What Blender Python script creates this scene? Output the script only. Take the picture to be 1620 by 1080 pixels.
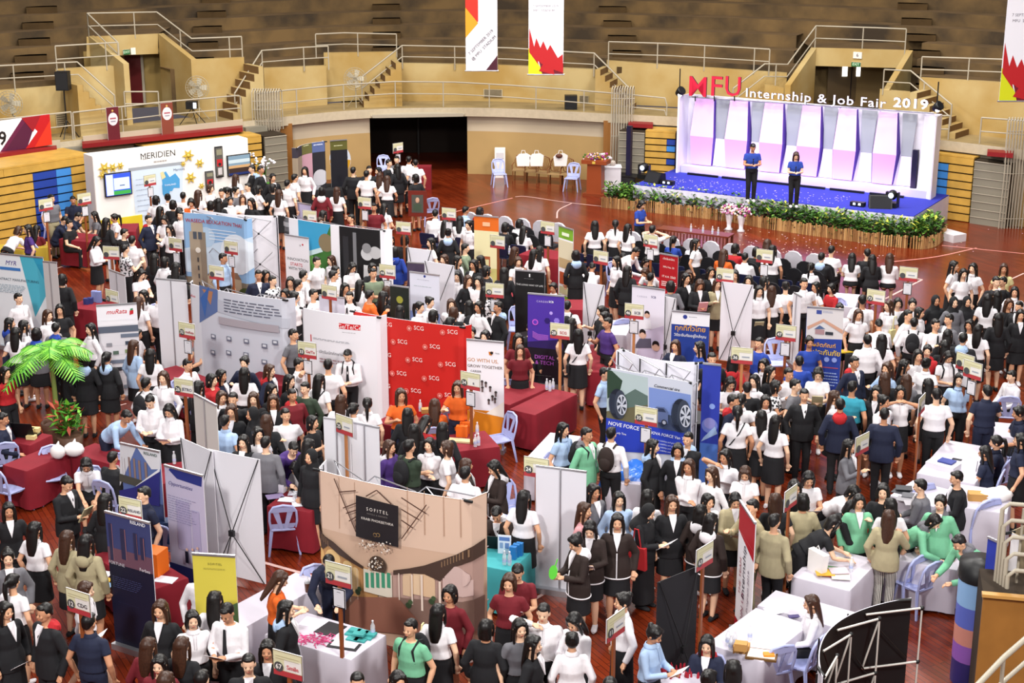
import bpy, bmesh, math, random
from mathutils import Vector, Matrix, Euler
import numpy as np
S = bpy.context.scene
for o in list(bpy.data.objects): bpy.data.objects.remove(o)
COL = S.collection
PI = math.pi
def R(d): return math.radians(d)
# ---------------- camera, world, lamps, exposure
CH, F, PITCH = 10.6, 2500.0, R(17.1)
cam_d = bpy.data.cameras.new('camera'); cam = bpy.data.objects.new('camera', cam_d); COL.objects.link(cam)
cam.location = (0, 0, CH); cam.rotation_euler = (PI/2-PITCH, 0, 0)
cam_d.sensor_width = 36; cam_d.lens = F/1620*36; cam_d.clip_end = 300
S.camera = cam
S.view_settings.view_transform = 'Standard'; S.view_settings.look = 'None'
S.view_settings.exposure = 0.0; S.view_settings.gamma = 1.0; S.view_settings.use_curve_mapping = False
W = bpy.data.worlds.new('world'); S.world = W; W.use_nodes = True
W.node_tree.nodes['Background'].inputs[0].default_value = (0.86, 0.88, 1.0, 1)
W.node_tree.nodes['Background'].inputs[1].default_value = 0.30
def area(name, loc, size, power, color=(1,1,1), rot=(0,0,0), sy=None, spread=180):
    l = bpy.data.lights.new(name, 'AREA'); l.energy = power; l.color = color; l.size = size
    l.shape = 'RECTANGLE'; l.size_y = sy or size; l.spread = R(spread)
    o = bpy.data.objects.new(name, l); o.location = loc; o.rotation_euler = rot; COL.objects.link(o); return o
# rows of arena floodlights high above the court
for i, (x, y, p) in enumerate([(-7, 24, .8), (7, 24, .95), (-9, 36, 1.1), (0, 35, 1.15), (9, 36, 1.1), (-8, 45, 1.0), (1, 46, .8), (10, 45, .9)]):
    area('arena_light', (x, y, 15.5), 2.2, 1480*p, (1.0, .965, .91), (0, 0, 0))
area('arena_light', (0, 15, 15.5), 2.2, 900, (1, .97, .92))
for x in (-9, 9): area('arena_light', (x, 3, 15.5), 2.2, 3600, (1, .97, .93), (R(48), 0, R(-x*1.5)))  # assumed lamps on the camera side, added to brighten upright boards and faces
# warm lamps that wash the gallery wall
for x, y in [(-12, 40), (-4, 46), (6, 44), (14, 38)]:
    o = area('gallery_floodlight', (x, y, 12.5), 1.2, 170, (1.0, .85, .58), (R(62), 0, -math.atan2(x, 50)), spread=120)
# ---------------- pixel ray helpers (1620x1080 frame of the photograph)
cp, sp = math.cos(PITCH), math.sin(PITCH)
def ray(px, py):
    a = (px-810)/F; b = (540-py)/F
    return Vector((a, cp+b*sp, -sp+b*cp))
def P(px, py, z=0.0):
    r = ray(px, py); t = (z-CH)/r.z
    return Vector((r.x*t, r.y*t, z))
# ---------------- materials
MATS = {}
def mat(name, c=(.8,.8,.8), rough=.6, metal=0, emit=0, noise=0, nscale=8, spec=.4, alpha=1, trans=0, coat=0, var=None):
    if name in MATS: return MATS[name]
    m = bpy.data.materials.new(name); m.use_nodes = True; nt = m.node_tree
    b = nt.nodes['Principled BSDF']
    b.inputs['Base Color'].default_value = (*c, 1); b.inputs['Roughness'].default_value = rough
    b.inputs['Metallic'].default_value = metal; b.inputs['Specular IOR Level'].default_value = spec
    b.inputs['Transmission Weight'].default_value = trans; b.inputs['Alpha'].default_value = alpha
    b.inputs['Coat Weight'].default_value = coat
    if emit: b.inputs['Emission Color'].default_value = (*c, 1); b.inputs['Emission Strength'].default_value = emit
    if noise:
        tc = nt.nodes.new('ShaderNodeTexCoord'); n = nt.nodes.new('ShaderNodeTexNoise'); n.inputs['Scale'].default_value = nscale
        n.inputs['Detail'].default_value = 5
        mx = nt.nodes.new('ShaderNodeMix'); mx.data_type = 'RGBA'; mx.clamp_factor = True
        c2 = var or tuple(v*(1-noise) for v in c)
        mx.inputs[6].default_value = (*c, 1); mx.inputs[7].default_value = (*c2, 1)
        mr = nt.nodes.new('ShaderNodeMapRange'); mr.inputs[1].default_value = .35; mr.inputs[2].default_value = .65
        nt.links.new(tc.outputs['Object'], n.inputs['Vector']); nt.links.new(n.outputs[0], mr.inputs[0])
        nt.links.new(mr.outputs[0], mx.inputs[0]); nt.links.new(mx.outputs[2], b.inputs['Base Color'])
        bp = nt.nodes.new('ShaderNodeBump'); bp.inputs['Strength'].default_value = .15; bp.inputs['Distance'].default_value = .01
        nt.links.new(n.outputs[0], bp.inputs['Height']); nt.links.new(bp.outputs[0], b.inputs['Normal'])
    MATS[name] = m; return m
def hexc(h):
    h = h.lstrip('#'); h = h if len(h) == 6 else ''.join(c+c for c in h); v = [int(h[i:i+2], 16)/255 for i in (0, 2, 4)]
    return tuple((x/12.92 if x <= .04045 else ((x+.055)/1.055)**2.4) for x in v)
def hm(h, rough=.6, **k):
    return mat('paint_'+h.lstrip('#')+('' if not k else '_'+'_'.join(f'{a}{b}' for a, b in k.items())), hexc(h), rough, **k)
# ---------------- mesh builder
class MB:
    def __init__(s): s.v = []; s.f = []; s.m = []; s.mats = []; s.sm = []
    def mi(s, m):
        if m not in s.mats: s.mats.append(m)
        return s.mats.index(m)
    def add(s, vs, fs, m, smooth=False):
        k = len(s.v); s.v += [tuple(v) for v in vs]; i = s.mi(m)
        for f in fs: s.f.append([k+j for j in f]); s.m.append(i); s.sm.append(smooth)
        return s
    def box(s, c, d, m, rz=0, rx=0, ry=0, taper=1):
        M = Matrix.Translation(Vector(c)) @ Euler((rx, ry, rz)).to_matrix().to_4x4()
        vs = []
        for z in (-1, 1):
            k = taper if z > 0 else 1
            for x, y in ((-1,-1),(1,-1),(1,1),(-1,1)): vs.append(M @ Vector((x*d[0]/2*k, y*d[1]/2*k, z*d[2]/2)))
        return s.add(vs, [(3,2,1,0),(4,5,6,7),(0,1,5,4),(1,2,6,5),(2,3,7,6),(3,0,4,7)], m)
    def poly(s, pts, m): return s.add(pts, [list(range(len(pts)))], m)
    def prism(s, pts, d, m, m2=None):
        # pts: 3D ring; d: extrusion vector
        n = len(pts); d = Vector(d); a = [Vector(p) for p in pts]; b = [p+d for p in a]
        s.add(a+b, [list(range(n-1,-1,-1)), list(range(n, 2*n))], m)
        s.add(a+b, [(i, (i+1) % n, n+(i+1) % n, n+i) for i in range(n)], m2 or m); return s
    def tube(s, pts, r, m, n=8, closed=False, cap=True):
        pts = [Vector(p) for p in pts]; N = len(pts); rs = r if isinstance(r, (list, tuple)) else [r]*N
        vs = []; up = None
        for i, p in enumerate(pts):
            a = pts[i-1] if (i > 0 or closed) else p; b = pts[(i+1) % N] if (i < N-1 or closed) else p
            t = (b-a).normalized()
            if up is None: up = Vector((0,0,1)) if abs(t.z) < .9 else Vector((1,0,0))
            u = t.cross(up)
            if u.length < 1e-4: u = t.orthogonal()
            u.normalize(); w = u.cross(t); up = w
            for k in range(n):
                a_ = 2*PI*k/n; vs.append(p+(u*math.cos(a_)+w*math.sin(a_))*rs[i])
        fs = []
        for i in range(N if closed else N-1):
            j = (i+1) % N
            for k in range(n): fs.append((i*n+k, i*n+(k+1) % n, j*n+(k+1) % n, j*n+k))
        s.add(vs, fs, m, n > 5)
        if cap and not closed: s.add(vs[:n]+vs[-n:], [list(range(n)), list(range(2*n-1, n-1, -1))], m)
        return s
    def lathe(s, prof, m, n=16, c=(0,0,0), sx=1, sy=1, cap=True):
        vs = []
        for r, z in prof:
            for k in range(n):
                a = 2*PI*k/n; vs.append((c[0]+r*math.cos(a)*sx, c[1]+r*math.sin(a)*sy, c[2]+z))
        fs = [(i*n+k, i*n+(k+1) % n, (i+1)*n+(k+1) % n, (i+1)*n+k) for i in range(len(prof)-1) for k in range(n)]
        s.add(vs, fs, m, True)
        if cap: s.add(vs[:n]+vs[-n:], [list(range(n-1,-1,-1)), list(range(n, 2*n))], m)
        return s
    def ball(s, c, r, m, n=10, k=7):
        r = r if isinstance(r, (list, tuple)) else (r, r, r)
        vs = [(c[0]+r[0]*math.sin(PI*i/k)*math.cos(2*PI*j/n), c[1]+r[1]*math.sin(PI*i/k)*math.sin(2*PI*j/n), c[2]+r[2]*math.cos(PI*i/k)) for i in range(1, k) for j in range(n)]
        top = len(vs); vs += [(c[0], c[1], c[2]+r[2]), (c[0], c[1], c[2]-r[2])]
        fs = [(i*n+j, (i+1)*n+j, (i+1)*n+(j+1) % n, i*n+(j+1) % n) for i in range(k-2) for j in range(n)]
        fs += [(top, j, (j+1) % n) for j in range(n)] + [(top+1, (k-2)*n+(j+1) % n, (k-2)*n+j) for j in range(n)]
        return s.add(vs, fs, m, True)
    def mesh(s, name):
        me = bpy.data.meshes.new(name); me.from_pydata(s.v, [], s.f)
        for m in s.mats: me.materials.append(m)
        me.polygons.foreach_set('material_index', s.m); me.polygons.foreach_set('use_smooth', s.sm); me.update(); return me
    def build(s, name, parent=None, loc=(0,0,0), rz=0):
        o = bpy.data.objects.new(name, s.mesh(name)); COL.objects.link(o)
        o.location = loc; o.rotation_euler = (0, 0, rz)
        if parent: o.parent = parent
        return o
def tag(o, label, cat, group=None, kind=None):
    if label: o['label'] = label
    if cat: o['category'] = cat
    if group: o['group'] = group
    if kind: o['kind'] = kind
    return o
def struct(o): o['kind'] = 'structure'; return o
def thing(name, label, cat, loc=(0,0,0), rz=0, group=None):
    o = bpy.data.objects.new(name, None); COL.objects.link(o); o.location = loc; o.rotation_euler = (0,0,rz)
    o.empty_display_size = .1
    return tag(o, label, cat, group)
def dup(root, loc, rz=0, label=None, group=None, scale=None):
    r = root.copy(); COL.objects.link(r); r.location = loc; r.rotation_euler = (0,0,rz)
    if label: r['label'] = label
    if group: r['group'] = group
    if scale: r.scale = scale
    for ch in KIDS.get(root.name) or list(root.children):
        c = ch.copy(); COL.objects.link(c); c.parent = r
        for g in list(ch.children):
            d = g.copy(); COL.objects.link(d); d.parent = c
    return r
KIDS = {}
# text -> triangles in 2D
TC = {}
def text2d(body, size=1, align='CENTER', bold=0, shear=0, sp=1):
    key = (body, align, bold, shear, sp)
    if key not in TC:
        c = bpy.data.curves.new('t', 'FONT'); c.body = body; c.size = 1; c.align_x = align; c.align_y = 'CENTER'
        c.resolution_u = 2; c.offset = bold; c.shear = shear; c.space_character = sp
        o = bpy.data.objects.new('t', c); me = bpy.data.meshes.new_from_object(o)
        TC[key] = ([(v.co.x, v.co.y) for v in me.vertices], [list(p.vertices) for p in me.polygons])
        bpy.data.objects.remove(o); bpy.data.curves.remove(c); bpy.data.meshes.remove(me)
    v, f = TC[key]
    return [(x*size, y*size) for x, y in v], f
def crom(pts, n=8):
    out = []
    q = [2*Vector(pts[0])-Vector(pts[1])]+[Vector(p) for p in pts]+[2*Vector(pts[-1])-Vector(pts[-2])]
    for i in range(1, len(q)-2):
        a, b, c, d = q[i-1:i+3]
        for k in range(n):
            t = k/n; out.append(.5*((2*b)+(c-a)*t+(2*a-5*b+4*c-d)*t*t+(3*b-a-3*c+d)*t**3))
    out.append(q[-2]); return out
# ================= SETTING
def floor_mat():
    m = bpy.data.materials.new('court_parquet'); m.use_nodes = True; nt = m.node_tree; b = nt.nodes['Principled BSDF']
    tc = nt.nodes.new('ShaderNodeTexCoord'); mp = nt.nodes.new('ShaderNodeMapping'); mp.inputs['Rotation'].default_value = (0,0,R(62))
    br = nt.nodes.new('ShaderNodeTexBrick'); br.inputs['Scale'].default_value = 1.0
    br.inputs['Color1'].default_value = (*hexc('#7a2e14'),1); br.inputs['Color2'].default_value = (*hexc('#61200c'),1)
    br.inputs['Mortar'].default_value = (*hexc('#4a1808'),1); br.inputs['Mortar Size'].default_value = .006
    br.inputs['Brick Width'].default_value = .9; br.inputs['Row Height'].default_value = .09; br.offset = .37
    n = nt.nodes.new('ShaderNodeTexNoise'); n.inputs['Scale'].default_value = .6; n.inputs['Detail'].default_value = 6
    mx = nt.nodes.new('ShaderNodeMix'); mx.data_type = 'RGBA'; mx.blend_type = 'MULTIPLY'; mx.inputs[0].default_value = .5
    cr = nt.nodes.new('ShaderNodeValToRGB'); cr.color_ramp.elements[0].position = .35; cr.color_ramp.elements[0].color = (.55,.5,.5,1)
    cr.color_ramp.elements[1].position = .65; cr.color_ramp.elements[1].color = (1.15,1.05,1,1)
    L = nt.links.new
    L(tc.outputs['Object'], mp.inputs[0]); L(mp.outputs[0], br.inputs[0]); L(tc.outputs['Object'], n.inputs[0]); L(n.outputs[0], cr.inputs[0])
    L(br.outputs[0], mx.inputs[6]); L(cr.outputs[0], mx.inputs[7]); L(mx.outputs[2], b.inputs['Base Color'])
    b.inputs['Roughness'].default_value = .22; b.inputs['Specular IOR Level'].default_value = .4
    return m
m_floor = floor_mat()
struct(MB().add([(-34,-2,0),(34,-2,0),(34,75,0),(-34,75,0)], [(0,1,2,3)], m_floor).build('floor'))
cream = mat('cream_gallery_paint', hexc('#b5a070'), .8, noise=.22, nscale=.5, var=hexc('#a08145'))
def dado_mat():
    m = bpy.data.materials.new('two_tone_wall_paint'); m.use_nodes = True; nt = m.node_tree; b = nt.nodes['Principled BSDF']
    tc = nt.nodes.new('ShaderNodeTexCoord'); s = nt.nodes.new('ShaderNodeSeparateXYZ'); g = nt.nodes.new('ShaderNodeMath'); g.operation = 'GREATER_THAN'; g.inputs[1].default_value = 1.5
    n = nt.nodes.new('ShaderNodeTexNoise'); n.inputs['Scale'].default_value = .7
    mx = nt.nodes.new('ShaderNodeMix'); mx.data_type = 'RGBA'; mx.inputs[6].default_value = (*hexc('#b59560'),1); mx.inputs[7].default_value = (*hexc('#c4b49c'),1)
    m2 = nt.nodes.new('ShaderNodeMix'); m2.data_type = 'RGBA'; m2.blend_type = 'MULTIPLY'; m2.inputs[0].default_value = .35
    L = nt.links.new; L(tc.outputs['Object'], s.inputs[0]); L(s.outputs[2], g.inputs[0]); L(g.outputs[0], mx.inputs[0]); L(tc.outputs['Object'], n.inputs[0])
    L(mx.outputs[2], m2.inputs[6]); L(n.outputs[0], m2.inputs[7]); L(m2.outputs[2], b.inputs['Base Color']); b.inputs['Roughness'].default_value = .75
    return m
m_dado = dado_mat()
conc = mat('weathered_terrace_concrete', hexc('#6a5332'), .9, noise=.5, nscale=.7, var=hexc('#352a1d'))
conc_top = mat('terrace_tread_concrete', hexc('#6a5232'), .9, noise=.3, nscale=1.2)
rail_m = mat('cream_rail_paint', hexc('#a59c8b'), .45)
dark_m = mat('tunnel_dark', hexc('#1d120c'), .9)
red_m = mat('maroon_bench_paint', hexc('#7d1216'), .5)
grey_step = mat('grey_carpet_step', hexc('#7c7668'), .9)
CV = crom([(-30,20,0),(-24,32,0),(-19.5,39,0),(-15.8,43.8,0),(-12.9,46.8,0),(-8.8,50.0,0),(-5.6,52.3,0),(-2.8,53.0,0),(0,52.8,0),(3,51.8,0),(6.5,50.6,0),(10,48.8,0),(13.7,46,0),(18,42,0),(23,35,0),(28,24,0)], 24)
CV = [Vector((p.x*1.024, p.y*1.024, 0)) for p in CV]
def offc(off):
    out = []
    for i, p in enumerate(CV):
        a = CV[max(0,i-1)]; b = CV[min(len(CV)-1,i+1)]; t = (b-a).normalized(); out.append(p+Vector((-t.y, t.x, 0))*off)
    return out
OC = {}
def hit(px, off, py=540):
    """world xy where the view direction through px meets the gallery curve offset outward by off"""
    if off not in OC: OC[off] = offc(off)
    c = OC[off]; r = ray(px, py); d = Vector((r.x, r.y)).normalized()
    for i in range(len(c)-1):
        a, b = c[i], c[i+1]
        ca = d.x*a.y-d.y*a.x; cb = d.x*b.y-d.y*b.x
        if ca*cb <= 0 and a.y > 0:
            t = ca/(ca-cb); return Vector((a.x+(b.x-a.x)*t, a.y+(b.y-a.y)*t, 0))
    return Vector((0,50,0))
def G(px, py, off):
    h = hit(px, off, py); r = ray(px, py); t = h.y/r.y
    return Vector((h.x, h.y, CH+r.z*t))
def curvepts(off, i0=0, i1=None): return offc(off)[i0:i1]
def ribbon(mb, pts, z0, z1, m):   # vertical strip along pts
    n = len(pts); vs = [(p.x,p.y,z0) for p in pts]+[(p.x,p.y,z1) for p in pts]
    mb.add(vs, [(i,i+1,n+i+1,n+i) for i in range(n-1)], m)
def deck(mb, a, b, z, m):
    n = len(a); vs = [(p.x,p.y,z) for p in a]+[(p.x,p.y,z) for p in b]
    mb.add(vs, [(i,i+1,n+i+1,n+i) for i in range(n-1)], m)
ZG = 2.34
# lower wall with the wide dark doorway
dl, dr = hit(594, 0), hit(742, 0)
left = [p for p in curvepts(0) if p.x < dl.x]+[dl]; right = [dr]+[p for p in curvepts(0) if p.x > dr.x]
w = MB(); ribbon(w, left, 0, ZG-.28, m_dado); ribbon(w, right, 0, ZG-.28, m_dado)
zt = G(668, 181, 0).z; ribbon(w, [dl, dr], zt, ZG-.28, m_dado)
for p in (dl, dr):
    q = p+(p-Vector((0,0,0))).normalized()*4; w.add([(p.x,p.y,0),(q.x,q.y,0),(q.x,q.y,zt),(p.x,p.y,zt)], [(0,1,2,3)], m_dado)
struct(w.build('wall_back'))
a, b = dl*1.08, dr*1.08
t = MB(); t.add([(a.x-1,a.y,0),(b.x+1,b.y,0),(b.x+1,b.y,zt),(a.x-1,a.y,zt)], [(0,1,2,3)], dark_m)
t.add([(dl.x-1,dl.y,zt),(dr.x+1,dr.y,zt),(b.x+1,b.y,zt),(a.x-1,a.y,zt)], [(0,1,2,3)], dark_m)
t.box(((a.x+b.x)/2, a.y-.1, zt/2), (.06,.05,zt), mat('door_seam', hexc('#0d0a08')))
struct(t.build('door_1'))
t = MB(); t.add([(dl.x+.1,dl.y-.32,zt+.02),(dr.x-.1,dr.y-.32,zt+.02),(dr.x,dr.y+.05,zt+.16),(dl.x,dl.y+.05,zt+.16)], [(0,1,2,3)], rail_m)
t.box(((dl.x+dr.x)/2,(dl.y+dr.y)/2-.3,zt+.03),(3.1,.1,.1), rail_m, rz=math.atan2(dr.y-dl.y,dr.x-dl.x))
struct(t.build('trim_1'))
# gallery slab
g = MB(); deck(g, curvepts(-.22), curvepts(1.6), ZG, mat('gallery_floor_screed', hexc('#9c865a'), .8, noise=.3, nscale=1))
ribbon(g, curvepts(-.22), ZG-.3, ZG, mat('slab_edge_paint', hexc('#b8aa92'), .8, noise=.1)); deck(g, curvepts(-.22), curvepts(0), ZG-.3, m_dado)
struct(g.build('floor_gallery'))
# terraces behind the upper wall
NT = 13; t = MB()
for i in range(NT):
    o0 = 2.4+.86*i; z = 3.42+.42*i
    a_, b_ = curvepts(o0), curvepts(o0+.86)
    runs = [(0, len(a_))]
    if i < 3:
        def inp(p): px = 810+F*p.x/(p.y*cp+(CH-4)*sp); return 128 < px < 262 or 1262 < px < 1448
        runs = []; k = 0
        while k < len(a_):
            if inp(a_[k]): k += 1; continue
            j = k
            while j < len(a_) and not inp(a_[j]): j += 1
            runs.append((k, j)); k = j
    for k, j in runs: ribbon(t, a_[k:j], z if i else ZG, z+.42, conc); deck(t, a_[k:j], b_[k:j], z+.42, conc_top)
    if i == 3:
        ribbon(t, a_, ZG, z, conc)
ribbon(t, curvepts(2.4+.86*NT), 3, 14, conc)
struct(t.build('wall_terraces'))
# aisle steps on the terraces
for k, px in enumerate((30, 305, 612, 1000, 1480)):
    t = MB()
    for i in range(NT):
        for h in (0, 1):
            o0 = 2.4+.86*i-.43; p = hit(px-(8 if k in (3,4) else -8)*i*(1 if k != 2 else 0), o0+.22, 60)
            d = math.atan2(p.x, p.y)
            t.box((p.x, p.y, 3.42+.42*i+.105), (1.0, .43, .21), conc_top, rz=-d*1.0)
        p2 = p
    struct(t.build('stair_aisle'))
# solid upper gallery walls traced in spans, 0.25 m thick
def span(mb, x0, x1, y0, y1, off, m=cream, zb=ZG, th=.25, n=8):
    pts = [];
    for i in range(n+1):
        u = i/n; px = x0+(x1-x0)*u; q = G(px, y0+(y1-y0)*u, off); pts.append(q)
    bk = [p+Vector((p.x,p.y,0)).normalized()*th for p in pts]
    for i in range(n):
        a, b, c, d = pts[i], pts[i+1], bk[i+1], bk[i]
        vs = [(a.x,a.y,zb),(b.x,b.y,zb),(c.x,c.y,zb),(d.x,d.y,zb),a,b,c,d]
        mb.add(vs, [(0,1,5,4),(4,5,6,7),(1,2,6,5),(3,0,4,7),(2,3,7,6)], m)
UO = 1.3
w = MB()
for s in [(-260,122,164,134,UO),(88,197,110,103,1.9),(302,386,95,91,UO),(417,516,108,104,UO),(512,628,84,82,1.9),(632,790,100,103,UO),(790,942,103,110,UO),(960,1245,96,116,1.9),(1210,1240,133,140,UO),(1392,1440,142,146,UO),(1455,1900,123,150,UO)]: span(w, *s)
struct(w.build('wall_gallery'))
# portals (vomitory entries)
def portal(name, xl, xr, ytl, ytr, ybl, ybr, wing_l, wing_r, door_px, m_in):
    w = MB(); dep = 2.4
    # wings: sloping parapets running from the upper corners forward and down
    for (x0,y0),(x1,y1) in (wing_l, wing_r):
        a = G(x0, y0, 3.3); b = G(x1, y1, 1.3)
        for s, q in ((0,a),(1,b)): pass
        dd = (Vector((b.x,b.y,0))-Vector((a.x,a.y,0))).normalized(); nn = Vector((-dd.y, dd.x, 0))*.2
        vs = [(a.x,a.y,ZG),(b.x,b.y,ZG),b,a]; vs2 = [tuple(Vector(v)+nn) for v in vs]
        w.add(vs+vs2, [(0,1,2,3),(7,6,5,4),(3,2,6,7),(1,5,6,2),(0,3,7,4)], cream)
    # header
    a, b, c, d = G(xl,ytl,3.3), G(xr,ytr,3.3), G(xr,ybr,3.3), G(xl,ybl,3.3)
    w.add([a,b,c,d], [(0,1,2,3)], cream); back = Vector((0,.3,0))
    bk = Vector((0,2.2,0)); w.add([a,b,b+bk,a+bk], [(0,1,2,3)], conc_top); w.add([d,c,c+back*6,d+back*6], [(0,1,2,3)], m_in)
    struct(w.build(name))
    t = MB(); a2, b2 = c+back*5, d+back*5
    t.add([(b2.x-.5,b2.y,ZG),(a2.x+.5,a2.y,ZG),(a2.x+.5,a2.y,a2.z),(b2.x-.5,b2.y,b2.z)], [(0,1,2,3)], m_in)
    return t, a2, b2
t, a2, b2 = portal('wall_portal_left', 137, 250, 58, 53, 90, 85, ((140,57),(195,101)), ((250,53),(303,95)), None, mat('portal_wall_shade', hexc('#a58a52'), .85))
p = b2.lerp(a2, .44); t.box((p.x, p.y-.03, 3.5), (.75,.05,2.0), mat('oxblood_door', hexc('#5a1014'), .5)); t.box((p.x+.42, p.y-.04, 3.5), (.08,.06,2.0), rail_m)
struct(t.build('door_2'))
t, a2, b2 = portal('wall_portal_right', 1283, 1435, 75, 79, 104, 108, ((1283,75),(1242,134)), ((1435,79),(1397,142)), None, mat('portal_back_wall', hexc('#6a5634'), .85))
p = b2.lerp(a2, .53); dm = mat('brown_metal_door', hexc('#4c3c26'), .4); zt2 = min(a2.z,b2.z)
t.box((p.x, p.y-.04, 3.4), (1.6,.06,1.75), dm); t.box((p.x, p.y-.08, 3.4), (.03,.04,1.75), dark_m)
for dx in (-.24, .24): t.box((p.x+dx, p.y-.1, 3.62), (.17,.03,.5), mat('daylit_door_pane', (1,.97,.9), .3, emit=3.0))
struct(t.build('door_3'))
# stairs between gallery walk and terraces: (px,py) run of nosing, from low to high
def stairs(pts, off0, off1, n=7):
    t = MB(); (x0,y0),(x1,y1) = pts
    a = hit(x0, off0, y0); b = hit(x1, off1, y1); za = ZG; zb = G(x1, y1, off1).z
    d = (b-a); L = d.length; dn = d.normalized(); nn = Vector((-dn.y, dn.x, 0))
    if nn.y < 0: nn = -nn
    for i in range(n):
        c = a+d*((i+.5)/n)+nn*.5; h = (zb-za)*(i+1)/n
        t.box((c.x,c.y,ZG+h/2), (L/n+.002, 1.0, h), conc_top if i % 1 else cream, rz=math.atan2(dn.y,dn.x))
        c2 = a+d*(i/n)+nn*.5-dn*.004
        t.box((c2.x,c2.y,ZG+h-(zb-za)/n/2), (.008, 1.0, (zb-za)/n), mat('stair_riser_brown', hexc('#6b4f2c'), .9), rz=math.atan2(dn.y,dn.x))  # riser faces a darker brown than the cream steps
    struct(t.build('stair_gallery'))
stairs(((186,172),(122,135)), .2, .2); stairs(((368,165),(416,105)), .2, .2); stairs(((575,140),(635,100)), .2, .2)
stairs(((995,158),(942,110)), .2, .2); stairs(((1512,205),(1440,146)), .2, .2)
# --- railings: every run one thing (posts and rails are one welded frame)
rail_names = []
def rail(label, pts, off, h=.85, zf=None, step=1.4, mid=True, ends=True, r=.026):
    """pts: pixels of the top rail"""
    top = []
    for i in range(len(pts)-1):
        (x0,y0),(x1,y1) = pts[i], pts[i+1]; n = max(1, int(abs(x1-x0)/18))
        o0 = off[i] if isinstance(off, list) else off; o1 = off[i+1] if isinstance(off, list) else off
        for k in range(n): u = k/n; top.append(G(x0+(x1-x0)*u, y0+(y1-y0)*u, round(o0+(o1-o0)*u, 3)))
    top.append(G(*pts[-1], off[-1] if isinstance(off, list) else off))
    root = thing('guard_railing', label, 'railing', (top[0].x, top[0].y, top[0].z-h), 0, 'cream metal railings of the gallery')
    L = [p-root.location for p in top]
    MB().tube(L, r, rail_m, 6).build('top_rail', root)
    if mid: MB().tube([p-Vector((0,0,h*.48)) for p in L], r*.8, rail_m, 6).build('mid_rail', root)
    last = None
    for i, p in enumerate(L):
        if last is None or (p-last).length > step or i == len(L)-1:
            MB().tube([p, p-Vector((0,0,h))], r*.9, rail_m, 6).build('post', root); last = p
    return root
rail('long curved cream railing along the gallery edge above the dark doorway', [(405,149),(450,143),(543,134),(625,129),(720,130),(810,135),(905,142),(1000,150),(1052,155),(1055,166)], -.05)
rail('cream railing behind the cardboard standees on the left gallery', [(115,178),(250,162),(377,151),(380,153)], -.05)
rail('short squared cream railing beside the red and white 9 banner', [(76,181),(112,177)], -.05)
rail('cream railing with banner, far left gallery edge', [(-200,205),(-60,195),(76,181)], -.05)
rail('cream railing on the lower left terrace wall, running down to the speaker', [(-200,118),(0,104),(122,98),(181,151)], [1.3,1.3,1.3,.45], h=.8)
rail('two bar cream railing left of the dark red portal door', [(87,73),(186,67),(187,68)], 1.9, h=.85)
rail('sloped cream railing crossing the left portal wing', [(138,21),(186,67)], [3.3,1.9], h=.8)
rail('upper cream railing crowning the left portal', [(138,21),(248,19),(303,61),(382,58)], [3.3,3.3,1.9,1.4], h=.85)
rail('cream stair railing rising to the wall left of the centre steps', [(371,148),(414,80),(480,75),(519,73)], [.45,1.25,1.25,1.25], h=.8)
rail('short cream railing on the raised wall above the standing fan', [(499,54),(545,52),(627,54)], 1.9, h=.8)
rail('cream stair railing rising behind the standing fan', [(572,122),(636,72),(740,74),(810,76),(900,82),(940,84),(996,140)], [.45,1.25,1.25,1.25,1.25,1.25,.45], h=.8)
rail('cream railing on the raised wall left of the red MFU letters', [(963,66),(1060,69),(1170,75),(1218,78)], 1.9, h=.85)
rail('cream railing climbing over the right portal, above door six', [(1160,140),(1210,101),(1246,102),(1291,41),(1385,44),(1434,46)], [.45,1.25,1.9,3.3,3.3,3.3], h=.85)
rail('cream railing descending the stairs right of the 2019 lettering', [(1399,110),(1441,112),(1506,166)], [1.3,1.3,.45], h=.8)
rail('cream railing on the terrace wall near the right hanging banner', [(1459,90),(1590,94),(1800,104)], 1.4, h=.8)
rail('short cream railing just right of the stage backdrop', [(1484,183),(1503,183)], -.05)
rail('cream railing at the gallery edge, far right', [(1553,186),(1620,191),(1800,200)], -.05)
rail('low cream handrail inside the dark red portal', [(196,145),(250,145)], 1.2, h=.8)
# maroon bench canopies hung under the gallery edge
def bench(label, pts, off=-.75, th=.13, dep=.5):
    top = []; (x0,y0),(x1,y1) = pts
    for k in range(9): top.append(G(x0+(x1-x0)*k/8, y0+(y1-y0)*k/8, off))
    o = top[0].copy(); m = MB()
    for i in range(8):
        a, b = top[i]-o, top[i+1]-o; n = Vector((top[i].x,top[i].y,0)).normalized()*dep
        vs = [a, b, b+n, a+n]; dz = Vector((0,0,th)); vs += [v-dz for v in vs]
        m.add(vs, [(0,1,2,3),(7,6,5,4),(4,5,1,0),(3,2,6,7),(0,3,7,4),(5,6,2,1)], red_m)
    tag(m.build('gallery_bench', loc=o), label, 'bench', 'maroon benches along the gallery')
bench('maroon bench below the red and white 9 banner', ((-200,262),(90,234)))
bench('long maroon bench under the small printed boards', ((130,228),(384,202)))
bench('short maroon bench left of the stage backdrop', ((994,195),(1033,197)))
bench('maroon bench at the far right of the gallery', ((1562,240),(1603,243)))
w = MB()
for s in [(-200,95,243,222,-.3),(131,384,216,189,-.3)]: span(w, *s, zb=ZG-.3, m=m_dado, th=.1)
struct(w.build('wall_parapet'))
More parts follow.
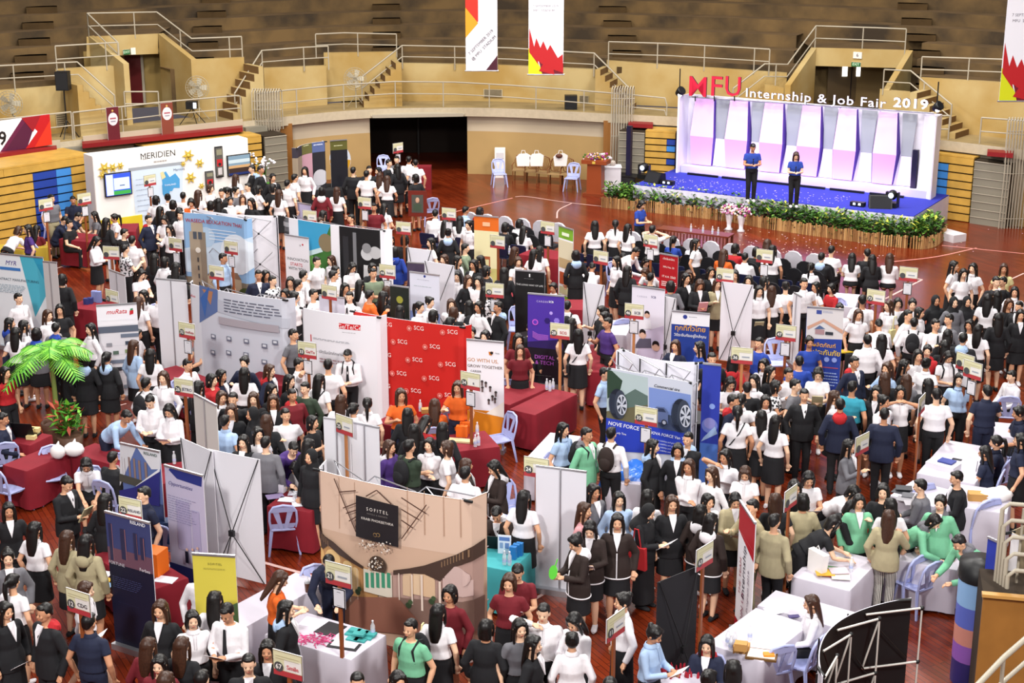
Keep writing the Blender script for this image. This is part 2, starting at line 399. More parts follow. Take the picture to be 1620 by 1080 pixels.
# folded retractable bleachers
wood = mat('honey_bleacher_wood', hexc('#c79c46'), .5, noise=.18, nscale=2.5)
seam = mat('bleacher_shadow_gap', hexc('#2a1d0c'), .9)
bl1, bl2 = mat('deep_blue_seat_paint', hexc('#223e95'), .5), mat('sky_blue_seat_paint', hexc('#3f86cf'), .5)
def bleacher(label, A, B, ztop, rows, blues=(), steps=None, back=2.0):
    """A,B world xy of the front face; blues: (u0,u1,row0,row1,mat); steps: side 'l'/'r' width of grey aisle"""
    A, B = Vector((A[0],A[1],0)), Vector((B[0],B[1],0)); d = B-A; L = d.length; rz = math.atan2(d.y, d.x)
    root = thing('folded_bleacher', label, 'bleacher', A, rz, 'folded wooden bleachers at the back wall')
    m = MB(); h = ztop/rows
    m.box((L/2, back/2+.06, ztop/2-.02), (L, back, ztop-.04), seam)
    for r in range(rows):
        z = ztop-h*(r+.5); cuts = [(0, L, wood)]
        for u0,u1,r0,r1,mm in blues:
            if r0 <= r < r1:
                new = []
                for a, b, c in cuts:
                    if u0*L < b and u1*L > a:
                        if a < u0*L: new.append((a, u0*L, c))
                        new.append((max(a,u0*L), min(b,u1*L), mm))
                        if b > u1*L: new.append((u1*L, b, c))
                    else: new.append((a, b, c))
                cuts = new
        for a, b, c in cuts:
            n = max(1, round((b-a)/3.0)) if c is wood else 1
            for k in range(n): q0 = a+(b-a)*k/n; q1 = a+(b-a)*(k+1)/n; m.box(((q0+q1)/2, .03+.012*r*0, z), (q1-q0-.01, .1, h-.045), c)
    m.box((L/2, back/2, ztop+.01), (L, back, .05), wood)
    m.build('seat_tiers', root)
    if steps:
        x0, x1, n = steps; s = MB(); hh = (ztop-.05)/n
        s.box(((x0+x1)/2, back/2, ztop/2), (x1-x0, back, ztop-.05), seam)
        for r in range(n):
            z = ztop-.05-hh*(r+.5)
            s.box(((x0+x1)/2, -.0, z-.02), (x1-x0, .1, hh-.04), grey_step); s.box(((x0+x1)/2, -.04, z+hh/2-.02), (x1-x0, .06, .025), rail_m)
        s.build('aisle_steps', root)
    return root
def AT(px, off, py=300): h = hit(px, off, py); return (h.x, h.y)
def AD(a, b, off): return (hit(a,off)-hit(b,off)).length
q0, q1 = AT(-150,-2.1), AT(150,-2.1)
bleacher('folded bleacher on the left with dark blue and sky blue seat blocks', q0, q1, 2.2, 9, [(.655,.785,1,9,bl1),(.785,.87,1,9,bl2)], back=1.5)
bleacher('folded bleacher with grey aisle steps behind the wall mounted screens', AT(240,-1.25), AT(417,-1.25), 2.0, 9, steps=(AD(240,417,-1.25)+.01,AD(240,451,-1.25),8), back=1.0)
A_, B_ = AT(1019,-1.0), AT(1066,-1.0)
bleacher('folded bleacher with grey aisle steps left of the stage', A_, B_, 1.95, 9, [(.72,1,1,2,bl1),(.72,1,2,3,bl2),(.72,1,4,5,bl1)], steps=(-.88,-.02,8), back=.8)
bleacher('folded bleacher with bright blue seats right of the stage', AT(1470,-.5), AT(1537,-.5), 1.95, 8, [(.1,.42,1,7,bl2)], steps=(AD(1470,1537,-.5)+.02,AD(1470,1594,-.5),8), back=.42)
# ================= printed panels
class Panel:
    """sheet w x h standing on z=z0, front towards -Y; depth(x) bends it"""
    def __init__(s, w, h, z0=0, bend=None, back='#e8e6ea', th=.012, base='#e9e7ee'):
        s.w, s.h, s.z0, s.bend, s.mb, s.L, s.th = w, h, z0, bend, MB(), 0, th
        s.X = [-w/2+w*i/32 for i in range(33)] if bend else [-w/2, w/2]
        fr, bk = hm(base, .55), hm(back, .7)
        for m, d in ((fr, 0), (bk, th)):
            vs = [s.p(x, z, -d) for z in (0, h) for x in s.X]; n = len(s.X)
            s.mb.add(vs, [(i, i+1, n+i+1, n+i) for i in range(n-1)], m, bool(bend))
        for z in (0, h):
            n = len(s.X); s.mb.add([s.p(x, z, 0) for x in s.X]+[s.p(x, z, -th) for x in s.X], [(i, i+1, n+i+1, n+i) for i in range(n-1)], bk)
        for x in (-w/2, w/2): s.mb.add([s.p(x,0,0), s.p(x,h,0), s.p(x,h,-th), s.p(x,0,-th)], [(0,1,2,3)], bk)
    def p(s, x, z, off=0):
        if not s.bend: return (x, -off, s.z0+z)
        y = s.bend(x); e = .01; dy = (s.bend(x+e)-s.bend(x-e))/(2*e); L = math.hypot(1, dy)
        return (x+off*dy/L, y-off/L, s.z0+z)
    def up(s): s.L += .0016; return s.L
    def poly(s, pts, c):
        """pts in 0..1 panel fractions, convex"""
        o = s.up(); pts = [((x-.5)*s.w, z*s.h) for x, z in pts]; m = hm(c, .5) if isinstance(c, str) else c
        if not s.bend: s.mb.poly([s.p(x, z, o) for x, z in pts], m); return s
        for i in range(32):
            q = pts
            for sg, lim in ((1, s.X[i]), (-1, s.X[i+1])):
                out = []
                for k in range(len(q)):
                    a, b = q[k], q[(k+1) % len(q)]; fa, fb = sg*(a[0]-lim) >= 0, sg*(b[0]-lim) >= 0
                    if fa: out.append(a)
                    if fa != fb: t = (lim-a[0])/(b[0]-a[0]); out.append((lim, a[1]+(b[1]-a[1])*t))
                q = out
                if not q: break
            if len(q) > 2: s.mb.poly([s.p(x, z, o) for x, z in q], m)
        return s
    def rect(s, x0, z0, x1, z1, c): return s.poly([(x0,z0),(x1,z0),(x1,z1),(x0,z1)], c)
    def disc(s, x, z, r, c, n=20, ry=None, a0=0, a1=360):
        rz = (ry or r); return s.poly([(x+r/s.w*math.cos(R(a0+(a1-a0)*i/n)), z+rz/s.h*math.sin(R(a0+(a1-a0)*i/n))) for i in range(n)], c)
    def text(s, body, x, z, size, c, align='CENTER', bold=0, shear=0, rot=0, sp=1):
        o = s.up(); v, f = text2d(body, size, align, bold, shear, sp); m = hm(c, .5)
        cr, sr = math.cos(R(rot)), math.sin(R(rot))
        if not rot:
            lo, hi = min(a for a, b in v), max(a for a, b in v); k = min(1, .94*s.w/max(hi-lo, 1e-6)); v = [(a*k, b*k) for a, b in v]; cx = (x-.5)*s.w
            cx = min(max(cx, -s.w*.475-lo*k), s.w*.475-hi*k); x = cx/s.w+.5
        s.mb.add([s.p((x-.5)*s.w+a*cr-b*sr, z*s.h+a*sr+b*cr, o) for a, b in v], f, m); return s
    def lines(s, x0, x1, z0, z1, n, c, seed=0, fill=.45):
        rnd = random.Random(seed+n)
        for i in range(n):
            z = z1-(z1-z0)*(i+.5)/n; hh = (z1-z0)/n*fill; s.L -= .0016
            s.rect(x0, z-hh/2, x0+(x1-x0)*rnd.uniform(.7, 1), z+hh/2, c)
        s.L += .0016; return s
    def at(s, A, rz):
        s.M = (Matrix.Translation(A) @ Matrix.Rotation(rz, 4, 'Z')).inverted(); return s
    def fr(s, px, py):
        o = s.M @ Vector((0,0,CH)); d = s.M.to_3x3() @ ray(px, py); t = -o.y/d.y; q = o+d*t; s.k = (o-q).length/F
        return (q.x/s.w+.5, (q.z-s.z0)/s.h)
    def qp(s, pts, c): return s.poly([s.fr(*p) for p in pts], c)
    def qr(s, x0, y0, x1, y1, c):
        a, b = s.fr(x0, y0), s.fr(x1, y1); return s.rect(a[0], b[1], b[0], a[1], c)
    def qt(s, body, px, py, hp, c, **k): a = s.fr(px, py); return s.text(body, a[0], a[1], hp*s.k*1.12, c, **k)
    def qd(s, px, py, rp, c, **k): a = s.fr(px, py); return s.disc(a[0], a[1], rp*s.k, c, **k)
    def build(s, name, parent): return s.mb.build(name, parent)
steel = mat('brushed_aluminium', hexc('#b9b9be'), .35, metal=.8)
black_p = mat('black_plastic', hexc('#101012'), .45)
def two(tl, tr, z):
    A, B = P(*tl, z), P(*tr, z); d = B-A; return A, B, (A+B)/2, d.length, math.atan2(d.y, d.x)
def rollup(label, tl, tr, draw=None, h=2.0, w=None, back=False, base='#eeecf2', backc='#d9d7dd', z=None, kind='roll_up_banner', group=None, xs=False):
    A, B, C, L, rz = two(tl, tr, h); w = w or L; C.z = 0
    if back: rz += PI
    root = thing(kind, label, 'banner', C, rz, group)
    pn = Panel(w, h-.09, .09, base=base, back=backc)
    pn.at(C, rz)
    if draw: draw(pn)
    pn.build('printed_sheet', root)
    if xs:
        m = MB(); r = .008
        m.tube([(0,.16,h*.42),(-w/2+.02,.02,h)], r, black_p, 6); m.tube([(0,.16,h*.42),(w/2-.02,.02,h)], r, black_p, 6)
        m.tube([(0,.16,h*.42),(-w/2+.02,.02,.09)], r, black_p, 6); m.tube([(0,.16,h*.42),(w/2-.02,.02,.09)], r, black_p, 6)
        m.tube([(0,.16,h*.42),(0,.55,.01)], r, black_p, 6); m.box((0,.16,h*.42), (.09,.05,.09), black_p); m.build('cross_frame', root)
    else:
        MB().box((0,.02,.045), (w+.02,.2,.09), steel).build('foot_case', root)
        MB().box((0,-.001,h+.006), (w,.035,.03), steel).build('top_bar', root)
        MB().tube([(0,.05,.08),(0,.03,h)], .011, steel, 6).build('support_pole', root)
    return root
def popup(label, tl, tr, draw, h=2.28, bow=.35, back=False, backc='#e4e2e8', base='#eeeaf0', cat='display wall', z0=.02, rods=True, w=None, hook=.2, lattice=False):
    A, B, C, L, rz = two(tl, tr, h); w = w or L; C.z = 0
    if back: rz += PI
    root = thing('popup_display_wall', label, cat, C, rz)
    bend = lambda x: bow*(1-(2*x/w)**2)+(max(0, abs(2*x/w)-.88)/.12)**2*hook
    pn = Panel(w, h, z0, bend=bend, base=base, back=backc).at(C, rz)
    if draw: draw(pn)
    pn.build('printed_panel', root)
    m = MB(); n = 3
    xs_ = [-w/2*.96+w*.96*i/n for i in range(n+1)]
    for i in range(n+1):
        y = bend(xs_[i]); m.tube([(xs_[i],y+.06,.02),(xs_[i],y+.06,h)], .012, black_p, 6)
    if rods:
        for i in range(n):
            for k in range(3):
                z0_, z1_ = h*k/3+.03, h*(k+1)/3-.03; a, b = xs_[i], xs_[i+1]
                m.tube([(a,bend(a)+.06,z0_),(b,bend(b)+.34,z1_)], .009, steel, 5); m.tube([(a,bend(a)+.34,z1_),(b,bend(b)+.06,z0_)], .009, steel, 5)
                m.ball(((a+b)/2,(bend(a)+bend(b))/2+.2,(z0_+z1_)/2), .03, black_p, 6, 4)
        for i in range(n): m.tube([(xs_[i],bend(xs_[i])+.34,h-.03),(xs_[i+1],bend(xs_[i+1])+.06,h-.0)], .01, steel, 5)
    m.build('folding_frame', root)
    if lattice:
        m = MB(); n = 4; X_ = [-w/2*.95+w*.95*i/n for i in range(n+1)]; Z_ = [.06+(h-.1)*j/3 for j in range(4)]; wt = mat('bright_tube', hexc('#d8d4cc'), .3, metal=.3)
        for j in range(4):
            for i in range(n): m.tube([(X_[i],bend(X_[i])-.03,Z_[j]),(X_[i+1],bend(X_[i+1])-.2,Z_[j])], .014, wt, 6)
        for i in range(n):
            for j in range(3): m.tube([(X_[i],bend(X_[i])-.03,Z_[j]),(X_[i],bend(X_[i])-.2,Z_[j+1])], .012, wt, 6); m.tube([(X_[i],bend(X_[i])-.03,Z_[j+1]),(X_[i+1],bend(X_[i+1])-.05,Z_[j])], .009, black_p, 5); m.tube([(X_[i+1],bend(X_[i+1])-.2,Z_[j]),(X_[i+1],bend(X_[i+1])-.2,Z_[j+1])], .012, wt, 6); m.ball((X_[i+1],bend(X_[i+1])-.2,Z_[j+1]), .03, black_p, 6, 4)
        m.build('lattice_frame', root)
    m = MB()
    for s in (-1, 1): m.tube([(s*w/2*.98,.0,h+.005),(s*w/2*.86,bend(w/2*.86)+.03,h+.005)], .022, black_p, 6)
    m.build('top_clip', root)
    return root
# ================= STAGE (axes: u along the front, v towards the backdrop)
SO = P(1003, 292, .75); SRZ = R(-31)
Sm = Matrix.Translation((SO.x, SO.y, 0)) @ Matrix.Rotation(SRZ, 4, 'Z')
Si = Sm.inverted()
def SL(px, py, v=None, z=None):
    """local stage point on plane v=const or z=const"""
    o = Si @ Vector((0,0,CH)); d = (Si.to_3x3() @ ray(px, py))
    t = (v-o.y)/d.y if v is not None else (z-o.z)/d.z
    return o+d*t
def stage_thing(n, lab, cat, **k): return thing(n, lab, cat, (SO.x, SO.y, 0), SRZ, **k)
SW, SD, SH = 8.9, 3.5, .75
blue_c = mat('blue_stage_carpet', hexc('#2a33a8'), .85, noise=.15, nscale=30)
skirt = mat('white_stage_skirt', hexc('#d8d4ea'), .7, noise=.06, nscale=3)
r = stage_thing('stage', 'low stage with blue carpet and white fabric front below the lit panels', 'stage')
m = MB(); m.box((SW/2, SD/2+.03, SH/2-.01), (SW-.06, SD-.06, SH-.06), mat('stage_ply', hexc('#6b5237')))
m.build('platform', r)
MB().box((SW/2, SD/2, SH-.005), (SW, SD, .03), blue_c).build('carpet', r)
m = MB(); n = 140
pts = [(-.02+SW*1.004*i/n, -.02-.018*math.sin(i*1.7)) for i in range(n+1)]
m.add([(x,y,0) for x,y in pts]+[(x,y,SH) for x,y in pts], [(i,i+1,n+2+i,n+1+i) for i in range(n)], skirt, True)
for x in (-.03, SW+.02):
    m.add([(x,0,0),(x,SD,0),(x,SD,SH),(x,0,SH)], [(0,1,2,3)], skirt)
m.build('skirt', r)
# backdrop
VB = 2.75
xl = SL(1076, 150, v=VB-.3).x; xr = SL(1482, 180, v=VB-.25).x; ZT = SL(1095, 151, v=VB).z
bd = stage_thing('stage_backdrop', 'white backdrop with folded pink lit panels, glowing behind the two presenters', 'backdrop')
wpan = mat('white_backdrop_board', hexc('#e6e2ee'), .6); gpan = mat('grey_folded_panel', hexc('#9a9ea8'), .6)
lpan = mat('panel_pink_glow', hexc('#e6b6f0'), .55, emit=.12); lpan2 = mat('panel_white_glow', hexc('#f6ecff'), .55, emit=.3)  # whitish boards; stage light put into the material as pink tint and glow
edge = mat('violet_panel_edge', hexc('#5c3fa8'), .7)
m = MB(); m.box(((xl+xr)/2, VB+.3, (SH+ZT)/2), (xr-xl, .08, ZT-SH), wpan)
zb0 = SH
m.prism([(xl,VB+.28,SH),(xl-.05,VB-.35,SH),(xl-.05,VB-.35,ZT),(xl,VB+.28,ZT)], (.06,0,0), wpan)
m.prism([(xr,VB+.28,SH),(xr+.02,VB-.25,0),(xr+.02,VB-.25,ZT),(xr,VB+.28,ZT)], (-.06,0,0), wpan)
m.prism([(xr-.5,VB-.02,SH),(xr+.0,VB-.27,SH),(xr+.0,VB-.27,ZT),(xr-.42,VB-.02,ZT)], (0,.04,0), wpan)
m.box(((xl+xr)/2, VB+.05, SH+.12), (xr-xl-.1, .5, .24), mat('lavender_plinth', hexc('#c3bfe0'), .5))
m.build('frame_board', bd)
tops = [(1098,1127),(1153,1181),(1208,1237),(1268,1297),(1326,1354),(1390,1419)]
gts = [(1129,1151),(1186,1207),(1242,1266),(1301,1323),(1361,1386),(1426,1450)]
zm = (SH+ZT)/2-.02; ZB = SH+.26
for (a, b), (c, d) in zip(tops, gts):
    def ux(px): return SL(px, 165, v=VB).x
    A_, B_, C_, D_ = ux(a), ux(b), ux(c), ux(d)
    m = MB()
    t0, t1 = (A_, VB+.12, ZT-.04), (B_, VB+.12, ZT-.04); k0, k1 = (A_-.03, VB-.16, zm), (B_+.14, VB-.16, zm); e0, e1 = (A_-.08, VB+.1, ZB), (B_-.02, VB+.1, ZB)
    m.add([t0, k0, k1, t1], [(0,1,2,3)], lpan); m.add([k0, e0, e1, k1], [(0,1,2,3)], lpan)
    bk = lambda q: (q[0], VB+.26, q[2])
    m.add([t1, k1, e1, bk(e1), bk(k1), bk(t1)], [(0,1,4,5),(1,2,3,4)], edge); m.add([t0, k0, e0, bk(e0), bk(k0), bk(t0)], [(5,4,1,0),(4,3,2,1)], edge)
    m.build('pink_panel', bd)
    m = MB()
    t0, t1 = (C_, VB+.2, ZT-.04), (D_, VB+.2, ZT-.04); k0, k1 = (C_+.1, VB+.04, zm-.05), (D_-.05, VB+.04, zm-.05); e0, e1 = (C_-.03, VB+.18, ZB), (D_-.06, VB+.18, ZB)
    m.add([t0, k0, k1, t1], [(0,1,2,3)], gpan); m.add([k0, e0, e1, k1], [(0,1,2,3)], lpan2)
    m.build('grey_panel', bd)
    bar = MB().box(((A_+D_)/2, VB-.42, SH+.04), (D_-A_-.1, .08, .07), black_p); bar.build('light_bar', bd)
    w_ = Sm @ Vector(((A_+D_)/2, VB-.55, SH+.25))
    o = area('stage_uplight', w_, 1.1, 3.2, (.80,.42,1.0), (R(112), 0, SRZ), sy=.15, spread=150)
o = area('stage_wash', Sm @ Vector((4.4, .6, 5.2)), 5, 60, (.62,.55,1.0), (R(12), 0, SRZ), sy=1, spread=110)
# lettering above the backdrop
def letters(txt, px0, py0, px1, py1, size_px, m, name, depth=.06, bold=.02, sp=1.0):
    a = SL(px0, py0, v=VB-.2); b = SL(px1, py1, v=VB-.2); v, f = text2d(txt, 1, 'LEFT', bold, 0, sp)
    W0 = max(x for x, y in v)-min(x for x, y in v); H0 = max(y for x, y in v)-min(y for x, y in v); mn = min(y for x, y in v); mx_ = min(x for x, y in v)
    sx = (b.x-a.x)/W0; sz = (SL(px0, py0-size_px, v=VB-.2).z-a.z)/H0
    q = MB(); n = len(v)
    fr = [(a.x+(x-mx_)*sx, VB-.2-depth, a.z+(y-mn)*sz) for x, y in v]; bk = [(x, VB-.2, z) for x, _, z in fr]
    q.add(fr, f, m); cnt = {}
    for t in f:
        for i in range(len(t)):
            e = (t[i], t[(i+1) % len(t)]); cnt[e] = 1
    es = [(a_, b_) for a_, b_ in cnt if (b_, a_) not in cnt]
    q.add(fr+bk, [(b_, a_, a_+n, b_+n) for a_, b_ in es], mat('letter_side', hexc('#3a2230'), .6))
    q.add(bk, [list(reversed(t)) for t in f], mat('letter_side'))
    return q
lt = stage_thing('sign_lettering', 'large red MFU letters standing on the top left of the backdrop', 'sign')
rl = mat('red_letter_face', hexc('#c8203c'), .5, emit=.15)
for ch_, xa, xb in (('M',1091,1118),('F',1126,1143),('U',1148,1172)): letters(ch_, xa, 151, xb, 152, 31, rl, 'letter', bold=.004).build('letter_'+ch_.lower(), lt)
m = MB(); [m.tube([SL(x, 152, v=VB-.15), SL(x, 160, v=VB-.15)], .02, black_p, 5) for x in (1100, 1130, 1162)]; m.build('bracket', lt)
lt = stage_thing('sign_lettering', 'white lettering reading Internship & Job Fair 2019 over the backdrop', 'sign')
wl = mat('white_letter_face', hexc('#f4f0ff'), .5, emit=.25)
letters('Internship & Job Fair', 1181, 157, 1402, 172, 18, wl, 'letters', bold=.005, sp=1.1).build('letter_faces', lt)
letters('2019', 1414, 169, 1469, 171, 16, wl, 'letters', bold=.03, sp=1.1).build('letter_faces', lt)
m = MB(); a = SL(1090, 153, v=VB-.12); b = SL(1478, 179, v=VB-.12); m.tube([a, b], .025, steel, 6); m.build('mounting_bar', lt)
def spot(px, py, lab, v=VB-.25):
    p = Sm @ SL(px, py, v=v); r = thing('stage_spotlight', lab, 'spotlight', p, 0, 'stage spotlights')
    MB().lathe([(.10,-.1),(.13,0),(.15,.14),(.12,.16)], black_p, 12).build('can', r).rotation_euler = (R(55),0,.6)
    MB().tube([(0,0,0),(0,.02,.75)], .02, black_p, 6).build('arm', r)
    MB().ball((0,-.1,-.06), (.07,.04,.07), mat('lamp_lens', (1,1,1), emit=4), 8, 5).build('lens', r)
spot(1075, 146, 'black spotlight on a rod at the left corner of the backdrop'); spot(1482, 170, 'black spotlight on a rod at the right corner of the backdrop')
def boxthing(name, lab, cat, loc, parts, rz=0, group=None):
    r = thing(name, lab, cat, loc, rz, group)
    for pn_, mb in parts: mb.build(pn_, r)
    return r
def fl(px, py, z=0): return P(px, py, z)
for px, py, tpx, tpy, lab in ((994, 303, 999, 199, 'black pole on a black subwoofer left of the stage'), (1441, 348, 1449, 237, 'black pole on a black subwoofer at the right end of the stage')):
    p = fl(px, py); zt_ = (ray(tpx, tpy)*(p.y/ray(tpx, tpy).y)).z+CH
    zt_ = min(zt_, 3.2)
    boxthing('speaker_column', lab, 'speaker', p, [('subwoofer', MB().box((0,0,.28),(.8,.6,.56), black_p)), ('column', MB().box((0,0,(.56+zt_)/2),(.16,.14,zt_-.56), mat('dark_column', hexc('#1a1833'), .4))), ('grille', MB().box((0,-.305,.28),(.7,.01,.46), mat('grille', hexc('#1d1d20'), .9)))], SRZ, 'speaker columns beside the stage')
def monitor(px, py, lab, rz=0, s=1):
    p = fl(px, py, SH+.01); boxthing('stage_monitor', lab, 'speaker', p, [('cabinet', MB().prism([(-.3*s,-.2*s,0),(-.3*s,.2*s,0),(-.3*s,.16*s,.3*s),(-.3*s,-.02*s,.34*s)], (.6*s,0,0), black_p)), ('grille', MB().add([(-.27*s,-.205*s,.02),(.27*s,-.205*s,.02),(.27*s,-.03*s,.32*s),(-.27*s,-.03*s,.32*s)], [(0,1,2,3)], mat('grille')))], SRZ+rz, 'stage monitors')
monitor(1036, 288, 'black wedge monitor at the left front of the stage', -.3); monitor(1392, 328, 'black wedge monitor at the right front of the stage', .4, 1.1)
def movinghead(px, py, z, lab, lens=2.0):
    p = fl(px, py, z); boxthing('moving_head_light', lab, 'stage light', p, [('base', MB().box((0,0,.07),(.34,.3,.14), black_p)), ('yoke', MB().box((-.17,0,.28),(.05,.14,.32), black_p).box((.17,0,.28),(.05,.14,.32), black_p)), ('head', MB().ball((0,-.02,.36),(.14,.18,.15), black_p, 12, 8)), ('lens', MB().ball((0,-.17,.36),(.08,.04,.08), mat('head_lens', hexc('#d8e4ff'), .2, emit=lens), 10, 6))], SRZ, 'moving head lights on the stage')
movinghead(1019, 282, SH+.02, 'black moving head light with lit lens, left stage corner'); movinghead(1411, 327, SH+.02, 'black moving head light beside the right pole')
for px, py, lab in ((1056, 292, 'small black effect light on the left of the blue carpet'), (1357, 326, 'small black effect light with white lamps, right of the blue carpet')):
    p = fl(px, py, SH+.01); boxthing('effect_light', lab, 'stage light', p, [('housing', MB().box((0,0,.07),(.42,.2,.12), black_p)), ('lamp', MB().box((-.08,-.105,.08),(.07,.01,.06), mat('head_lens')).box((.08,-.105,.08),(.07,.01,.06), mat('head_lens')))], SRZ, 'effect lights on the stage')
# confetti on carpet and floor
rnd = random.Random(5); m = MB(); cf = [hm('#e8c8e8'), hm('#efe6c8'), hm('#e8e8f4')]
for i in range(420):
    if i < 200: q = Sm @ Vector((rnd.uniform(.3, 6.5), rnd.uniform(.2, 1.7), SH+.016))
    else: q = P(rnd.gauss(1250, 130), rnd.uniform(352, 400) + (rnd.random()*16), .004); q = Vector((q.x, q.y, .004))
    a = rnd.random()*6; s_ = .022
    m.poly([(q.x+s_*math.cos(a+k*PI/2), q.y+s_*math.sin(a+k*PI/2), q.z) for k in range(4)], cf[i % 3])
tag(m.build('confetti'), 'pale paper confetti scattered before and on the stage', 'confetti', kind='stuff')
# hedge and bamboo edging
bp = [P(x, y, 0) for x, y in ((952,328),(1030,336),(1142,349),(1215,362),(1330,379),(1440,393),(1478,390),(1497,374))]
bpath = crom(bp[:1]+bp[1:], 14)
m = MB(); bam = [hm(c, .7) for c in ('#b48a55', '#a3774a', '#c39a66', '#8c6238')]; rnd = random.Random(3)
tot = 0; last = bpath[0]
for i in range(len(bpath)-1):
    a, b = bpath[i], bpath[i+1]; n = max(1, int((b-a).length/.052))
    for k in range(n):
        p = a.lerp(b, k/n); h = rnd.uniform(.30, .38); m.tube([(p.x,p.y,0),(p.x+rnd.uniform(-.01,.01),p.y,h)], rnd.uniform(.022,.03), rnd.choice(bam), 5)
tag(m.build('bamboo_edging'), 'low bamboo stake edging along the front of the planted bed', 'edging', kind='stuff')
m = MB(); rnd = random.Random(8); gr = [hm(c, .7) for c in ('#3c6b22', '#2c5118', '#55852c', '#6f9c3a', '#26401a')]; rd = hm('#43271a', .8); yl = hm('#c8cc4a', .7)
def leaf(m, p, L, w, az, el, mt):
    d = Vector((math.cos(az)*math.cos(el), math.sin(az)*math.cos(el), math.sin(el))); s_ = Vector((-math.sin(az), math.cos(az), 0))*w
    m.add([p, p+d*L*.5+s_, p+d*L+Vector((0,0,-L*.15)), p+d*L*.5-s_], [(0,1,2),(0,2,3)], mt)
for i in range(len(bpath)-1):
    a, b = bpath[i], bpath[i+1]; d = (b-a); L = d.length; nn = Vector((-d.y, d.x, 0)).normalized()
    for k in range(int(L*900)):
        t = rnd.random(); w_ = rnd.random(); q = a.lerp(b, t)+nn*(.05+w_*.85); z = rnd.uniform(.1, .45+.32*math.sin(PI*min(w_*1.3,1)))
        front = w_ < .25 and z < .42
        leaf(m, Vector((q.x, q.y, z)), rnd.uniform(.12,.24), rnd.uniform(.03,.05), rnd.random()*6.28, rnd.uniform(-.3, 1.0), rd if front and rnd.random() < .5 else (yl if z > .5 and rnd.random() < .12 else rnd.choice(gr)))
tag(m.build('hedge_planting'), 'green leafy planting with yellow flecks along the stage front', 'plants', kind='stuff')
# front bank for the hedge
# vases of flowers
def vase(px, py, lab):
    p = fl(px, py); r = thing('flower_vase', lab, 'flower vase', p, 0, 'flower vases before the stage')
    MB().lathe([(.10,0),(.12,.02),(.06,.08),(.07,.2),(.11,.38),(.13,.5),(.11,.5)], hm('#f0ecf2', .35), 14).build('vase', r)
    m = MB(); rnd = random.Random(px)
    for i in range(150):
        v = Vector((rnd.gauss(0,1), rnd.gauss(0,1), rnd.gauss(0,1))).normalized()*rnd.uniform(.12,.3); v.z = abs(v.z)*1.0+.52
        m.ball((v.x, v.y, v.z), rnd.uniform(.022,.042), hm(rnd.choice(['#e79ac4','#f3e6ee','#b53d8a','#f0d9a0','#e7c3dd','#8a2d6f','#f6f0f4'])), 5, 3)
    for i in range(60): leaf(m, Vector((0,0,.55)), rnd.uniform(.2,.33), .03, rnd.random()*6.28, rnd.uniform(-.3,1.2), gr[i % 4])
    m.build('flowers', r)
vase(1153, 363, 'left of two white vases with pink and white flowers'); vase(1172, 366, 'right of two white vases with pink and white flowers')
# court lines
lm = mat('court_line_paint', hexc('#d9b4ad'), .4)
def cline(name, pts, w=.05, m_=None, cl=True):
    q = [P(x, y, .003) for x, y in pts]; q = crom(q, 8) if len(q) > 2 and cl else q; mb = MB(); L, Rr = [], []
    for i, p in enumerate(q):
        a = q[max(0,i-1)]; b = q[min(len(q)-1,i+1)]; d = (b-a).normalized(); n = Vector((-d.y, d.x, 0))*w/2; L.append(p+n); Rr.append(p-n)
    n = len(q); mb.add(L+Rr, [(i, n+i, n+i+1, i+1) for i in range(n-1)], m_ or lm); struct(mb.build(name))
pk = mat('court_line_pink', hexc('#d98f86'), .4)
for k, (pts, wd) in enumerate([(((610,361),(811,313)), .06), (((815,311),(835,311),(905,321),(1020,333)), .05), (((905,321),(884,332),(881,345)), .05), (((1490,388),(1620,401)), .06), (((1410,414),(1480,406),(1545,392)), .06),
    (((1378,484),(1459,442)), .06), (((1459,442),(1425,436)), .05), (((405,886),(495,911)), .07), (((93,625),(205,600)), .06), (((120,660),(200,638)), .05), (((745,1020),(785,996)), .05), (((747,1036),(763,1041)), .06), (((838,952),(858,940)), .06), (((1580,450),(1620,432)), .05), (((795,810),(812,796)),.05), (((90,424),(130,412)), .05), ((((-60,1130)),(90,1010)), .06)]):
    cline('trim_%d' % (k+4), pts, wd, pk if k in (0, 3, 4, 10) else lm)
# hanging banners
def hang(label, pts, draw, z, w=None):
    """pts: top-left, top-right px extrapolated above the frame and bottom y; built flat at its distance"""
    (x0, y0), (x1, y1), D = pts
    r0 = ray(x0, y0); r1 = ray(x1, y1); a = r0*(D/r0.y); b = r1*(D/r1.y); a.z += CH; b.z += CH
    d = Vector((b.x-a.x, b.y-a.y, 0)); root = thing('hanging_banner', label, 'banner', Vector(((a.x+b.x)/2, D, a.z)), 0, 'banners hanging from the roof')
    pn = Panel(abs(b.x-a.x), z, 0, back='#cfcbd6'); draw(pn); pn.build('printed_cloth', root)
    MB().tube([(-d.x/2-.03,0,-.0),(d.x/2+.03,0,0)], .02, steel, 6).build('bottom_rod', root)
    MB().tube([(-d.x/2-.03,0,z),(d.x/2+.03,0,z)], .02, steel, 6).build('top_rod', root)
    for s_ in (-1, 1): MB().tube([(s_*d.x/2,0,z),(s_*d.x/2,0,z+5)], .006, steel, 4).build('cord', root)
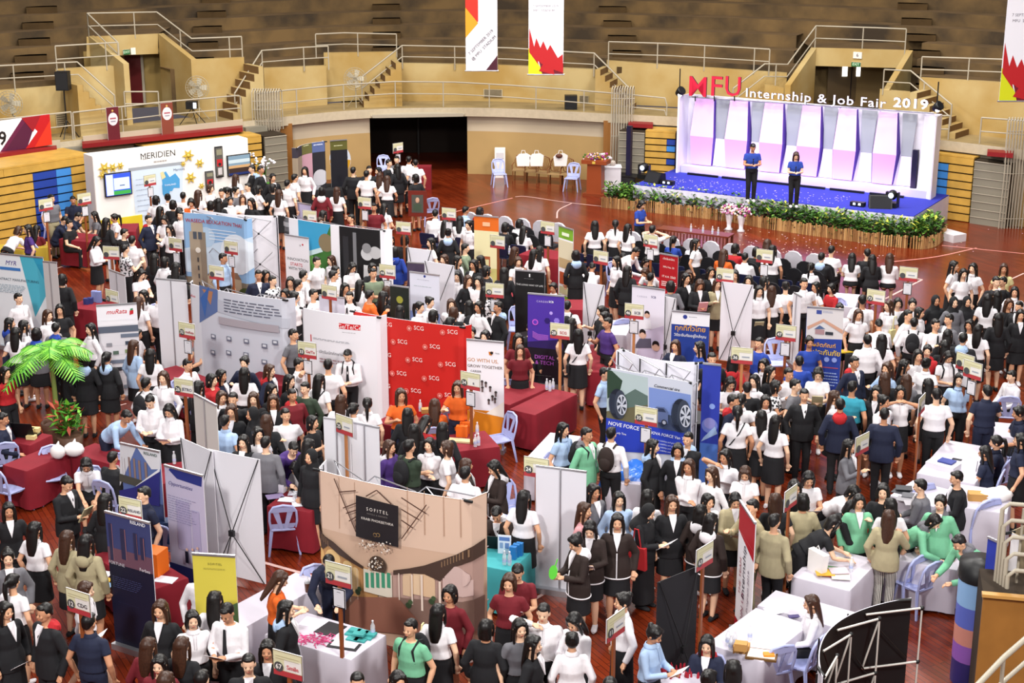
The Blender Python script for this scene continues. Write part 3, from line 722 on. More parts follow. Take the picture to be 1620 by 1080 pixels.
def d_a(p):
    H = p.h; f = lambda m_: m_/H
    p.poly([(0,f(.95)),(.4,f(1.35)),(.4,1),(0,1)], '#cf2a18'); p.poly([(0,f(.95)),(.4,f(1.35)),(0,f(1.85))], '#cf2a18'); p.poly([(0,f(.9)),(.4,f(1.3)),(0,f(1.72))], '#e0981e')
    p.poly([(.62,0),(1,0),(1,f(.42))], '#4a1226')
    p.text('7 SEPTEMBER 2019', .48, f(.78), .115, '#2b2030', rot=45); p.text('@ MFU  STADIUM', .57, f(.62), .115, '#2b2030', rot=45)
def d_b(p):
    H = p.h; f = lambda m_: m_/H
    p.text('7 SEPTEMBER 2019', .48, f(1.82), .085, '#554b5c'); p.text('MFU  STADIUM', .44, f(1.70), .085, '#554b5c')
    p.poly([(0,0),(.45,0),(.2,f(.45)),(.0,f(.72))], '#cfd311')
    p.poly([(.4,0),(1,0),(1,f(.3)),(.62,f(.5)),(.3,f(.35))], '#6d0f20')
    for a, b, c in (((.02,f(.6)),(.3,f(.25)),(.02,f(1.25))), ((.1,f(.5)),(.6,f(.15)),(.22,f(.98))), ((.2,f(.4)),(.8,f(.1)),(.42,f(.9))), ((.35,f(.3)),(1,f(.2)),(.62,f(.8))), ((.5,f(.2)),(1,f(.05)),(.98,f(.55))), ((.3,f(.1)),(.75,0),(.62,f(.62)))): p.poly([a, b, c], '#b5161c')
hang('red orange and white banner hanging from above, reading 7 September 2019', ((737,112),(787,112),44), d_a, 6)
hang('white banner with red and yellow paint splash hanging near the centre', ((836,118),(891,118),43), d_b, 6)
hang('tilted white splash banner cut off at the right edge of the picture', ((1580,160),(1650,166),34), d_b, 6)
# gallery parapet banner "9"
A, B = G(-200, 196, -.42), G(78, 182, -.42); bt = G(78, 232, -.42)
bn = thing('fabric_banner', 'white and red fabric banner with a black 9 on the left gallery rail', 'banner', (A+B)/2, math.atan2(B.y-A.y, B.x-A.x)); bn.location.z = bt.z+.05
pn = Panel((B-A).length, B.z-bt.z-.02, 0); Wd = pn.w
pn.poly([(1-1.75/Wd,0),(1-.85/Wd,0),(1-.6/Wd,.55),(1-.6/Wd,1),(1-.88/Wd,1)], '#4b1234'); pn.poly([(1-1.75/Wd,0),(1-1.6/Wd,0),(1-.8/Wd,.9),(1-.9/Wd,1)], '#5d163c')
pn.poly([(1-.9/Wd,0),(1,0),(1,1),(1-.9/Wd,1),(1-.45/Wd,.5)], '#b01318'); pn.poly([(1-.6/Wd,0),(1,0),(1,.8)], '#d2301b'); pn.poly([(1-.95/Wd,1),(1-.3/Wd,1),(1-.6/Wd,.5)], '#8e1320')
pn.text('9', 1-1.62/Wd, .42, .55, '#141015', bold=.02); pn.build('printed_cloth', bn)
# wall fans
def fan(label, px, py, off, pole, rz=0):
    c = G(px, py, off); r = thing('pedestal_fan', label, 'fan', (c.x, c.y, ZG if pole else c.z), rz, 'large grey fans on the gallery'); z = c.z-(ZG if pole else c.z)
    fm = hm('#a59c88', .5); m = MB(); Rr = .38
    for q in (Rr, Rr*.8, Rr*.6, Rr*.4, Rr*.2): m.tube([(q*math.cos(a*PI/12), -.1-.06*(1-q/Rr), z+q*math.sin(a*PI/12)) for a in range(24)], .008, fm, 4, closed=True)
    for a in range(24): m.tube([(.05*math.cos(a*PI/12),-.16,z+.05*math.sin(a*PI/12)),(Rr*math.cos(a*PI/12),-.1,z+Rr*math.sin(a*PI/12)),(Rr*.7*math.cos(a*PI/12),.04,z+Rr*.7*math.sin(a*PI/12))], .004, fm, 3)
    m.build('cage', r)
    MB().lathe([(.07,-.0),(.09,.08),(.07,.2)], fm, 12).build('motor', r).matrix_local = Matrix.Translation((0,-.02,z)) @ Matrix.Rotation(R(-90),4,'X')
    for k in range(5):
        m = MB(); a = k*2*PI/5; pts = []
        for t, w_ in ((.05,.04),(.18,.1),(.31,.1)):
            for s_ in (-1, 1): pts.append((t*math.cos(a)-s_*w_*math.sin(a)*.8, -.06+s_*.02, z+t*math.sin(a)+s_*w_*math.cos(a)*.8))
        m.add(pts, [(0,1,3,2),(2,3,5,4)], hm('#c2b9a4')); m.build('blade', r)
    m = MB()
    if pole:
        m.tube([(0,.03,z-.05),(0,.03,.35)], .02, fm, 6)
        for k in range(3): m.tube([(0,.03,.4),(.33*math.cos(k*2.1+.6), .03+.3*math.sin(k*2.1+.6), 0)], .014, fm, 5)
    else: m.tube([(0,.1,z-.05),(0,.1,z-.4),(0,.3,z-.45)], .025, fm, 6)
    m.build('stand', r)
fan('grey tripod fan on the gallery beside the centre stairs', 562, 124, .45, True); fan('grey fan on the gallery wall above the 9 banner', 17, 163, .5, False); fan('grey fan near the steps right of the dark red portal', 313, 138, .9, True)
def vent(px0, py0, px1, py1, lab):
    a, b = G(px0, py0, UO-.03), G(px1, py1, UO-.03); r = thing('wall_vent', lab, 'vent', (a+b)/2, math.atan2(b.y-a.y, b.x-a.x), 'louvred vents on the gallery wall'); w_ = Vector((b.x-a.x, b.y-a.y)).length; h = abs(a.z-b.z)
    m = MB().box((0,0,0), (w_,.03,h), hm('#b9ab8c')); m.build('frame', r); m = MB()
    for k in range(6): m.box((0,-.02,-h/2+h*(k+.5)/6), (w_*.92,.02,h/11), hm('#5d5240'))
    m.build('louvre', r)
vent(765,141,795,154,'louvred vent on the gallery wall right of the dark doorway'); vent(917,151,931,163,'small louvred vent beside the black gallery speaker'); vent(88,181,106,199,'louvred vent behind the gallery rail near the 9 banner')
# speaker on tall stand, gallery speaker, flood lamp
c = G(107, 215, .3); zt3 = G(107, 130, .3).z-ZG
boxthing('speaker_stand', 'tall black tripod stand on the left gallery', 'stand', (c.x,c.y,ZG), [('pole', MB().tube([(0,0,.3),(0,0,zt3-.22)], .022, black_p, 6))]+[('leg', MB().tube([(0,0,.55),(.35*math.cos(k*2.1+.4),.3*math.sin(k*2.1+.4),0)], .015, black_p, 5)) for k in range(3)])
boxthing('loudspeaker', 'black loudspeaker on the tall tripod, left gallery', 'speaker', (c.x,c.y,ZG+zt3-.22), [('cabinet', MB().prism([(-.19,.18,0),(-.19,-.18,0),(.19,-.18,0),(.19,.18,0)], (0,0,.56), black_p)), ('grille', MB().box((0,-.185,.28),(.34,.01,.5), mat('grille')))])
c = G(903, 172, .3)
boxthing('loudspeaker', 'black loudspeaker standing on the gallery floor behind the rail', 'speaker', (c.x,c.y,ZG), [('cabinet', MB().box((0,0,.24),(.42,.36,.46), black_p)), ('grille', MB().box((0,-.183,.24),(.38,.01,.42), mat('grille')))])
c = G(305, 192, .25)
boxthing('flood_lamp', 'black floodlight on short legs behind the left gallery rail', 'lamp', (c.x,c.y,ZG), [('lamp_head', MB().box((0,0,.62),(.34,.3,.24), black_p)), ('lens', MB().box((.12,-.152,.62),(.1,.01,.18), mat('head_lens')))]+[('leg', MB().tube([(0,0,.52),(.4*sx_,.1*sx_,0)], .014, black_p, 5)) for sx_ in (-1,1,.3)])
# exit signs, number plate
def plate(name, lab, px0,py0,px1,py1, off, c, txt, tc, cat='sign', size=None):
    a, b = G(px0, py0, off), G(px1, py1, off); w_ = math.hypot(b.x-a.x, b.y-a.y); h = abs(a.z-b.z)
    r = thing(name, lab, cat, Vector(((a.x+b.x)/2, (a.y+b.y)/2, min(a.z,b.z))), math.atan2(b.y-a.y, b.x-a.x)); pn = Panel(w_, h, 0, base=c, th=.05)
    if txt: pn.text(txt, .5, .5, size or h*.8, tc, bold=.01)
    pn.build('sign_face', r); return r
plate('exit_sign', 'green exit sign above the dark red portal door', 195,79,206,86, 3.2, '#1f5c2c', 'EXIT', '#c9e8c8'); plate('notice', 'white notice beside the exit sign of the left portal', 207,76,215,86, 3.2, '#efe4d0', '', '#000000')
plate('exit_sign', 'green exit sign over the brown double doors', 1347,98,1361,106, 3.2, '#1f5c2c', 'EXIT', '#c9e8c8'); plate('number_sign', 'white sign numbered 6 above the right portal doors', 1350,82,1363,93, 3.2, '#e6dcd4', '6', '#4a4658')

# two printed boards and grey steps at the left gallery edge
for x0, x1, yt, yb, c, lab in ((172,191,170,226,'#5e1420','dark maroon printed board standing on the long maroon bench'),(257,276,163,214,'#7a3a2a','brown printed board standing on the long maroon bench, right of the maroon one')):
    a, b = G(x0, yb, -.55), G(x1, yb, -.55); tz = G(x0, yt, -.55).z; w_ = math.hypot(b.x-a.x, b.y-a.y)
    r = thing('printed_board', lab, 'board', Vector(((a.x+b.x)/2,(a.y+b.y)/2,a.z)), math.atan2(b.y-a.y,b.x-a.x), 'printed boards on the gallery bench')
    pn = Panel(w_, tz-a.z, 0, base=c, th=.03); pn.disc(.5,.66,w_*.4,'#d8cfd4', ry=w_*.5); pn.rect(.25,.66,.75,.7,'#a04a5a'); pn.rect(.3,.58,.7,.61,'#8a8090'); pn.disc(.5,.9,w_*.08,'#c8a05a'); pn.build('printed_face', r)
for x0, x1, y0, lab in ((98,128,240,'left'),(386,420,206,'right')):
    m = MB()
    for k in range(3): a, b = G(x0, y0, -.3-.28*k), G(x1, y0-3, -.3-.28*k); m.box(((a.x+b.x)/2,(a.y+b.y)/2,ZG-.28-.2*k),(math.hypot(b.x-a.x,b.y-a.y),.28,.2),grey_step,rz=math.atan2(b.y-a.y,b.x-a.x))
    struct(m.build('stair_gallery'))
# ================= FAIR BOOTHS
def dashes(p, x0, y0, x1, y1, n, c, fill=.4, seed=1):
    """small print: rows of short word-like marks between pixel corners"""
    a, b = p.fr(x0, y0), p.fr(x1, y1); rnd = random.Random(seed+n)
    for i in range(n):
        z = a[1]+(b[1]-a[1])*(i+.5)/n; hh = abs(b[1]-a[1])/n*fill/2; x = a[0]; e = b[0]-(b[0]-a[0])*rnd.random()*.3
        while x < e:
            l = (b[0]-a[0])*rnd.uniform(.05,.16); p.L -= .0016*(x > a[0]); p.rect(x, z-hh, min(x+l, b[0]), z+hh, c); x += l+(b[0]-a[0])*.025
# --- hotel display wall, left
A, B, C, L, rz = two((146,247), (392,218), 2.45); C.z = 0
r = thing('display_wall', 'long white hotel display wall with gold flowers and a lit blue map', 'display wall', C, rz)
MB().box((0,.32,1.22), (L,.6,2.44), hm('#eae6e2')).build('wall_box', r)
p = Panel(L-.02, 2.4, .02, base='#efece8').at(C, rz)
p.qt('MERIDIEN', 250, 245, 12, '#1d1a18'); p.qt('L', 227, 249, 10, '#8a8a8a', shear=.4); p.qt('e', 231, 250, 6, '#8a8a8a', shear=.4); dashes(p, 243, 253, 269, 256, 1, '#a9a4a0')
p.qp([(208,271),(290,257),(288,320),(234,362),(216,360)], '#cddcec'); p.qp([(203,266),(291,255),(291,260),(203,271)], '#9aa0a8')
p.qt('Marriott', 283, 268, 5, '#26305a')
for q in ([(255,275),(262,271),(268,280),(277,274),(284,283),(284,297),(275,297),(272,302),(262,303),(257,295)], [(256,292),(268,300),(268,318),(263,318),(257,306)]): p.qp(q, '#4c9bd0')
p.qp([(253,273),(258,271),(262,280),(256,284)], '#d8cf9a'); p.qt('THAILAND', 269, 292, 3.5, '#eaf4ff')
dashes(p, 214, 280, 248, 350, 9, '#a8b4c8', .12, 3); p.build('printed_face', r)
yb = MB().box((-L/2+.62,-.02,.3), (1.5,.03,.56), hm('#d8c22a')); yb.build('yellow_plinth', r)
gold = mat('gold_paper', hexc('#cdb04a'), .45)
for x, y, s_ in ((165,266,13),(178,265,10),(190,262,8),(162,277,9),(297,246,13),(315,258,10),(301,281,12),(318,294,7),(289,259,6)):
    u, v = p.fr(x, y); m = MB(); rr = s_*p.k*.8
    for k in range(6):
        a = k*PI/3; m.prism([(math.cos(a)*rr*.2-math.sin(a)*rr*.3,0,math.sin(a)*rr*.2+math.cos(a)*rr*.3),(math.cos(a)*rr,0,math.sin(a)*rr),(math.cos(a)*rr*.2+math.sin(a)*rr*.3,0,math.sin(a)*rr*.2-math.cos(a)*rr*.3)], (0,-.02,0), gold)
    m.ball((0,-.01,0), rr*.3, gold, 8, 5); m.build('paper_flower', r, ((u-.5)*L, -.02, .02+v*2.4))
def wallscreen(name, lab, cat, x0, y0, x1, y1, draw, th=.06):
    u0, v0 = p.fr(x0, y0); u1, v1 = p.fr(x1, y1); w_ = abs(u1-u0)*L; h = abs(v0-v1)*2.4
    loc = Matrix.Translation(C) @ Matrix.Rotation(rz, 4, 'Z') @ Vector(((u0+u1)/2*L-L/2, -.05, .02+min(v0, v1)*2.4))
    t = thing(name, lab, cat, loc, rz); MB().box((0,0,h/2), (w_,th,h), black_p).build('frame', t)
    q = Panel(w_*.93, h*.92, h*.04).at(loc+Vector((0,0,0)), rz); q2 = q
    for i, v in enumerate(q.mb.v): q.mb.v[i] = v
    draw(q); o = q.build('picture', t); o.location = (0, -th/2-.004, 0)
    return t
def d_tv(q):
    q.rect(0,0,1,1,mat('screen_blue', hexc('#3450c8'), .3, emit=.5)); q.rect(.02,.02,.3,.98,mat('screen_pale', hexc('#b8c8ee'), .3, emit=.6)); q.poly([(.08,.1),(.24,.1),(.2,.75),(.12,.75)], mat('screen_white', hexc('#e8ecf8'), .3, emit=.8))
    q.rect(.32,.25,.95,.8,mat('screen_pale')); q.rect(.3,.02,.98,.2,mat('screen_green', hexc('#3d9a48'), .3, emit=.4)); q.rect(.55,.42,.75,.46,'#40506a')
wallscreen('television', 'wall television showing a white coated figure on blue', 'television', 163,275,208,306, d_tv)
def d_tv2(q):
    q.rect(0,.5,1,1,'#7c98ac'); q.rect(0,.62,1,.8,'#c4d4da'); q.rect(0,.35,1,.5,'#c9a070'); q.rect(0,0,1,.36,'#3c2a22'); q.rect(0,0,1,.12,'#22306a')
wallscreen('television', 'wall television with a sunset sea view behind white orchids', 'television', 357,246,395,274, d_tv2)
def d_pic(q): q.rect(0,0,1,1,'#5a5650'); q.rect(.1,.35,.9,.6,'#b8262a'); q.disc(.5,.42,q.w*.22,'#2a2422'); q.rect(.2,.05,.8,.3,'#c8c0c0'); q.rect(.1,.75,.9,.95,'#8d8a72')
wallscreen('picture_frame', 'tall black framed picture with red flowers, above the crowd', 'picture', 338,232,352,279, d_pic); wallscreen('picture_frame', 'black framed picture with white blossom, lower of the two frames', 'picture', 323,271,337,300, d_pic)
# cone flower stand
c = P(196, 357, 0)
t = thing('wire_plant_stand', 'black wire cone stand in front of the white hotel wall', 'stand', c)
m = MB()
for k in range(28): a = k*2*PI/28; m.tube([(.1*math.cos(a),.1*math.sin(a),0),(.1*math.cos(a),.1*math.sin(a),.35),(.22*math.cos(a),.22*math.sin(a),.75),(.52*math.cos(a),.52*math.sin(a),1.0)], .008, black_p, 4)
m.build('wire_cone', t); MB().lathe([(.52,.98),(.54,1.0),(.52,1.02)], black_p, 24).build('top_ring', t)
m = MB(); m.box((0,0,1.06), (.5,.35,.08), hm('#22286a')).ball((-.35,0,1.1), .1, hm('#e6d8c6')).ball((.4,.05,1.05),(.12,.1,.06), hm('#20242e')); tag(m.build('folded_cloth', loc=c), 'dark blue folded cloth on the black wire cone stand', 'cloth')
# --- generic popups and roll-ups
def d_waseda(p):
    p.rect(0,0,1,1,'#8db4dc'); p.poly([(0,.35),(.5,.35),(1,.6),(1,.8),(0,.6)], '#c9dcee'); p.disc(.8,.6,.5,'#dfe8f2'); p.disc(.35,.75,.25,'#b4cfe8')
    p.rect(0,0,1,.3,'#7d7464'); p.rect(.12,0,.34,.8,'#a89a86'); p.rect(.26,0,.34,.8,'#8d8070'); p.rect(.15,.8,.31,.9,'#b4a692'); p.rect(.17,.72,.22,.8,'#4c5460'); p.rect(.24,.72,.29,.8,'#4c5460')
    p.rect(.34,0,.86,.33,'#b6a68e'); p.poly([(.34,.33),(.86,.33),(.8,.4),(.4,.4)], '#8a6f5c'); p.disc(.93,.12,.3,'#43562e'); p.disc(.02,.12,.2,'#43562e'); p.disc(.23,.6,.07,'#e8e4da'); p.rect(.2,0,.27,.12,'#4a4038')
    for k in range(4): p.rect(.215,.2+k*.09,.235,.25+k*.09,'#4a4a4c')
    p.text('WASEDA EDUCATION THAI', .5, .92, .13, '#b02028', bold=0.0060); p.lines(.4,.92,.72,.86,4,'#eef4fa',3,.2)
popup('curved wall with a stone tower under blue sky, headed Waseda Education', (283,337), (391,349), d_waseda, bow=.12)
popup('white back of a curved display wall left of the beach photograph wall', (308,330), (446,342), None, bow=.3, back=True, backc='#e9e7ee')
def d_hotel(p):
    p.rect(0,0,.1,1,'#6a6a6e'); [p.rect(.0,.1*k,.1,.1*k+.05,'#a8a8ac' if k % 2 else '#3a3a3e') for k in range(10)]
    p.rect(.1,0,.2,1,'#eceaf0'); p.rect(.2,0,.52,1,'#3f7434'); p.poly([(.2,1),(.52,1),(.42,.72),(.2,.62)], '#3fa0cc'); p.disc(.47,.8,.22,'#8a7a5c'); p.disc(.32,.5,.3,'#5f9a48'); p.disc(.4,.35,.3,'#4e8238'); p.disc(.28,.6,.2,'#77ad56'); p.poly([(.2,.64),(.42,.74),(.44,.7),(.2,.58)], '#cfe4e6')
    p.rect(.52,0,.6,1,'#f2f0f6'); p.rect(.6,0,.95,1,'#141416'); p.rect(.72,.3,.75,.95,'#7c7c80'); p.rect(.63,.1,.68,.9,'#2c2c30')
    p.disc(.84,.74,.16,'#d0d0d2'); p.disc(.91,.76,.15,'#c4c4c6'); p.poly([(.79,0),(.9,0),(.89,.62),(.81,.62)], '#d8d8da'); p.poly([(.88,0),(.95,0),(.95,.62),(.89,.62)], '#c8c8ca'); p.disc(.84,.8,.12,'#8d8d90'); p.rect(.95,0,1,1,'#f2f0f6')
popup('curved photograph wall with a blue beach garden and a black and white couple', (443,343), (611,366), d_hotel, bow=-.12)
def d_innov(p):
    p.qt('INNOVATION', 471, 411, 6, '#2a2a2e', bold=0.0040); p.qt('STARTS', 469, 418.5, 6.5, '#c02030', bold=0.0080); p.qt('WITH YOU', 470, 425.5, 6, '#2a2a2e', bold=0.0040); p.qt('it', 475, 388, 5, '#333'); p.qd(479, 387, 1.5, '#c02030')
rollup('white roll-up reading Innovation starts with you', (450,371), (488,377), d_innov, h=1.95)
def d_mur_w(p):
    p.rect(0,0,1,1,'#c9cbd6'); p.rect(0,0,.16,1,'#d9dae2'); p.qt('muRata', 301, 466, 5, '#c4202c', shear=.3, bold=0.0080); p.qp([(320,449),(352,456),(352,490),(320,509)], '#5a6fa0'); p.qp([(325,455),(344,459),(340,480)], '#b07a5a'); p.qp([(322,470),(338,450),(330,500)], '#3b64a8')
    p.qp([(352,490),(455,520),(455,505),(352,470)], '#b9bcc8'); dashes(p, 362, 468, 448, 506, 5, '#55586a', .35)
    for i, (x, y) in enumerate([(345,530),(371,533),(398,537),(345,555),(371,555),(398,558),(425,545),(425,570),(440,540)]): p.qr(x-4, y-5, x+4, y+4, '#6a6e80'); p.qr(x-2.5, y-3.5, x+2.5, y+1, '#d4d6de')
    p.qr(356,508,445,513,'#a8a0a8')
popup('grey curved exhibitor wall with a small red logo and component icons', (294,448), (457,476), d_mur_w, bow=-.15)
rollup('white back of a tall panel left of the grey component wall', (247,441), (295,445), back=True, h=2.25)
def d_mur(p):
    p.rect(0,0,1,1,'#d6d4da'); p.rect(0,.78,1,1,'#eceaf0'); p.qt('muRata', 184, 493, 9, '#c4202c', shear=.3, bold=0.0120); p.qp([(205,491),(211,490),(211,496),(205,498)], '#c4202c'); p.qp([(206,488),(210,487),(210,490),(206,491)], '#3a8a5a')
    p.rect(0,.7,1,.77,'#5a6272'); p.qt('Products and Application', 185, 505, 5, '#eef0f4'); p.rect(.55,.64,1,.68,'#6a7486'); p.rect(.05,.36,.75,.4,'#6a7486'); p.qt('Automotive', 202, 512, 3.4, '#eef0f4')
    for x, z, c_ in ((.25,.57,'#8a8a92'),(.72,.58,'#3c4656'),(.4,.48,'#55685c'),(.7,.49,'#7d8f62'),(.2,.28,'#6a6e80'),(.45,.3,'#2c2e36'),(.4,.2,'#444650'),(.7,.25,'#55668c'),(.2,.12,'#6a6e80'),(.6,.1,'#78808c')): p.rect(x-.07,z-.02,x+.07,z+.02,c_)
    for k in range(6): p.rect(.08,.06+k*.1,.92,.062+k*.1,'#b4b4bc')
rollup('roll-up with red logo headed Products and Application', (152,484), (216,480), d_mur, h=2.0)
def d_myr(p):
    p.rect(0,0,1,1,'#e6edf2'); p.poly([(.55,1),(1,1),(1,.6),(.75,.35)], '#4fb4cc'); p.poly([(.8,1),(1,1),(1,.75)], '#2f9cc0'); p.poly([(0,0),(.5,0),(.75,.35),(1,.1),(1,0)], '#d8e2ea'); p.qt('MYR', 17, 416, 9, '#46308a', shear=.3); p.qr(0,421,33,429,'#3f7cc4'); p.qt('CONTRACT MANUFACTURING', 18, 442, 5, '#334a5c'); dashes(p, -8, 447, 42, 466, 6, '#6a8a9c', .3)
rollup('pale blue and teal exhibitor banner lettered MYR at the left edge', (-14,400), (68,408), d_myr, h=2.2)
rollup('plain grey roll-up back beside the teal MYR banner', (68,414), (90,416), back=True, h=2.2, backc='#bdb8b8')
rollup('white roll-up back standing right of booth thirty one', (173,427), (198,436), back=True, h=1.9)
rollup('small white twin post panel near the top left booths', (170,402), (180,402), back=True, h=1.6)
def d_get(p):
    p.rect(.0,0,1,1,'#e6e4ea'); p.qr(541,508,574,521,'#c8202a'); p.qt('Ge/Te/Ce', 557, 515, 9, '#f4f0f0'); dashes(p, 546, 523, 572, 525, 1, '#777'); p.qr(494,527,496,538,'#c8202a'); dashes(p, 499, 531, 560, 542, 2, '#8a8a92', .4); p.qt('G - เปิดรับนักศึกษาฝึกงาน', 530, 556, 6, '#55555c'); dashes(p, 510, 562, 565, 578, 2, '#b08a90', .4)
popup('white curved wall with a red Ge/Te/Ce logo box', (473,487), (604,503), d_get, bow=-.12, rods=False)
def d_scg(p):
    p.rect(0,0,1,1,'#c8221c')
    for x, y in ((614,511),(664,517),(715,524),(639,538),(689,546),(614,558),(663,566),(713,574),(639,587),(689,595),(614,606),(662,614),(713,622),(639,640),(614,650)):
        p.qd(x-12, y, 4.4, '#e88a80'); p.qd(x-12, y, 3.5, '#c8221c'); p.qd(x-12, y, 2.2, '#e8a49c'); p.qt('SCG', x+3, y, 8.5, '#f2dcd8', bold=0.0040)
popup('red curved display wall patterned with white SCG logos', (552,492), (738,519), d_scg, bow=-.1, rods=False, base='#c8221c', h=2.2)
def d_go(p):
    p.rect(0,0,1,.35,'#e0861e'); p.poly([(0,.35),(1,.3),(1,.45),(.5,.32)], '#efe6da'); p.qt('GO WITH US,', 760, 570, 7.5, '#c07a28', bold=0.0040); p.qt('GROW TOGETHER', 765, 580, 6.2, '#5a4436', bold=0.0040); p.qt('CAREER', 753, 587, 4.5, '#333'); p.qp([(773,556),(781,556),(778,562),(774,561)], '#d0781e'); p.qd(778,558,2.5,'#222'); p.qt('THAI', 787, 559, 3, '#555')
    for x, y in ((763,603),(769,605),(776,612),(785,620),(774,632),(784,630),(764,612),(780,626)): p.qd(x, y, 2.3, '#3a3434'); p.qr(x-1.5, y+1, x+1.5, y+7, '#6a5a58')
rollup('white roll-up with orange base reading Go with us, grow together', (738,537), (797,542), d_go, h=2.15)
def d_rit(p): p.rect(0,0,1,1,'#131315'); p.poly([(0,0),(1,.1),(1,.35),(0,.25)], '#4a4a50'); p.qt('THE LONG WAY OF LIFE', 838, 451, 3.6, '#dcdcdc'); p.qr(837,433,839,438,'#e8e8e8'); dashes(p, 829, 440, 848, 442, 1, '#cfcfcf')
rollup('black roll-up with a tiny white crest beside the purple banner', (815,427), (862,431), d_rit, h=2.0)
def d_grn(p): p.rect(0,.86,1,1,'#7cae32'); p.rect(0,0,1,.16,'#7cae32'); p.rect(0,.55,1,.84,'#d6ccb0'); p.rect(.05,.5,.95,.62,'#b49a72'); p.rect(.1,.3,.45,.45,'#b4502c'); p.rect(.55,.28,.9,.44,'#8a7c50'); p.rect(.1,.18,.9,.27,'#c8c49c'); p.rect(.25,.9,.75,.94,'#e8f0d8')
rollup('narrow green and cream roll-up banner with food pictures', (884,357), (907,364), d_grn, h=2.1)
def d_car(p):
    p.rect(0,0,1,1,'#4b2fa0'); p.rect(0,0,1,.4,'#17101e'); p.poly([(0,.4),(1,.4),(1,.52),(0,.46)], '#2b1b5c'); p.qt('CAREER', 858, 477, 4, '#cfc0ee', sp=1.3); p.qt('SCB', 872, 477.5, 4.2, '#fff', bold=0.0080)
    for x, y, c_ in ((872,495,'#b8a0f0'),(866,507,'#2a1866'),(881,507,'#8f7ae0'),(874,516,'#1a1030')): p.qd(x, y, 5 if c_ != '#b8a0f0' else 3, c_, n=6)
    p.qd(847,509,5,'#c85ad0'); p.qd(847,509,3.2,'#5a36b4')
    for k in range(5): p.qp([(843,523+k*2),(852,528+k*2),(868,530+k*1.6),(868,530.8+k*1.6),(852,529+k*2),(843,524+k*2)], '#b86ad8')
    p.qt('DIGITAL', 862, 565, 8, '#b45ac8', bold=.0); p.qt('& TECH', 862, 573.5, 8, '#b45ac8'); dashes(p, 845, 592, 880, 595, 1, '#999')
rollup('deep purple roll-up reading Career SCB, Digital & Tech', (835,464), (893,469), d_car, h=2.0)
def face(p, x, y, s): p.qd(x, y, s, '#d8b09c'); p.qd(x, y-s*.55, s*.85, '#1e1716'); p.qd(x, y+s*.12, s*.72, '#d8b09c')
def d_scb(p):
    p.rect(0,0,1,1,'#e4e0ee'); p.poly([(0,0),(1,0),(1,.6),(.4,.5)], '#cfc4de'); p.qt('CAREER', 1016, 469, 3.6, '#aaa6b8', sp=1.3); p.qt('SCB', 1034, 470, 4.4, '#3a2f6a', bold=0.0080)
    p.qp([(1013,505),(1029,505),(1031,520),(1010,520)], '#eceaf2'); face(p, 1024, 498, 5); p.qp([(1006,545),(1012,535),(1030,535),(1031,550),(1006,550)], '#5a5668'); face(p, 1017, 529, 6.5); face(p, 1038, 548, 7)
rollup('white roll-up with three smiling faces, headed Career SCB', (1000,452), (1052,459), d_scb, h=2.0)
rollup('white X banner back between two smiling-face and Thai insurance banners', (1052,468), (1070,472), back=True, xs=True, h=1.8)
def d_thai1(p): p.rect(0,0,1,1,'#1f3a8c'); p.rect(0,.86,1,1,'#e8e8ee'); p.qd(1084,501,3.5,'#2c3a8a'); dashes(p, 1090, 500, 1106, 503, 1, '#556'); p.qt('ทุกที่ทั่วไทย', 1092, 520, 10, '#e8a832', bold=0.0080); p.qt('วิธีระงับภัยอยู่ใกล้คุณ', 1092, 531, 5.5, '#f0f0f0', bold=0.0040); p.rect(0,0,1,.3,'#3a5a9c'); p.poly([(.1,.1),(.5,.35),(.9,.2),(.9,.05)], '#8aa4c8')
rollup('navy roll-up with big yellow Thai lettering', (1063,492), (1123,497), d_thai1, h=1.95)
def d_red(p): p.rect(0,0,1,1,'#a8121c'); p.qt('เปิดรับสมัคร', 1058, 410, 4, '#f4e8e0'); dashes(p, 1047, 414, 1070, 418, 1, '#f0e0dc', .6); p.qt('MFU No. 20', 1058, 423, 3.6, '#f4e8e0'); p.qt('17 ก.ค. 2563', 1058, 438, 4.4, '#f6ece6', bold=0.0040); dashes(p, 1047, 443, 1070, 456, 3, '#f0e0dc', .5)
rollup('red banner with white Thai text and the date 17 2563', (1044,401), (1073,406), d_red, h=2.0)
for tl, tr, lab in (((923,446),(957,451),'white X banner back left of the white Career SCB banner'), ((1142,445),(1192,451),'tall white X banner back in the middle right crowd'), ((672,412),(719,420),'white X banner back near the small framed portrait'), ((645,391),(684,396),'white X banner back below the framed portrait')):
    rollup(lab, tl, tr, back=True, xs=True, h=1.85, backc='#dedce4')
def d_kb(p): p.rect(0,0,1,1,'#dfe0ee'); p.rect(0,0,1,.52,'#8a9fdc'); p.poly([(0,0),(1,0),(.4,.3),(0,.4)], '#5f78bc'); dashes(p, 660, 441, 684, 445, 1, '#667'); dashes(p, 655, 452, 690, 455, 1, '#9aa'); p.qd(672,437,2,'#2c3a8a')
rollup('pale lilac and blue roll-up in front of the framed portrait booth', (648,430), (695,436), d_kb, h=1.9)
def d_dark(p): p.rect(0,0,1,1,'#16211a'); p.disc(.5,.84,.08,'#9a9a3a'); p.rect(0,0,1,.3,'#b06a30'); p.disc(.3,.3,.2,'#243a20'); p.disc(.7,.35,.2,'#38552c')
rollup('dark green food photo banner behind the man in sage green', (617,451), (647,455), d_dark, h=1.9)
def d_purp(p): p.rect(0,0,1,1,'#4c4058'); p.disc(.5,.6,.1,'#bfa24a')
rollup('short dusky purple roll-up with gold emblem', (644,415), (676,417), d_purp, h=1.6)
rollup('low white panel in front of the seated student, left of the lilac banner', (505,467), (545,472), back=True, h=1.7, backc='#d5d5e4')
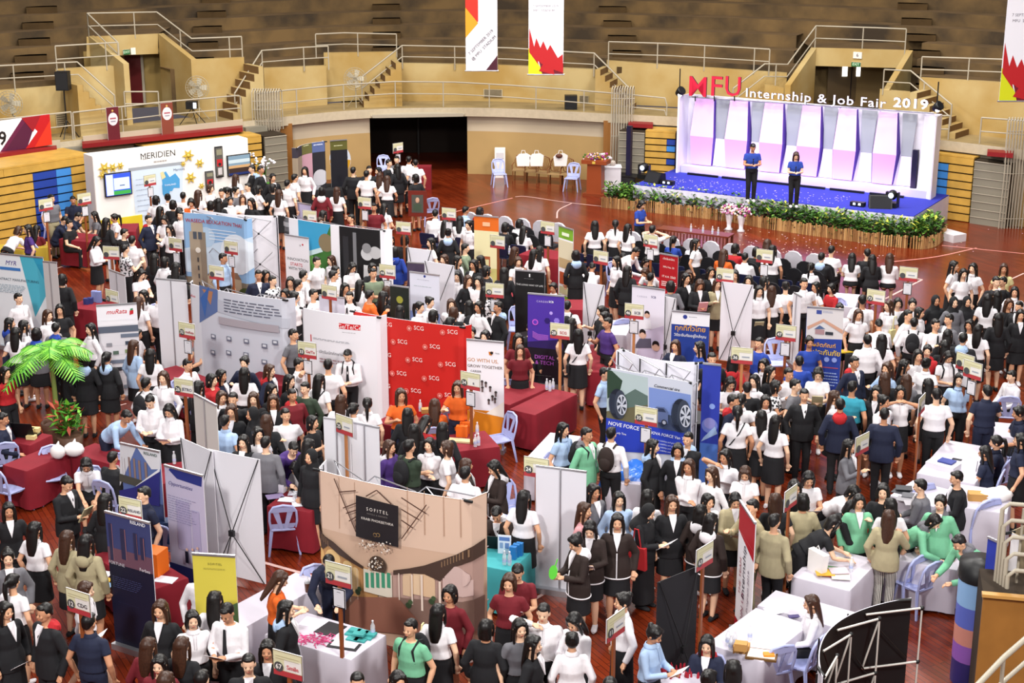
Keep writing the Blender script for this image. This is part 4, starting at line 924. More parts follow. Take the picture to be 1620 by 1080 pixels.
rollup('small lilac notice roll-up near the hooded visitor in maroon', (469,320), (492,324), None, h=1.1, base='#bdb9dd')
def d_oran(p): p.rect(0,.82,1,1,'#dc6a1c'); p.qt('logo', 770, 349, 3, '#dc6a1c'); p.rect(0,0,1,.82,'#e3dcae'); p.rect(0,0,1,.35,'#c8c27a'); p.rect(.3,.25,.65,.5,'#a85c3a'); p.rect(.36,.3,.6,.46,'#d8cf9c'); p.rect(.35,.88,.65,.93,'#f0b890')
rollup('orange headed roll-up with pale green picture near the audience', (750,341), (789,344), d_oran, h=2.1)
# four dark display banners by the doorway
def d_four(p):
    for k, (c1, c2, c3) in enumerate((('#3a3540','#9a8a76','#6a5a4a'),('#6b6a3a','#c79aa8','#7a2a34'),('#5a6a9a','#2a2a30','#a8a8b0'))):
        p.rect(k/3,0,(k+1)/3,1,c2); p.rect(k/3,.86,(k+1)/3,1,c1); p.poly([(k/3,0),((k+1)/3,0),((k+1)/3,.3),(k/3,.45)], c3)
    p.disc(.83,.5,.25,'#c8c8d0'); p.rect(.8,0,.86,.3,'#121214'); p.rect(.42,0,.5,.2,'#301418'); dashes(p, 489, 230, 500, 232, 1, '#c8c8a0'); dashes(p, 504, 228, 516, 230, 1, '#c8d0e8')
popup('curved wall of three tall dusky picture banners by the doorway', (470,236), (518,224), d_four, bow=.25, h=2.2, rods=False)
def d_fw(p): p.rect(0,0,1,1,'#1a1a22'); p.rect(0,.86,1,1,'#5c5a28'); p.poly([(0,0),(1,0),(1,.1),(0,.2)], '#4a3c1a'); dashes(p, 528, 229, 545, 231, 1, '#c8c8a0')
rollup('tall dark banner with olive header right of the curved picture banners', (522,223), (549,221), d_fw, h=2.2)
# tyre display
def d_tyre(p):
    p.rect(0,0,1,1,'#ccd0dc'); p.qp([(960,584),(1025,597),(1025,650),(960,665)], '#b4c4c4'); p.qp([(960,584),(968,586),(985,602),(980,622),(961,630)], '#2e4434'); p.qp([(988,625),(1005,615),(1025,626),(1025,645),(988,645)], '#5c7068'); p.qp([(960,650),(1025,640),(1025,672),(960,664)], '#6a6448')
    p.qp([(1027,612),(1093,624),(1093,690),(1027,680)], '#7c92cc'); p.qp([(1027,650),(1093,662),(1093,692),(1027,682)], '#4a5670'); p.qt('Commercial tire', 1055, 613, 6, '#15151a', bold=0.0080, shear=.3)
    p.qp([(959,660),(1089,686),(1089,720),(959,712)], '#2940b4'); p.qp([(959,705),(1028,712),(1028,700),(959,690)], '#2940b4'); p.qp([(959,690),(1014,700),(1014,712),(959,712)], '#2940b4')
    p.qt('NOVE FORCE', 987, 673, 8, '#f0f2f8', bold=0.0120, shear=.15); p.qt('Lady Tire', 983, 685, 4.4, '#f0f2f8', bold=0.0080); p.qt('NOVA FORCE Van Tire', 1059, 689, 6, '#f0f2f8', bold=0.0120, shear=.15)
    for k in range(4): p.qt('· Excellent stability and grip', 1049, 697+k*5, 3.4, '#e4e8f4')
    for x, y, s_ in ((978,638,1), (1079,655,1.08)):
        a = p.fr(x, y); k = p.k*s_; W_, H_ = p.w, p.h
        p.disc(a[0], a[1], 19*k*.8, '#1c2230', n=28, ry=25*k); p.disc(a[0]+5*k/W_, a[1], 13*k*.8, '#39404e', n=28, ry=24*k); p.disc(a[0]+8*k/W_, a[1], 9*k, '#c8ccd6', n=28, ry=17*k)
        for q in range(7):
            t = q*2*PI/7; p.poly([(a[0]+(8+1.5*math.cos(t))*k/W_, a[1]+3*math.sin(t)*k/H_), (a[0]+(8+8*math.cos(t+.2))*k/W_, a[1]+15*math.sin(t+.2)*k/H_), (a[0]+(8+8*math.cos(t+.65))*k/W_, a[1]+15*math.sin(t+.65)*k/H_)], '#2a303c')
        for q in range(5): p.rect(a[0]-(13-q*2.2)*k/W_, a[1]-16*k/H_, a[0]-(12.4-q*2.2)*k/W_, a[1]+16*k/H_, '#4a5468')
    p.qp([(1034,648),(1042,641),(1054,642),(1060,650),(1060,668),(1036,664)], '#5a6890'); p.qp([(1040,648),(1044,643),(1053,644),(1057,650)], '#2a3450'); p.qd(1054,666,5,'#2a2e3a'); p.qd(1054,666,3,'#b8bcc8')
popup('white tyre display wall lettered Commercial tire and Nova Force', (961,583), (1096,607), d_tyre, h=2.2, bow=0.001, hook=0)
def d_blue(p): p.rect(0,0,1,1,'#2c3ca6'); p.rect(0,0,1,.35,'#4c74c4'); p.disc(.6,.66,.05,'#8aa4e4'); p.disc(.5,.5,.14,'#6d7cc8'); p.disc(.5,.52,.1,'#8d8ccc'); p.poly([(.05,.36),(.95,.44),(.8,.5),(.2,.4)], '#9ab4dc')
rollup('blue rounded end panel with bubbles right of the tyre display', (1112,575), (1141,578), d_blue, h=2.3, base='#2c3ca6', backc='#2c3ca6')
popup('white fabric back of the tyre booth wall with black frame posts', (983,551), (1113,574), None, h=2.3, bow=.3, back=True, backc='#e3e2ec')
rollup('narrow blue end panel at the left of the white booth wall back', (979,553), (996,556), d_blue, h=2.25, base='#2c3ca6', backc='#2c3ca6')
def d_thai2(p):
    p.rect(0,0,1,1,'#243c94'); p.qp([(1277,487),(1335,490),(1333,537),(1275,535)], '#d4cfd0'); p.qr(1292,490,1300,497,'#3a4a94'); dashes(p, 1302, 491, 1318, 496, 2, '#8890b0')
    p.qp([(1277,516),(1303,504),(1304,508),(1278,521)], '#c89a84'); p.qp([(1303,504),(1334,522),(1333,528),(1302,508)], '#c89a84'); p.qr(1290,520,1304,529,'#a8868a'); p.qp([(1288,520),(1297,514),(1306,520)], '#50648c'); p.qr(1306,524,1318,530,'#30343c')
    p.qt('ผลิตภัณฑ์', 1304, 546, 8, '#e8a832', bold=0.0080); p.qt('ประกันภัย', 1310, 558, 10, '#e8c032', bold=0.0080); p.qd(1308,568,4,'#8a9ad8'); p.qd(1320,569,4,'#8a9ad8'); p.qr(1300,579,1326,583,'#a84a5a'); dashes(p, 1300, 586, 1325, 612, 5, '#9ab0e0', .35)
rollup('blue Thai insurance roll-up with hands forming a roof', (1277,485), (1335,490), d_thai2, h=2.15)
rollup('white panel back left of the blue insurance roll-up', (1256,463), (1268,470), back=True, h=1.6, kind='whiteboard_panel')
# --- foreground left
def d_ris1(p):
    p.rect(0,0,1,1,'#3c4a74'); p.rect(0,.55,1,1,'#5a6ea4'); p.qp([(190,700),(216,706),(190,768)], '#d0d0d6'); p.qp([(216,706),(254,714),(254,742),(240,742)], '#d8d8de')
    for x, y, w_, t in ((193,745,3.4,722),(197,740,3.4,724),(203,745,6,722),(211,750,6,724),(219,750,6,727),(229,752,6,730)): p.qr(x, t, x+w_, 762, '#8a7470')
    p.qp([(190,748),(235,762),(215,768),(190,760)], '#4a4a44'); p.qp([(216,768),(254,740),(254,745),(220,772)], '#e0e0e6'); p.qp([(214,770),(254,745),(254,800),(192,790),(190,775)], '#2c2f78'); p.qt('RISLAND', 239, 718, 6, '#3a5a50', bold=0.0080); p.rect(0,0,1,.25,'#5a4a60')
rollup('roll-up with tower blocks and diagonal panels, Risland lettered top right', (190,701), (253,715), d_ris1, h=2.0)
def d_ris2(p):
    p.rect(0,0,1,1,'#14152e'); p.rect(0,.62,1,1,'#39406e'); p.rect(0,.62,1,.74,'#6a4858')
    for x, t, w_ in ((171,826,10),(190,835,12),(211,842,9),(222,849,9)): p.qr(x, t, x+w_, 886, '#2a2a4a'); p.qr(x+w_*.6, t+2, x+w_, 886, '#a06a70')
    p.qt('RISLAND', 219, 828, 7, '#e8e8f0', bold=0.0160); p.qt('FORTUNE', 181, 889, 6.5, '#c8c4d0', bold=.0); p.qt('Forbes', 231, 902, 7, '#e4e0e8'); dashes(p, 180, 908, 228, 940, 6, '#4a5080', .2); dashes(p, 190, 950, 225, 960, 2, '#3a4070', .3)
rollup('dark blue skyline roll-up lettered Fortune and Forbes', (166,809), (237,828), d_ris2, h=2.05)
def d_opp(p):
    p.rect(0,0,1,1,'#b9b3cc'); p.qp([(260,735),(320,752),(319,770),(280,757)], '#26317a'); p.qp([(260,735),(270,738),(262,752)], '#b9b3cc'); p.qt('Opportunities', 285, 768, 8, '#3a3a7c', shear=.4)
    p.rect(.25,.35,.6,.75,'#a69fc0'); p.rect(.65,.35,.85,.7,'#a69fc0'); dashes(p, 266, 780, 314, 835, 11, '#77759c', .2); p.rect(0,0,1,.22,'#232a62')
    for x, y in ((298,868),(307,868),(315,866)): p.qd(x, y, 2.4, '#d8b09c'); p.qr(x-3, y+2, x+3, y+22, '#101226' if x < 300 else '#c8ccd8')
rollup('lilac and navy roll-up with handwritten heading, left of the plain white banners', (260,736), (321,753), d_opp, h=2.05)
def d_sof(p): p.rect(0,0,1,1,'#cfc04a'); p.rect(0,0,1,.45,'#3c5c4a'); p.poly([(.3,.45),(1,.5),(1,.65),(.7,.6)], '#58764a'); p.poly([(.4,.2),(1,.3),(1,.5),(.5,.35)], '#b9c0c4'); p.qt('SOFITEL', 340, 892, 4.5, '#4a4a2a', sp=1.3); dashes(p, 322, 897, 358, 902, 2, '#8a8440', .3)
rollup('yellow green resort roll-up behind the man in tie', (304,876), (372,880), d_sof, h=1.95)
rollup('large plain white X banner back, left of a pair', (290,693), (333,712), back=True, xs=True, h=2.1, w=.85)
rollup('large plain white X banner back, right of a pair', (337,711), (404,725), back=True, xs=True, h=2.1, w=.95)
rollup('white roll-up back leaning behind booth 26', (307,623), (343,642), back=True, h=2.0, backc='#d2cec8')
rollup('white roll-up back left of booth sign 25', (512,661), (555,667), back=True, h=1.95, backc='#dcdce2')
rollup('white roll-up back right of booth sign 25', (556,668), (600,677), back=True, h=1.95, backc='#dcdce2')
rollup('plain white roll-up back beside booth sign 24', (848,737), (928,747), back=True, h=2.0, backc='#dcdae2')
def d_sofi(p):
    p.rect(0,0,1,1,'#cdac94'); p.qp([(492,740),(750,795),(750,880),(492,830)], '#d9bba6')
    def strip(a, b, c):
        for k in range(len(a)-1): p.L -= .0016*(k > 0); p.qp([a[k], a[k+1], b[k+1], b[k]], c)
    for k, x in enumerate((505,540,566,650,676,705,730)): p.qp([(x,745+k*7),(x+.8,745+k*7),(x+2.2,830+k*3),(x+.6,830+k*3)], '#b8957e')
    strip([(493,830),(515,858),(545,872),(582,892),(605,900)], [(493,985),(515,985),(545,985),(582,990),(605,990)], '#b98a58')
    strip([(625,900),(655,898),(690,892),(720,884),(749,872)], [(625,990),(655,990),(690,995),(720,1000),(749,1000)], '#b4948a')
    for x, y, r_, c in ((505,872,13,'#dcb070'),(531,880,15,'#e2bc80'),(556,892,10,'#dab880'),(569,899,7,'#d8b684'),(652,905,8,'#d6b898'),(668,904,9,'#dcc0a0'),(684,908,10,'#d8b896'),(724,910,19,'#cbb0aa')): p.qd(x, y, r_, c); p.L -= .0016; p.qr(x-r_, y, x+r_, y+34, c)
    strip([(493,818),(505,832),(518,845),(532,853),(547,865),(565,879),(582,890)], [(493,836),(504,848),(515,866),(524,859),(541,873),(565,886),(582,895)], '#48362e')
    strip([(630,896),(655,893),(678,889),(700,882),(725,874),(749,862)], [(630,903),(655,901),(678,903),(701,915),(722,893),(749,887)], '#48362e')
    for k in range(9): p.L -= .0014; p.qr(496+k*3.4, 826+k*3.2, 497.2+k*3.4, 838+k*2.8, '#8a6c52')
    for k in range(9): p.L -= .0014; p.qr(703+k*4.4, 884-k*2, 704.6+k*4.4, 893-k*1.6, '#8a6c52')
    p.qd(606, 888, 16, '#4a3a30'); p.qr(583,893,629,940,'#d8d0c0')
    for k in range(5): p.L -= .0012; p.qr(586+k*8.6, 899, 592+k*8.6, 924, '#3f9070')
    p.qp([(575,938),(638,938),(690,1000),(530,985)], '#8a5c4c'); p.qp([(493,925),(575,938),(530,985),(493,985)], '#6a4c40'); p.qp([(638,938),(749,950),(749,1000),(690,1000)], '#7c6258')
    for x, y0, y1, w_ in ((522,866,950,3),(548,878,950,2.6),(562,888,946,2.2),(574,893,942,2),(640,900,942,2.4),(660,902,950,3),(675,903,960,4),(702,914,965,4)): p.L -= .001; p.qr(x-w_/2, y0, x+w_/2, y1, '#e4d2c4')
    for x, y in ((535,935),(575,930),(655,950),(690,945)): p.qd(x, y, 5, '#34462e'); p.qd(x+3, y-5, 4, '#44583a')
    for a, b in (((537,752),(573,835)), ((573,770),(545,773)), ((577,788),(552,798)), ((575,800),(557,806)), ((575,810),(562,818)), ((683,792),(645,845)), ((645,780),(683,806)), ((645,798),(672,815)), ((645,815),(663,828)), ((590,778),(607,768)), ((607,768),(630,790))):
        dx, dy = b[0]-a[0], b[1]-a[1]; l = math.hypot(dx, dy); n_ = (-dy/l*.9, dx/l*.9); p.qp([(a[0]+n_[0],a[1]+n_[1]),(b[0]+n_[0],b[1]+n_[1]),(b[0]-n_[0],b[1]-n_[1]),(a[0]-n_[0],a[1]-n_[1])], '#543a30')
    p.qp([(574,776),(641,793),(641,858),(574,841)], '#1c191d'); p.qt('SOFITEL', 608, 801, 7, '#e4dcd4', sp=1.5); p.qt('HOTELS & RESORTS', 608, 808, 3, '#8a8480', sp=1.3); p.qt('KRABI PHOKEETHRA', 608, 817, 5.2, '#e4dcd4', bold=0.0040, sp=1.1); p.qd(605,838,3.4,'#9a7c50'); p.qd(610,838,3.4,'#9a7c50'); p.qd(605,838,2.5,'#1c191d'); p.qd(610,838,2.5,'#1c191d')
    rnd = random.Random(2)
    for x, y, a_, b_, n in ((592,853,13,9,40), (620,857,13,9,40), (606,885,13,12,50)):
        for i in range(n): p.L -= .0015; t = rnd.random()*6.3; q = rnd.random()**.5; p.qd(x+a_*q*math.cos(t), y+b_*q*math.sin(t), rnd.uniform(.7,1.5), rnd.choice(['#e8e0d4','#5a4638','#f2ece4','#b89c80']), n=6)
popup('large curved hotel photograph wall with black plaque reading Sofitel Krabi Phokeethra', (493,742), (750,795), d_sofi, h=2.4, bow=-.1, hook=.35, base='#c3a089')
# red and white leaning banner, right
def d_lean(p): p.rect(0,.78,1,1,'#b01826'); p.poly([(0,.78),(1,.78),(1,.7)], '#b01826'); p.rect(0,0,1,.08,'#a01424'); p.text('Internship', .45, .52, .2, '#3a3040', rot=90, bold=0.0040); p.text('Program 2019', .75, .42, .11, '#7a6a80', rot=90); p.text('JOIN US', .45, .22, .15, '#8a3a5c', rot=90); p.text('THE TEAM', .25, .45, .12, '#9a2030', rot=90)
rollup('narrow white and red banner on a stand at the right tables', (1173,795), (1193,825), d_lean, h=2.0, w=.8)
rollup('black X banner back with white hem in the front right', (1051,916), (1093,899), back=True, xs=True, h=1.75, w=.75, backc='#1b1b1f', base='#d8d4e0')
popup('black curved display wall back with white lattice frame at the lower right', (1302,1072), (1442,948), None, h=2.2, bow=.42, back=False, base='#0e0e10', backc='#c9c6d0', rods=False, lattice=True, hook=0)
# ================= SIGN POSTS
postw = mat('varnished_post', hexc('#8a4a26'), .5); postl = mat('pale_post', hexc('#b5784a'), .5); postwh = mat('white_paper_wrap', hexc('#e6e3ea'), .7)
QRF = mat('placard_print', hexc('#d9d7dd'), .5)
def sign(num, tl, tr, where, plate_=True, logo='', lc='#444', post=0, top=2.08, w=.40, rzo=None):
    A, B, C, L, rz = two(tl, tr, top); C.z = 0; h = .31
    if rzo is not None: rz = R(rzo)
    lab = ('booth sign on a wooden post ' + where) if not num else 'booth sign numbered %s on a wooden post %s' % (num, where)
    if len(lab.split()) > 16: lab = lab.replace(' on a wooden post', '')
    r = thing('booth_sign', lab, 'sign', C, rz, 'numbered booth signs on posts'); pm = (postw, postl, postwh)[post]
    MB().box((0,.025,.97), (.05,.03,1.9), pm).build('post', r)
    MB().box((0,.025,.02), (.34,.34,.04), postw).build('base', r)
    b = Panel(w, h, top-h, th=.012, base='#d9d4c4', back='#cfcbd2')
    b.rect(0,.22,1,1,'#d8d4ae'); b.rect(.38,.24,.97,.7,'#e4e1dc'); b.rect(0,0,1,.22,'#b03a40'); b.rect(.0,.0,.012,1,'#3c3834'); b.rect(.988,0,1,1,'#3c3834'); b.rect(0,.985,1,1,'#3c3834')
    b.disc(.2,.36,.062,'#4a4a4c', n=20)
    if num: b.text(num, .2, .36, .085, '#e8e6e0', bold=.02)
    if logo: b.text(logo, .68, .42, min(.075, .4/max(4,len(logo))), lc, bold=.02)
    else: b.rect(.5,.4,.85,.48,'#9aa0aa')
    for k in range(2): b.rect(.1,.8-k*.1,.9,.82-k*.1,'#b9b38c')
    b.build('sign_board', r)
    if plate_:
        q = Panel(.19, .27, top-h-.31, th=.01, base='#16161a', back='#cfcbd2'); q.rect(.08,.06,.92,.94,QRF); q.rect(.35,.8,.65,.83,'#77757c'); q.rect(.3,.12,.7,.14,'#77757c'); q.build('placard', r)
    return r
for a in [
 ('', (62,316),(81,313),'by the blue painted bleacher, left of two near it',1), ('', (123,307),(142,304),'by the blue painted bleacher, right of two near it',1),
 ('', (228,278),(245,275),'before the blue wall map',1), ('', (623,227),(636,225),'at the dark doorway',1), ('',(267,375),(287,378),'at the left end of the stone tower wall',1),
 ('',(355,380),(375,383),'in front of the stone tower wall, right side',1), ('',(332,419),(352,422),'below the stone tower wall',0), ('',(165,389),(185,390),'beside the man in patterned shirt',0),
 ('31',(164,456),(189,462),'behind the red table with blue boxes',0), ('32',(281,508),(309,513),'in front of the grey component wall',1), ('26',(275,597),(305,602),'above the white leaning panels, left half',0),
 ('33',(472,539),(499,543),'at the white Ge/Te/Ce wall',1), ('34',(728,586),(760,592),'at the red table with orange bags',1), ('25',(527,652),(562,664),'before the two white roll-up backs',0),
 ('24',(829,721),(868,727),'beside a plain white roll-up back',0), ('35',(1005,641),(1040,647),'in front of the tyre display wall',1), ('28',(872,510),(900,513),'at the purple roll-up',0),
 ('46',(990,479),(1017,482),'left of the three smiling faces banner',1), ('36',(1158,548),(1191,551),'right of the white tyre wall backs',0), ('47',(1228,512),(1260,516),'left of the hands and roof banner',1),
 ('41',(1135,423),(1160,426),'above the middle right white X banner back',0), ('',(1198,393),(1222,396),'among the dark audience chairs',1), ('73',(1371,456),(1402,461),'behind the booth with a black monitor',0),
 ('',(1424,421),(1452,424),'at the right end of the audience chairs',1), ('56',(1018,369),(1041,373),'left of the red date banner',1), ('',(939,395),(962,399),'right of the green food banner',0),
 ('',(856,349),(877,352),'in the second row of audience chairs',1), ('',(776,371),(798,374),'right of the orange headed roll-up',0), ('43',(770,447),(795,449),'near the black roll-up',1),
 ('',(700,328),(720,330),'left of the orange headed roll-up',1), ('',(628,350),(648,352),'behind the black and white couple photo',0), ('',(567,311),(586,313),'beside the man in the dark red polo shirt',1),
 ('',(480,332),(499,334),'in front of the visitor in a red hooded jacket',0), ('',(509,449),(532,453),'in the crowd before the beach photograph wall',0), ('44',(600,417),(625,420),'beside the man in a sage green shirt',1),
 ('22',(187,784),(223,792),'between the two skyline banners',0)]:
    sign(a[0], a[1], a[2], a[3], plate_=bool(a[4]), logo={'32':'muRata','28':'SCG','22':'RISLAND','33':'Ge/Te','34':'a','46':'SCB','44':'hotel','26':'JETRO'}.get(a[0],''), lc={'32':'#a02430','28':'#b03030','33':'#b02030'}.get(a[0],'#555566'), post=1 if a[0] in ('25','28','36','46') else 0)
sign('12',(102,928),(143,941),'in the near left corner',False,'CDG','#5a5a60')
sign('21',(511,885),(558,897),'before the hotel photograph wall',True,'','#555')
sign('67',(429,1025),(480,1039),'at the bottom edge of the picture',False,'Smile','#d06a70')
sign('11',(961,980),(988,961),'beside the woman with a bun in white blouse',False)
sign('63',(1103,870),(1128,855),'in front of the girls in brown track jackets',False)
sign('',(1243,778),(1261,765),'beside the woman in the olive shirt',False)
sign('',(1356,692),(1374,683),'beside the man in the dark navy suit, right side',False)
sign('',(1454,632),(1465,620),'edge on, held up near the man in the white shirt',False)
sign('',(1522,555),(1534,565),'left of an edge on pair at the right',True,rzo=-55); sign('',(1535,566),(1545,578),'right of an edge on pair at the right',True,rzo=-55)
# ================= TABLES under cloths
def cloth_table(label, c, e1, e2, col, cat_phrase, h=.74, drop=.7, fold=.025, seed=1):
    """corner c, ends of the two edges e1,e2 (pixels of the table top)"""
    h += .0013*(seed % 17); c, a, b = P(*c, h), P(*e1, h), P(*e2, h); u = a-c; v = b-c
    if v.length < u.length: u, v = v, u
    v_n = v.normalized(); u = u-v_n*u.dot(v_n)          # make it a true rectangle
    ctr = c+(u+v)/2; Lx, Ly = v.length, max(u.length, .55); 
    if u.length < .55: ctr = c+v/2+u.normalized()*.275
    rz = math.atan2(v.y, v.x); ctr.z = 0
    t = thing('folding_table', ' '.join(('folding table under '+label).split()[:16]), 'table', ctr, rz, 'folding tables under cloths')
    MB().box((0,0,h-.03), (Lx-.04,Ly-.04,.03), hm('#b8b2a6')).build('tabletop', t)
    for sx in (-1,1):
        for sy in (-1,1): MB().tube([(sx*(Lx/2-.12),sy*(Ly/2-.08),h-.04),(sx*(Lx/2-.1),sy*(Ly/2-.08),0)], .014, steel, 6).build('leg', t)
    m = MB(); z = h; N = []; rnd = random.Random(seed)
    X, Y = Lx/2+.01, Ly/2+.01; per = []
    nx, ny = max(6, int(Lx/.07)), max(5, int(Ly/.07))
    for i in range(nx): per.append((-X+2*X*i/nx, -Y, 0, -1))
    for i in range(ny): per.append((X, -Y+2*Y*i/ny, 1, 0))
    for i in range(nx): per.append((X-2*X*i/nx, Y, 0, 1))
    for i in range(ny): per.append((-X, Y-2*Y*i/ny, -1, 0))
    n = len(per); ph = [rnd.random()*6 for _ in range(4)]; vs = []
    for lv, dz in enumerate((0, .02, drop*.35, drop*.7, drop)):
        for i, (x, y, nx_, ny_) in enumerate(per):
            if lv and (abs(x) > X-.001 and abs(y) > Y-.001): k = 1
            o = (0 if lv == 0 else .008)+fold*(dz/drop)*(.6+math.sin(i*1.15+ph[0])*.6+math.sin(i*.43+ph[1])*.6)
            vs.append((x+nx_*o, y+ny_*o, z-dz))
    m.add(vs, [(l*n+i, l*n+(i+1) % n, (l+1)*n+(i+1) % n, (l+1)*n+i)[::-1] for l in range(4) for i in range(n)], col, True)
    m.add([(x, y, z) for x, y, _, _ in per], [list(range(n))], col)
    m.v = [tuple(q) for q in m.v]
    o = m.build('tablecloth', None, ctr, rz); tag(o, label, 'tablecloth', cat_phrase); return ctr, rz, Lx, Ly
redc = mat('maroon_tablecloth', hexc('#7c0f20'), .85, noise=.12, nscale=3); whc = mat('white_tablecloth', hexc('#c6c0cc'), .8, noise=.05, nscale=3); tealc = mat('teal_tablecloth', hexc('#3fa3a8'), .8, noise=.1, nscale=3); blkc = mat('black_tablecloth', hexc('#151518'), .9); yelc = mat('yellow_tablecloth', hexc('#b59a30'), .85)
RG, WG = 'maroon tablecloths', 'white tablecloths'
for a in [
 ('white cloth on the front table with pink ribbons and teal boxes',(555,1043),(617,1007),(421,1003),whc,WG), ('white cloth on the table behind the long haired woman in rust',(514,921),(489,908),(372,1000),whc,WG),
 ('teal topped cloth on the laptop table right of the hotel wall',(808,903),(845,867),(742,886),tealc,'teal tablecloths'), ('maroon cloth on the table of orange bags',(789,706),(770,681),(706,716),redc,RG),
 ('maroon cloth on the table before the red logo wall',(655,680),(664,660),(594,668),redc,RG), ('maroon cloth on the long empty table near the wet floor, front one',(846,656),(912,623),(814,645),redc,RG),
 ('maroon cloth on the empty table with water bottles',(806,640),(794,607),(872,611),redc,RG), ('maroon cloth on the corner table with a white plastic bag, lower left',(42,745),(15,737),(112,716),redc,RG),
 ('maroon cloth on the table beside the bending man in pale blue',(112,716),(96,702),(190,738),redc,RG), ('maroon cloth on the table with a black laptop, far left',(48,704),(93,690),(-30,690),redc,RG),
 ('maroon cloth on the table with an orange box',(237,934),(286,908),(148,878),redc,RG), ('maroon cloth under white papers left of the hotel wall',(490,810),(492,783),(424,800),redc,RG),
 ('maroon cloth on the table with small blue boxes, upper left',(150,491),(172,478),(106,486),redc,RG), ('maroon cloth at the two men in navy polo shirts',(142,383),(145,370),(94,378),redc,RG),
 ('maroon cloth on the round cornered table by the wire cone stand',(214,366),(219,353),(172,360),redc,RG), ('yellow cloth on the far left table by the purple shirted visitor',(76,391),(60,383),(-20,397),yelc,'yellow cloth tables'),
 ('black cloth on the long table near the yellow balloon picture',(552,300),(560,289),(478,302),blkc,'black tablecloths'), ('white cloth on the tyre booth table',(879,734),(918,690),(845,722),whc,WG),
 ('white cloth below the blue plastic sheet at the tyre booth',(1012,766),(1018,738),(978,760),whc,WG), ('white cloth on the right hand table with a stack of magazines',(1452,748),(1499,696),(1530,778),whc,WG),
 ('white cloth on the right table under black patterned brochures',(1410,783),(1445,760),(1482,797),whc,WG), ('white cloth on the table with a brown box by the suited man',(1592,812),(1600,777),(1502,790),whc,WG),
 ('white cloth on the table of magazines and a white paper bag',(1343,934),(1390,886),(1254,912),whc,WG), ('white cloth on the table the green jacketed girls write on',(1513,901),(1526,884),(1390,880),whc,WG),
 ('white cloth on the long table with small brown boxes at lower right',(1205,1046),(1136,1006),(1279,988),whc,WG), ('white cloth on the table at which the seated woman rests her arm',(1372,974),(1360,1000),(1228,934),whc,WG),
 ('white cloth on the small table at the bottom edge with red trinkets',(1040,1072),(1088,1058),(1080,1110),whc,WG), ('white cloth on the far right table by the navy shirted men',(1604,692),(1602,670),(1566,680),whc,WG),
 ('white cloth on the table behind the blue insurance banner',(1352,486),(1360,466),(1312,474),whc,WG), ('maroon cloth on the table left of the purple shirted man',(930,588),(935,545),(977,575),redc,RG),
 ('maroon cloth behind the purple roll-up',(925,490),(924,474),(893,487),redc,RG), ('maroon cloth in front of the black audience chairs',(880,410),(884,397),(822,402),redc,RG),
 ('maroon cloth behind the red date banner',(1046,455),(1050,440),(985,445),redc,RG), ('white cloth on the counter left of the smiling faces banner',(990,530),(1000,508),(972,520),whc,WG),
 ('maroon cloth below the grey component wall',(300,612),(330,598),(240,588),redc,RG), ('maroon cloth near the red hooded visitors',(445,610),(450,594),(385,600),redc,RG),
 ('black cloth on the table with the black monitor',(1338,560),(1350,545),(1370,572),blkc,'black tablecloths'), ('maroon cloth on the table inside the right side of the orange header roll-up',(815,470),(822,455),(790,467),redc,RG),
 ('white cloth near the woman with headscarf, centre bottom left',(300,1060),(345,1032),(250,1040),whc,WG),('maroon cloth near the right end of booth row beside white paper bags',(300,760),(290,730),(250,745),redc,RG)]:
    cloth_table(*a, seed=len(a[0]))
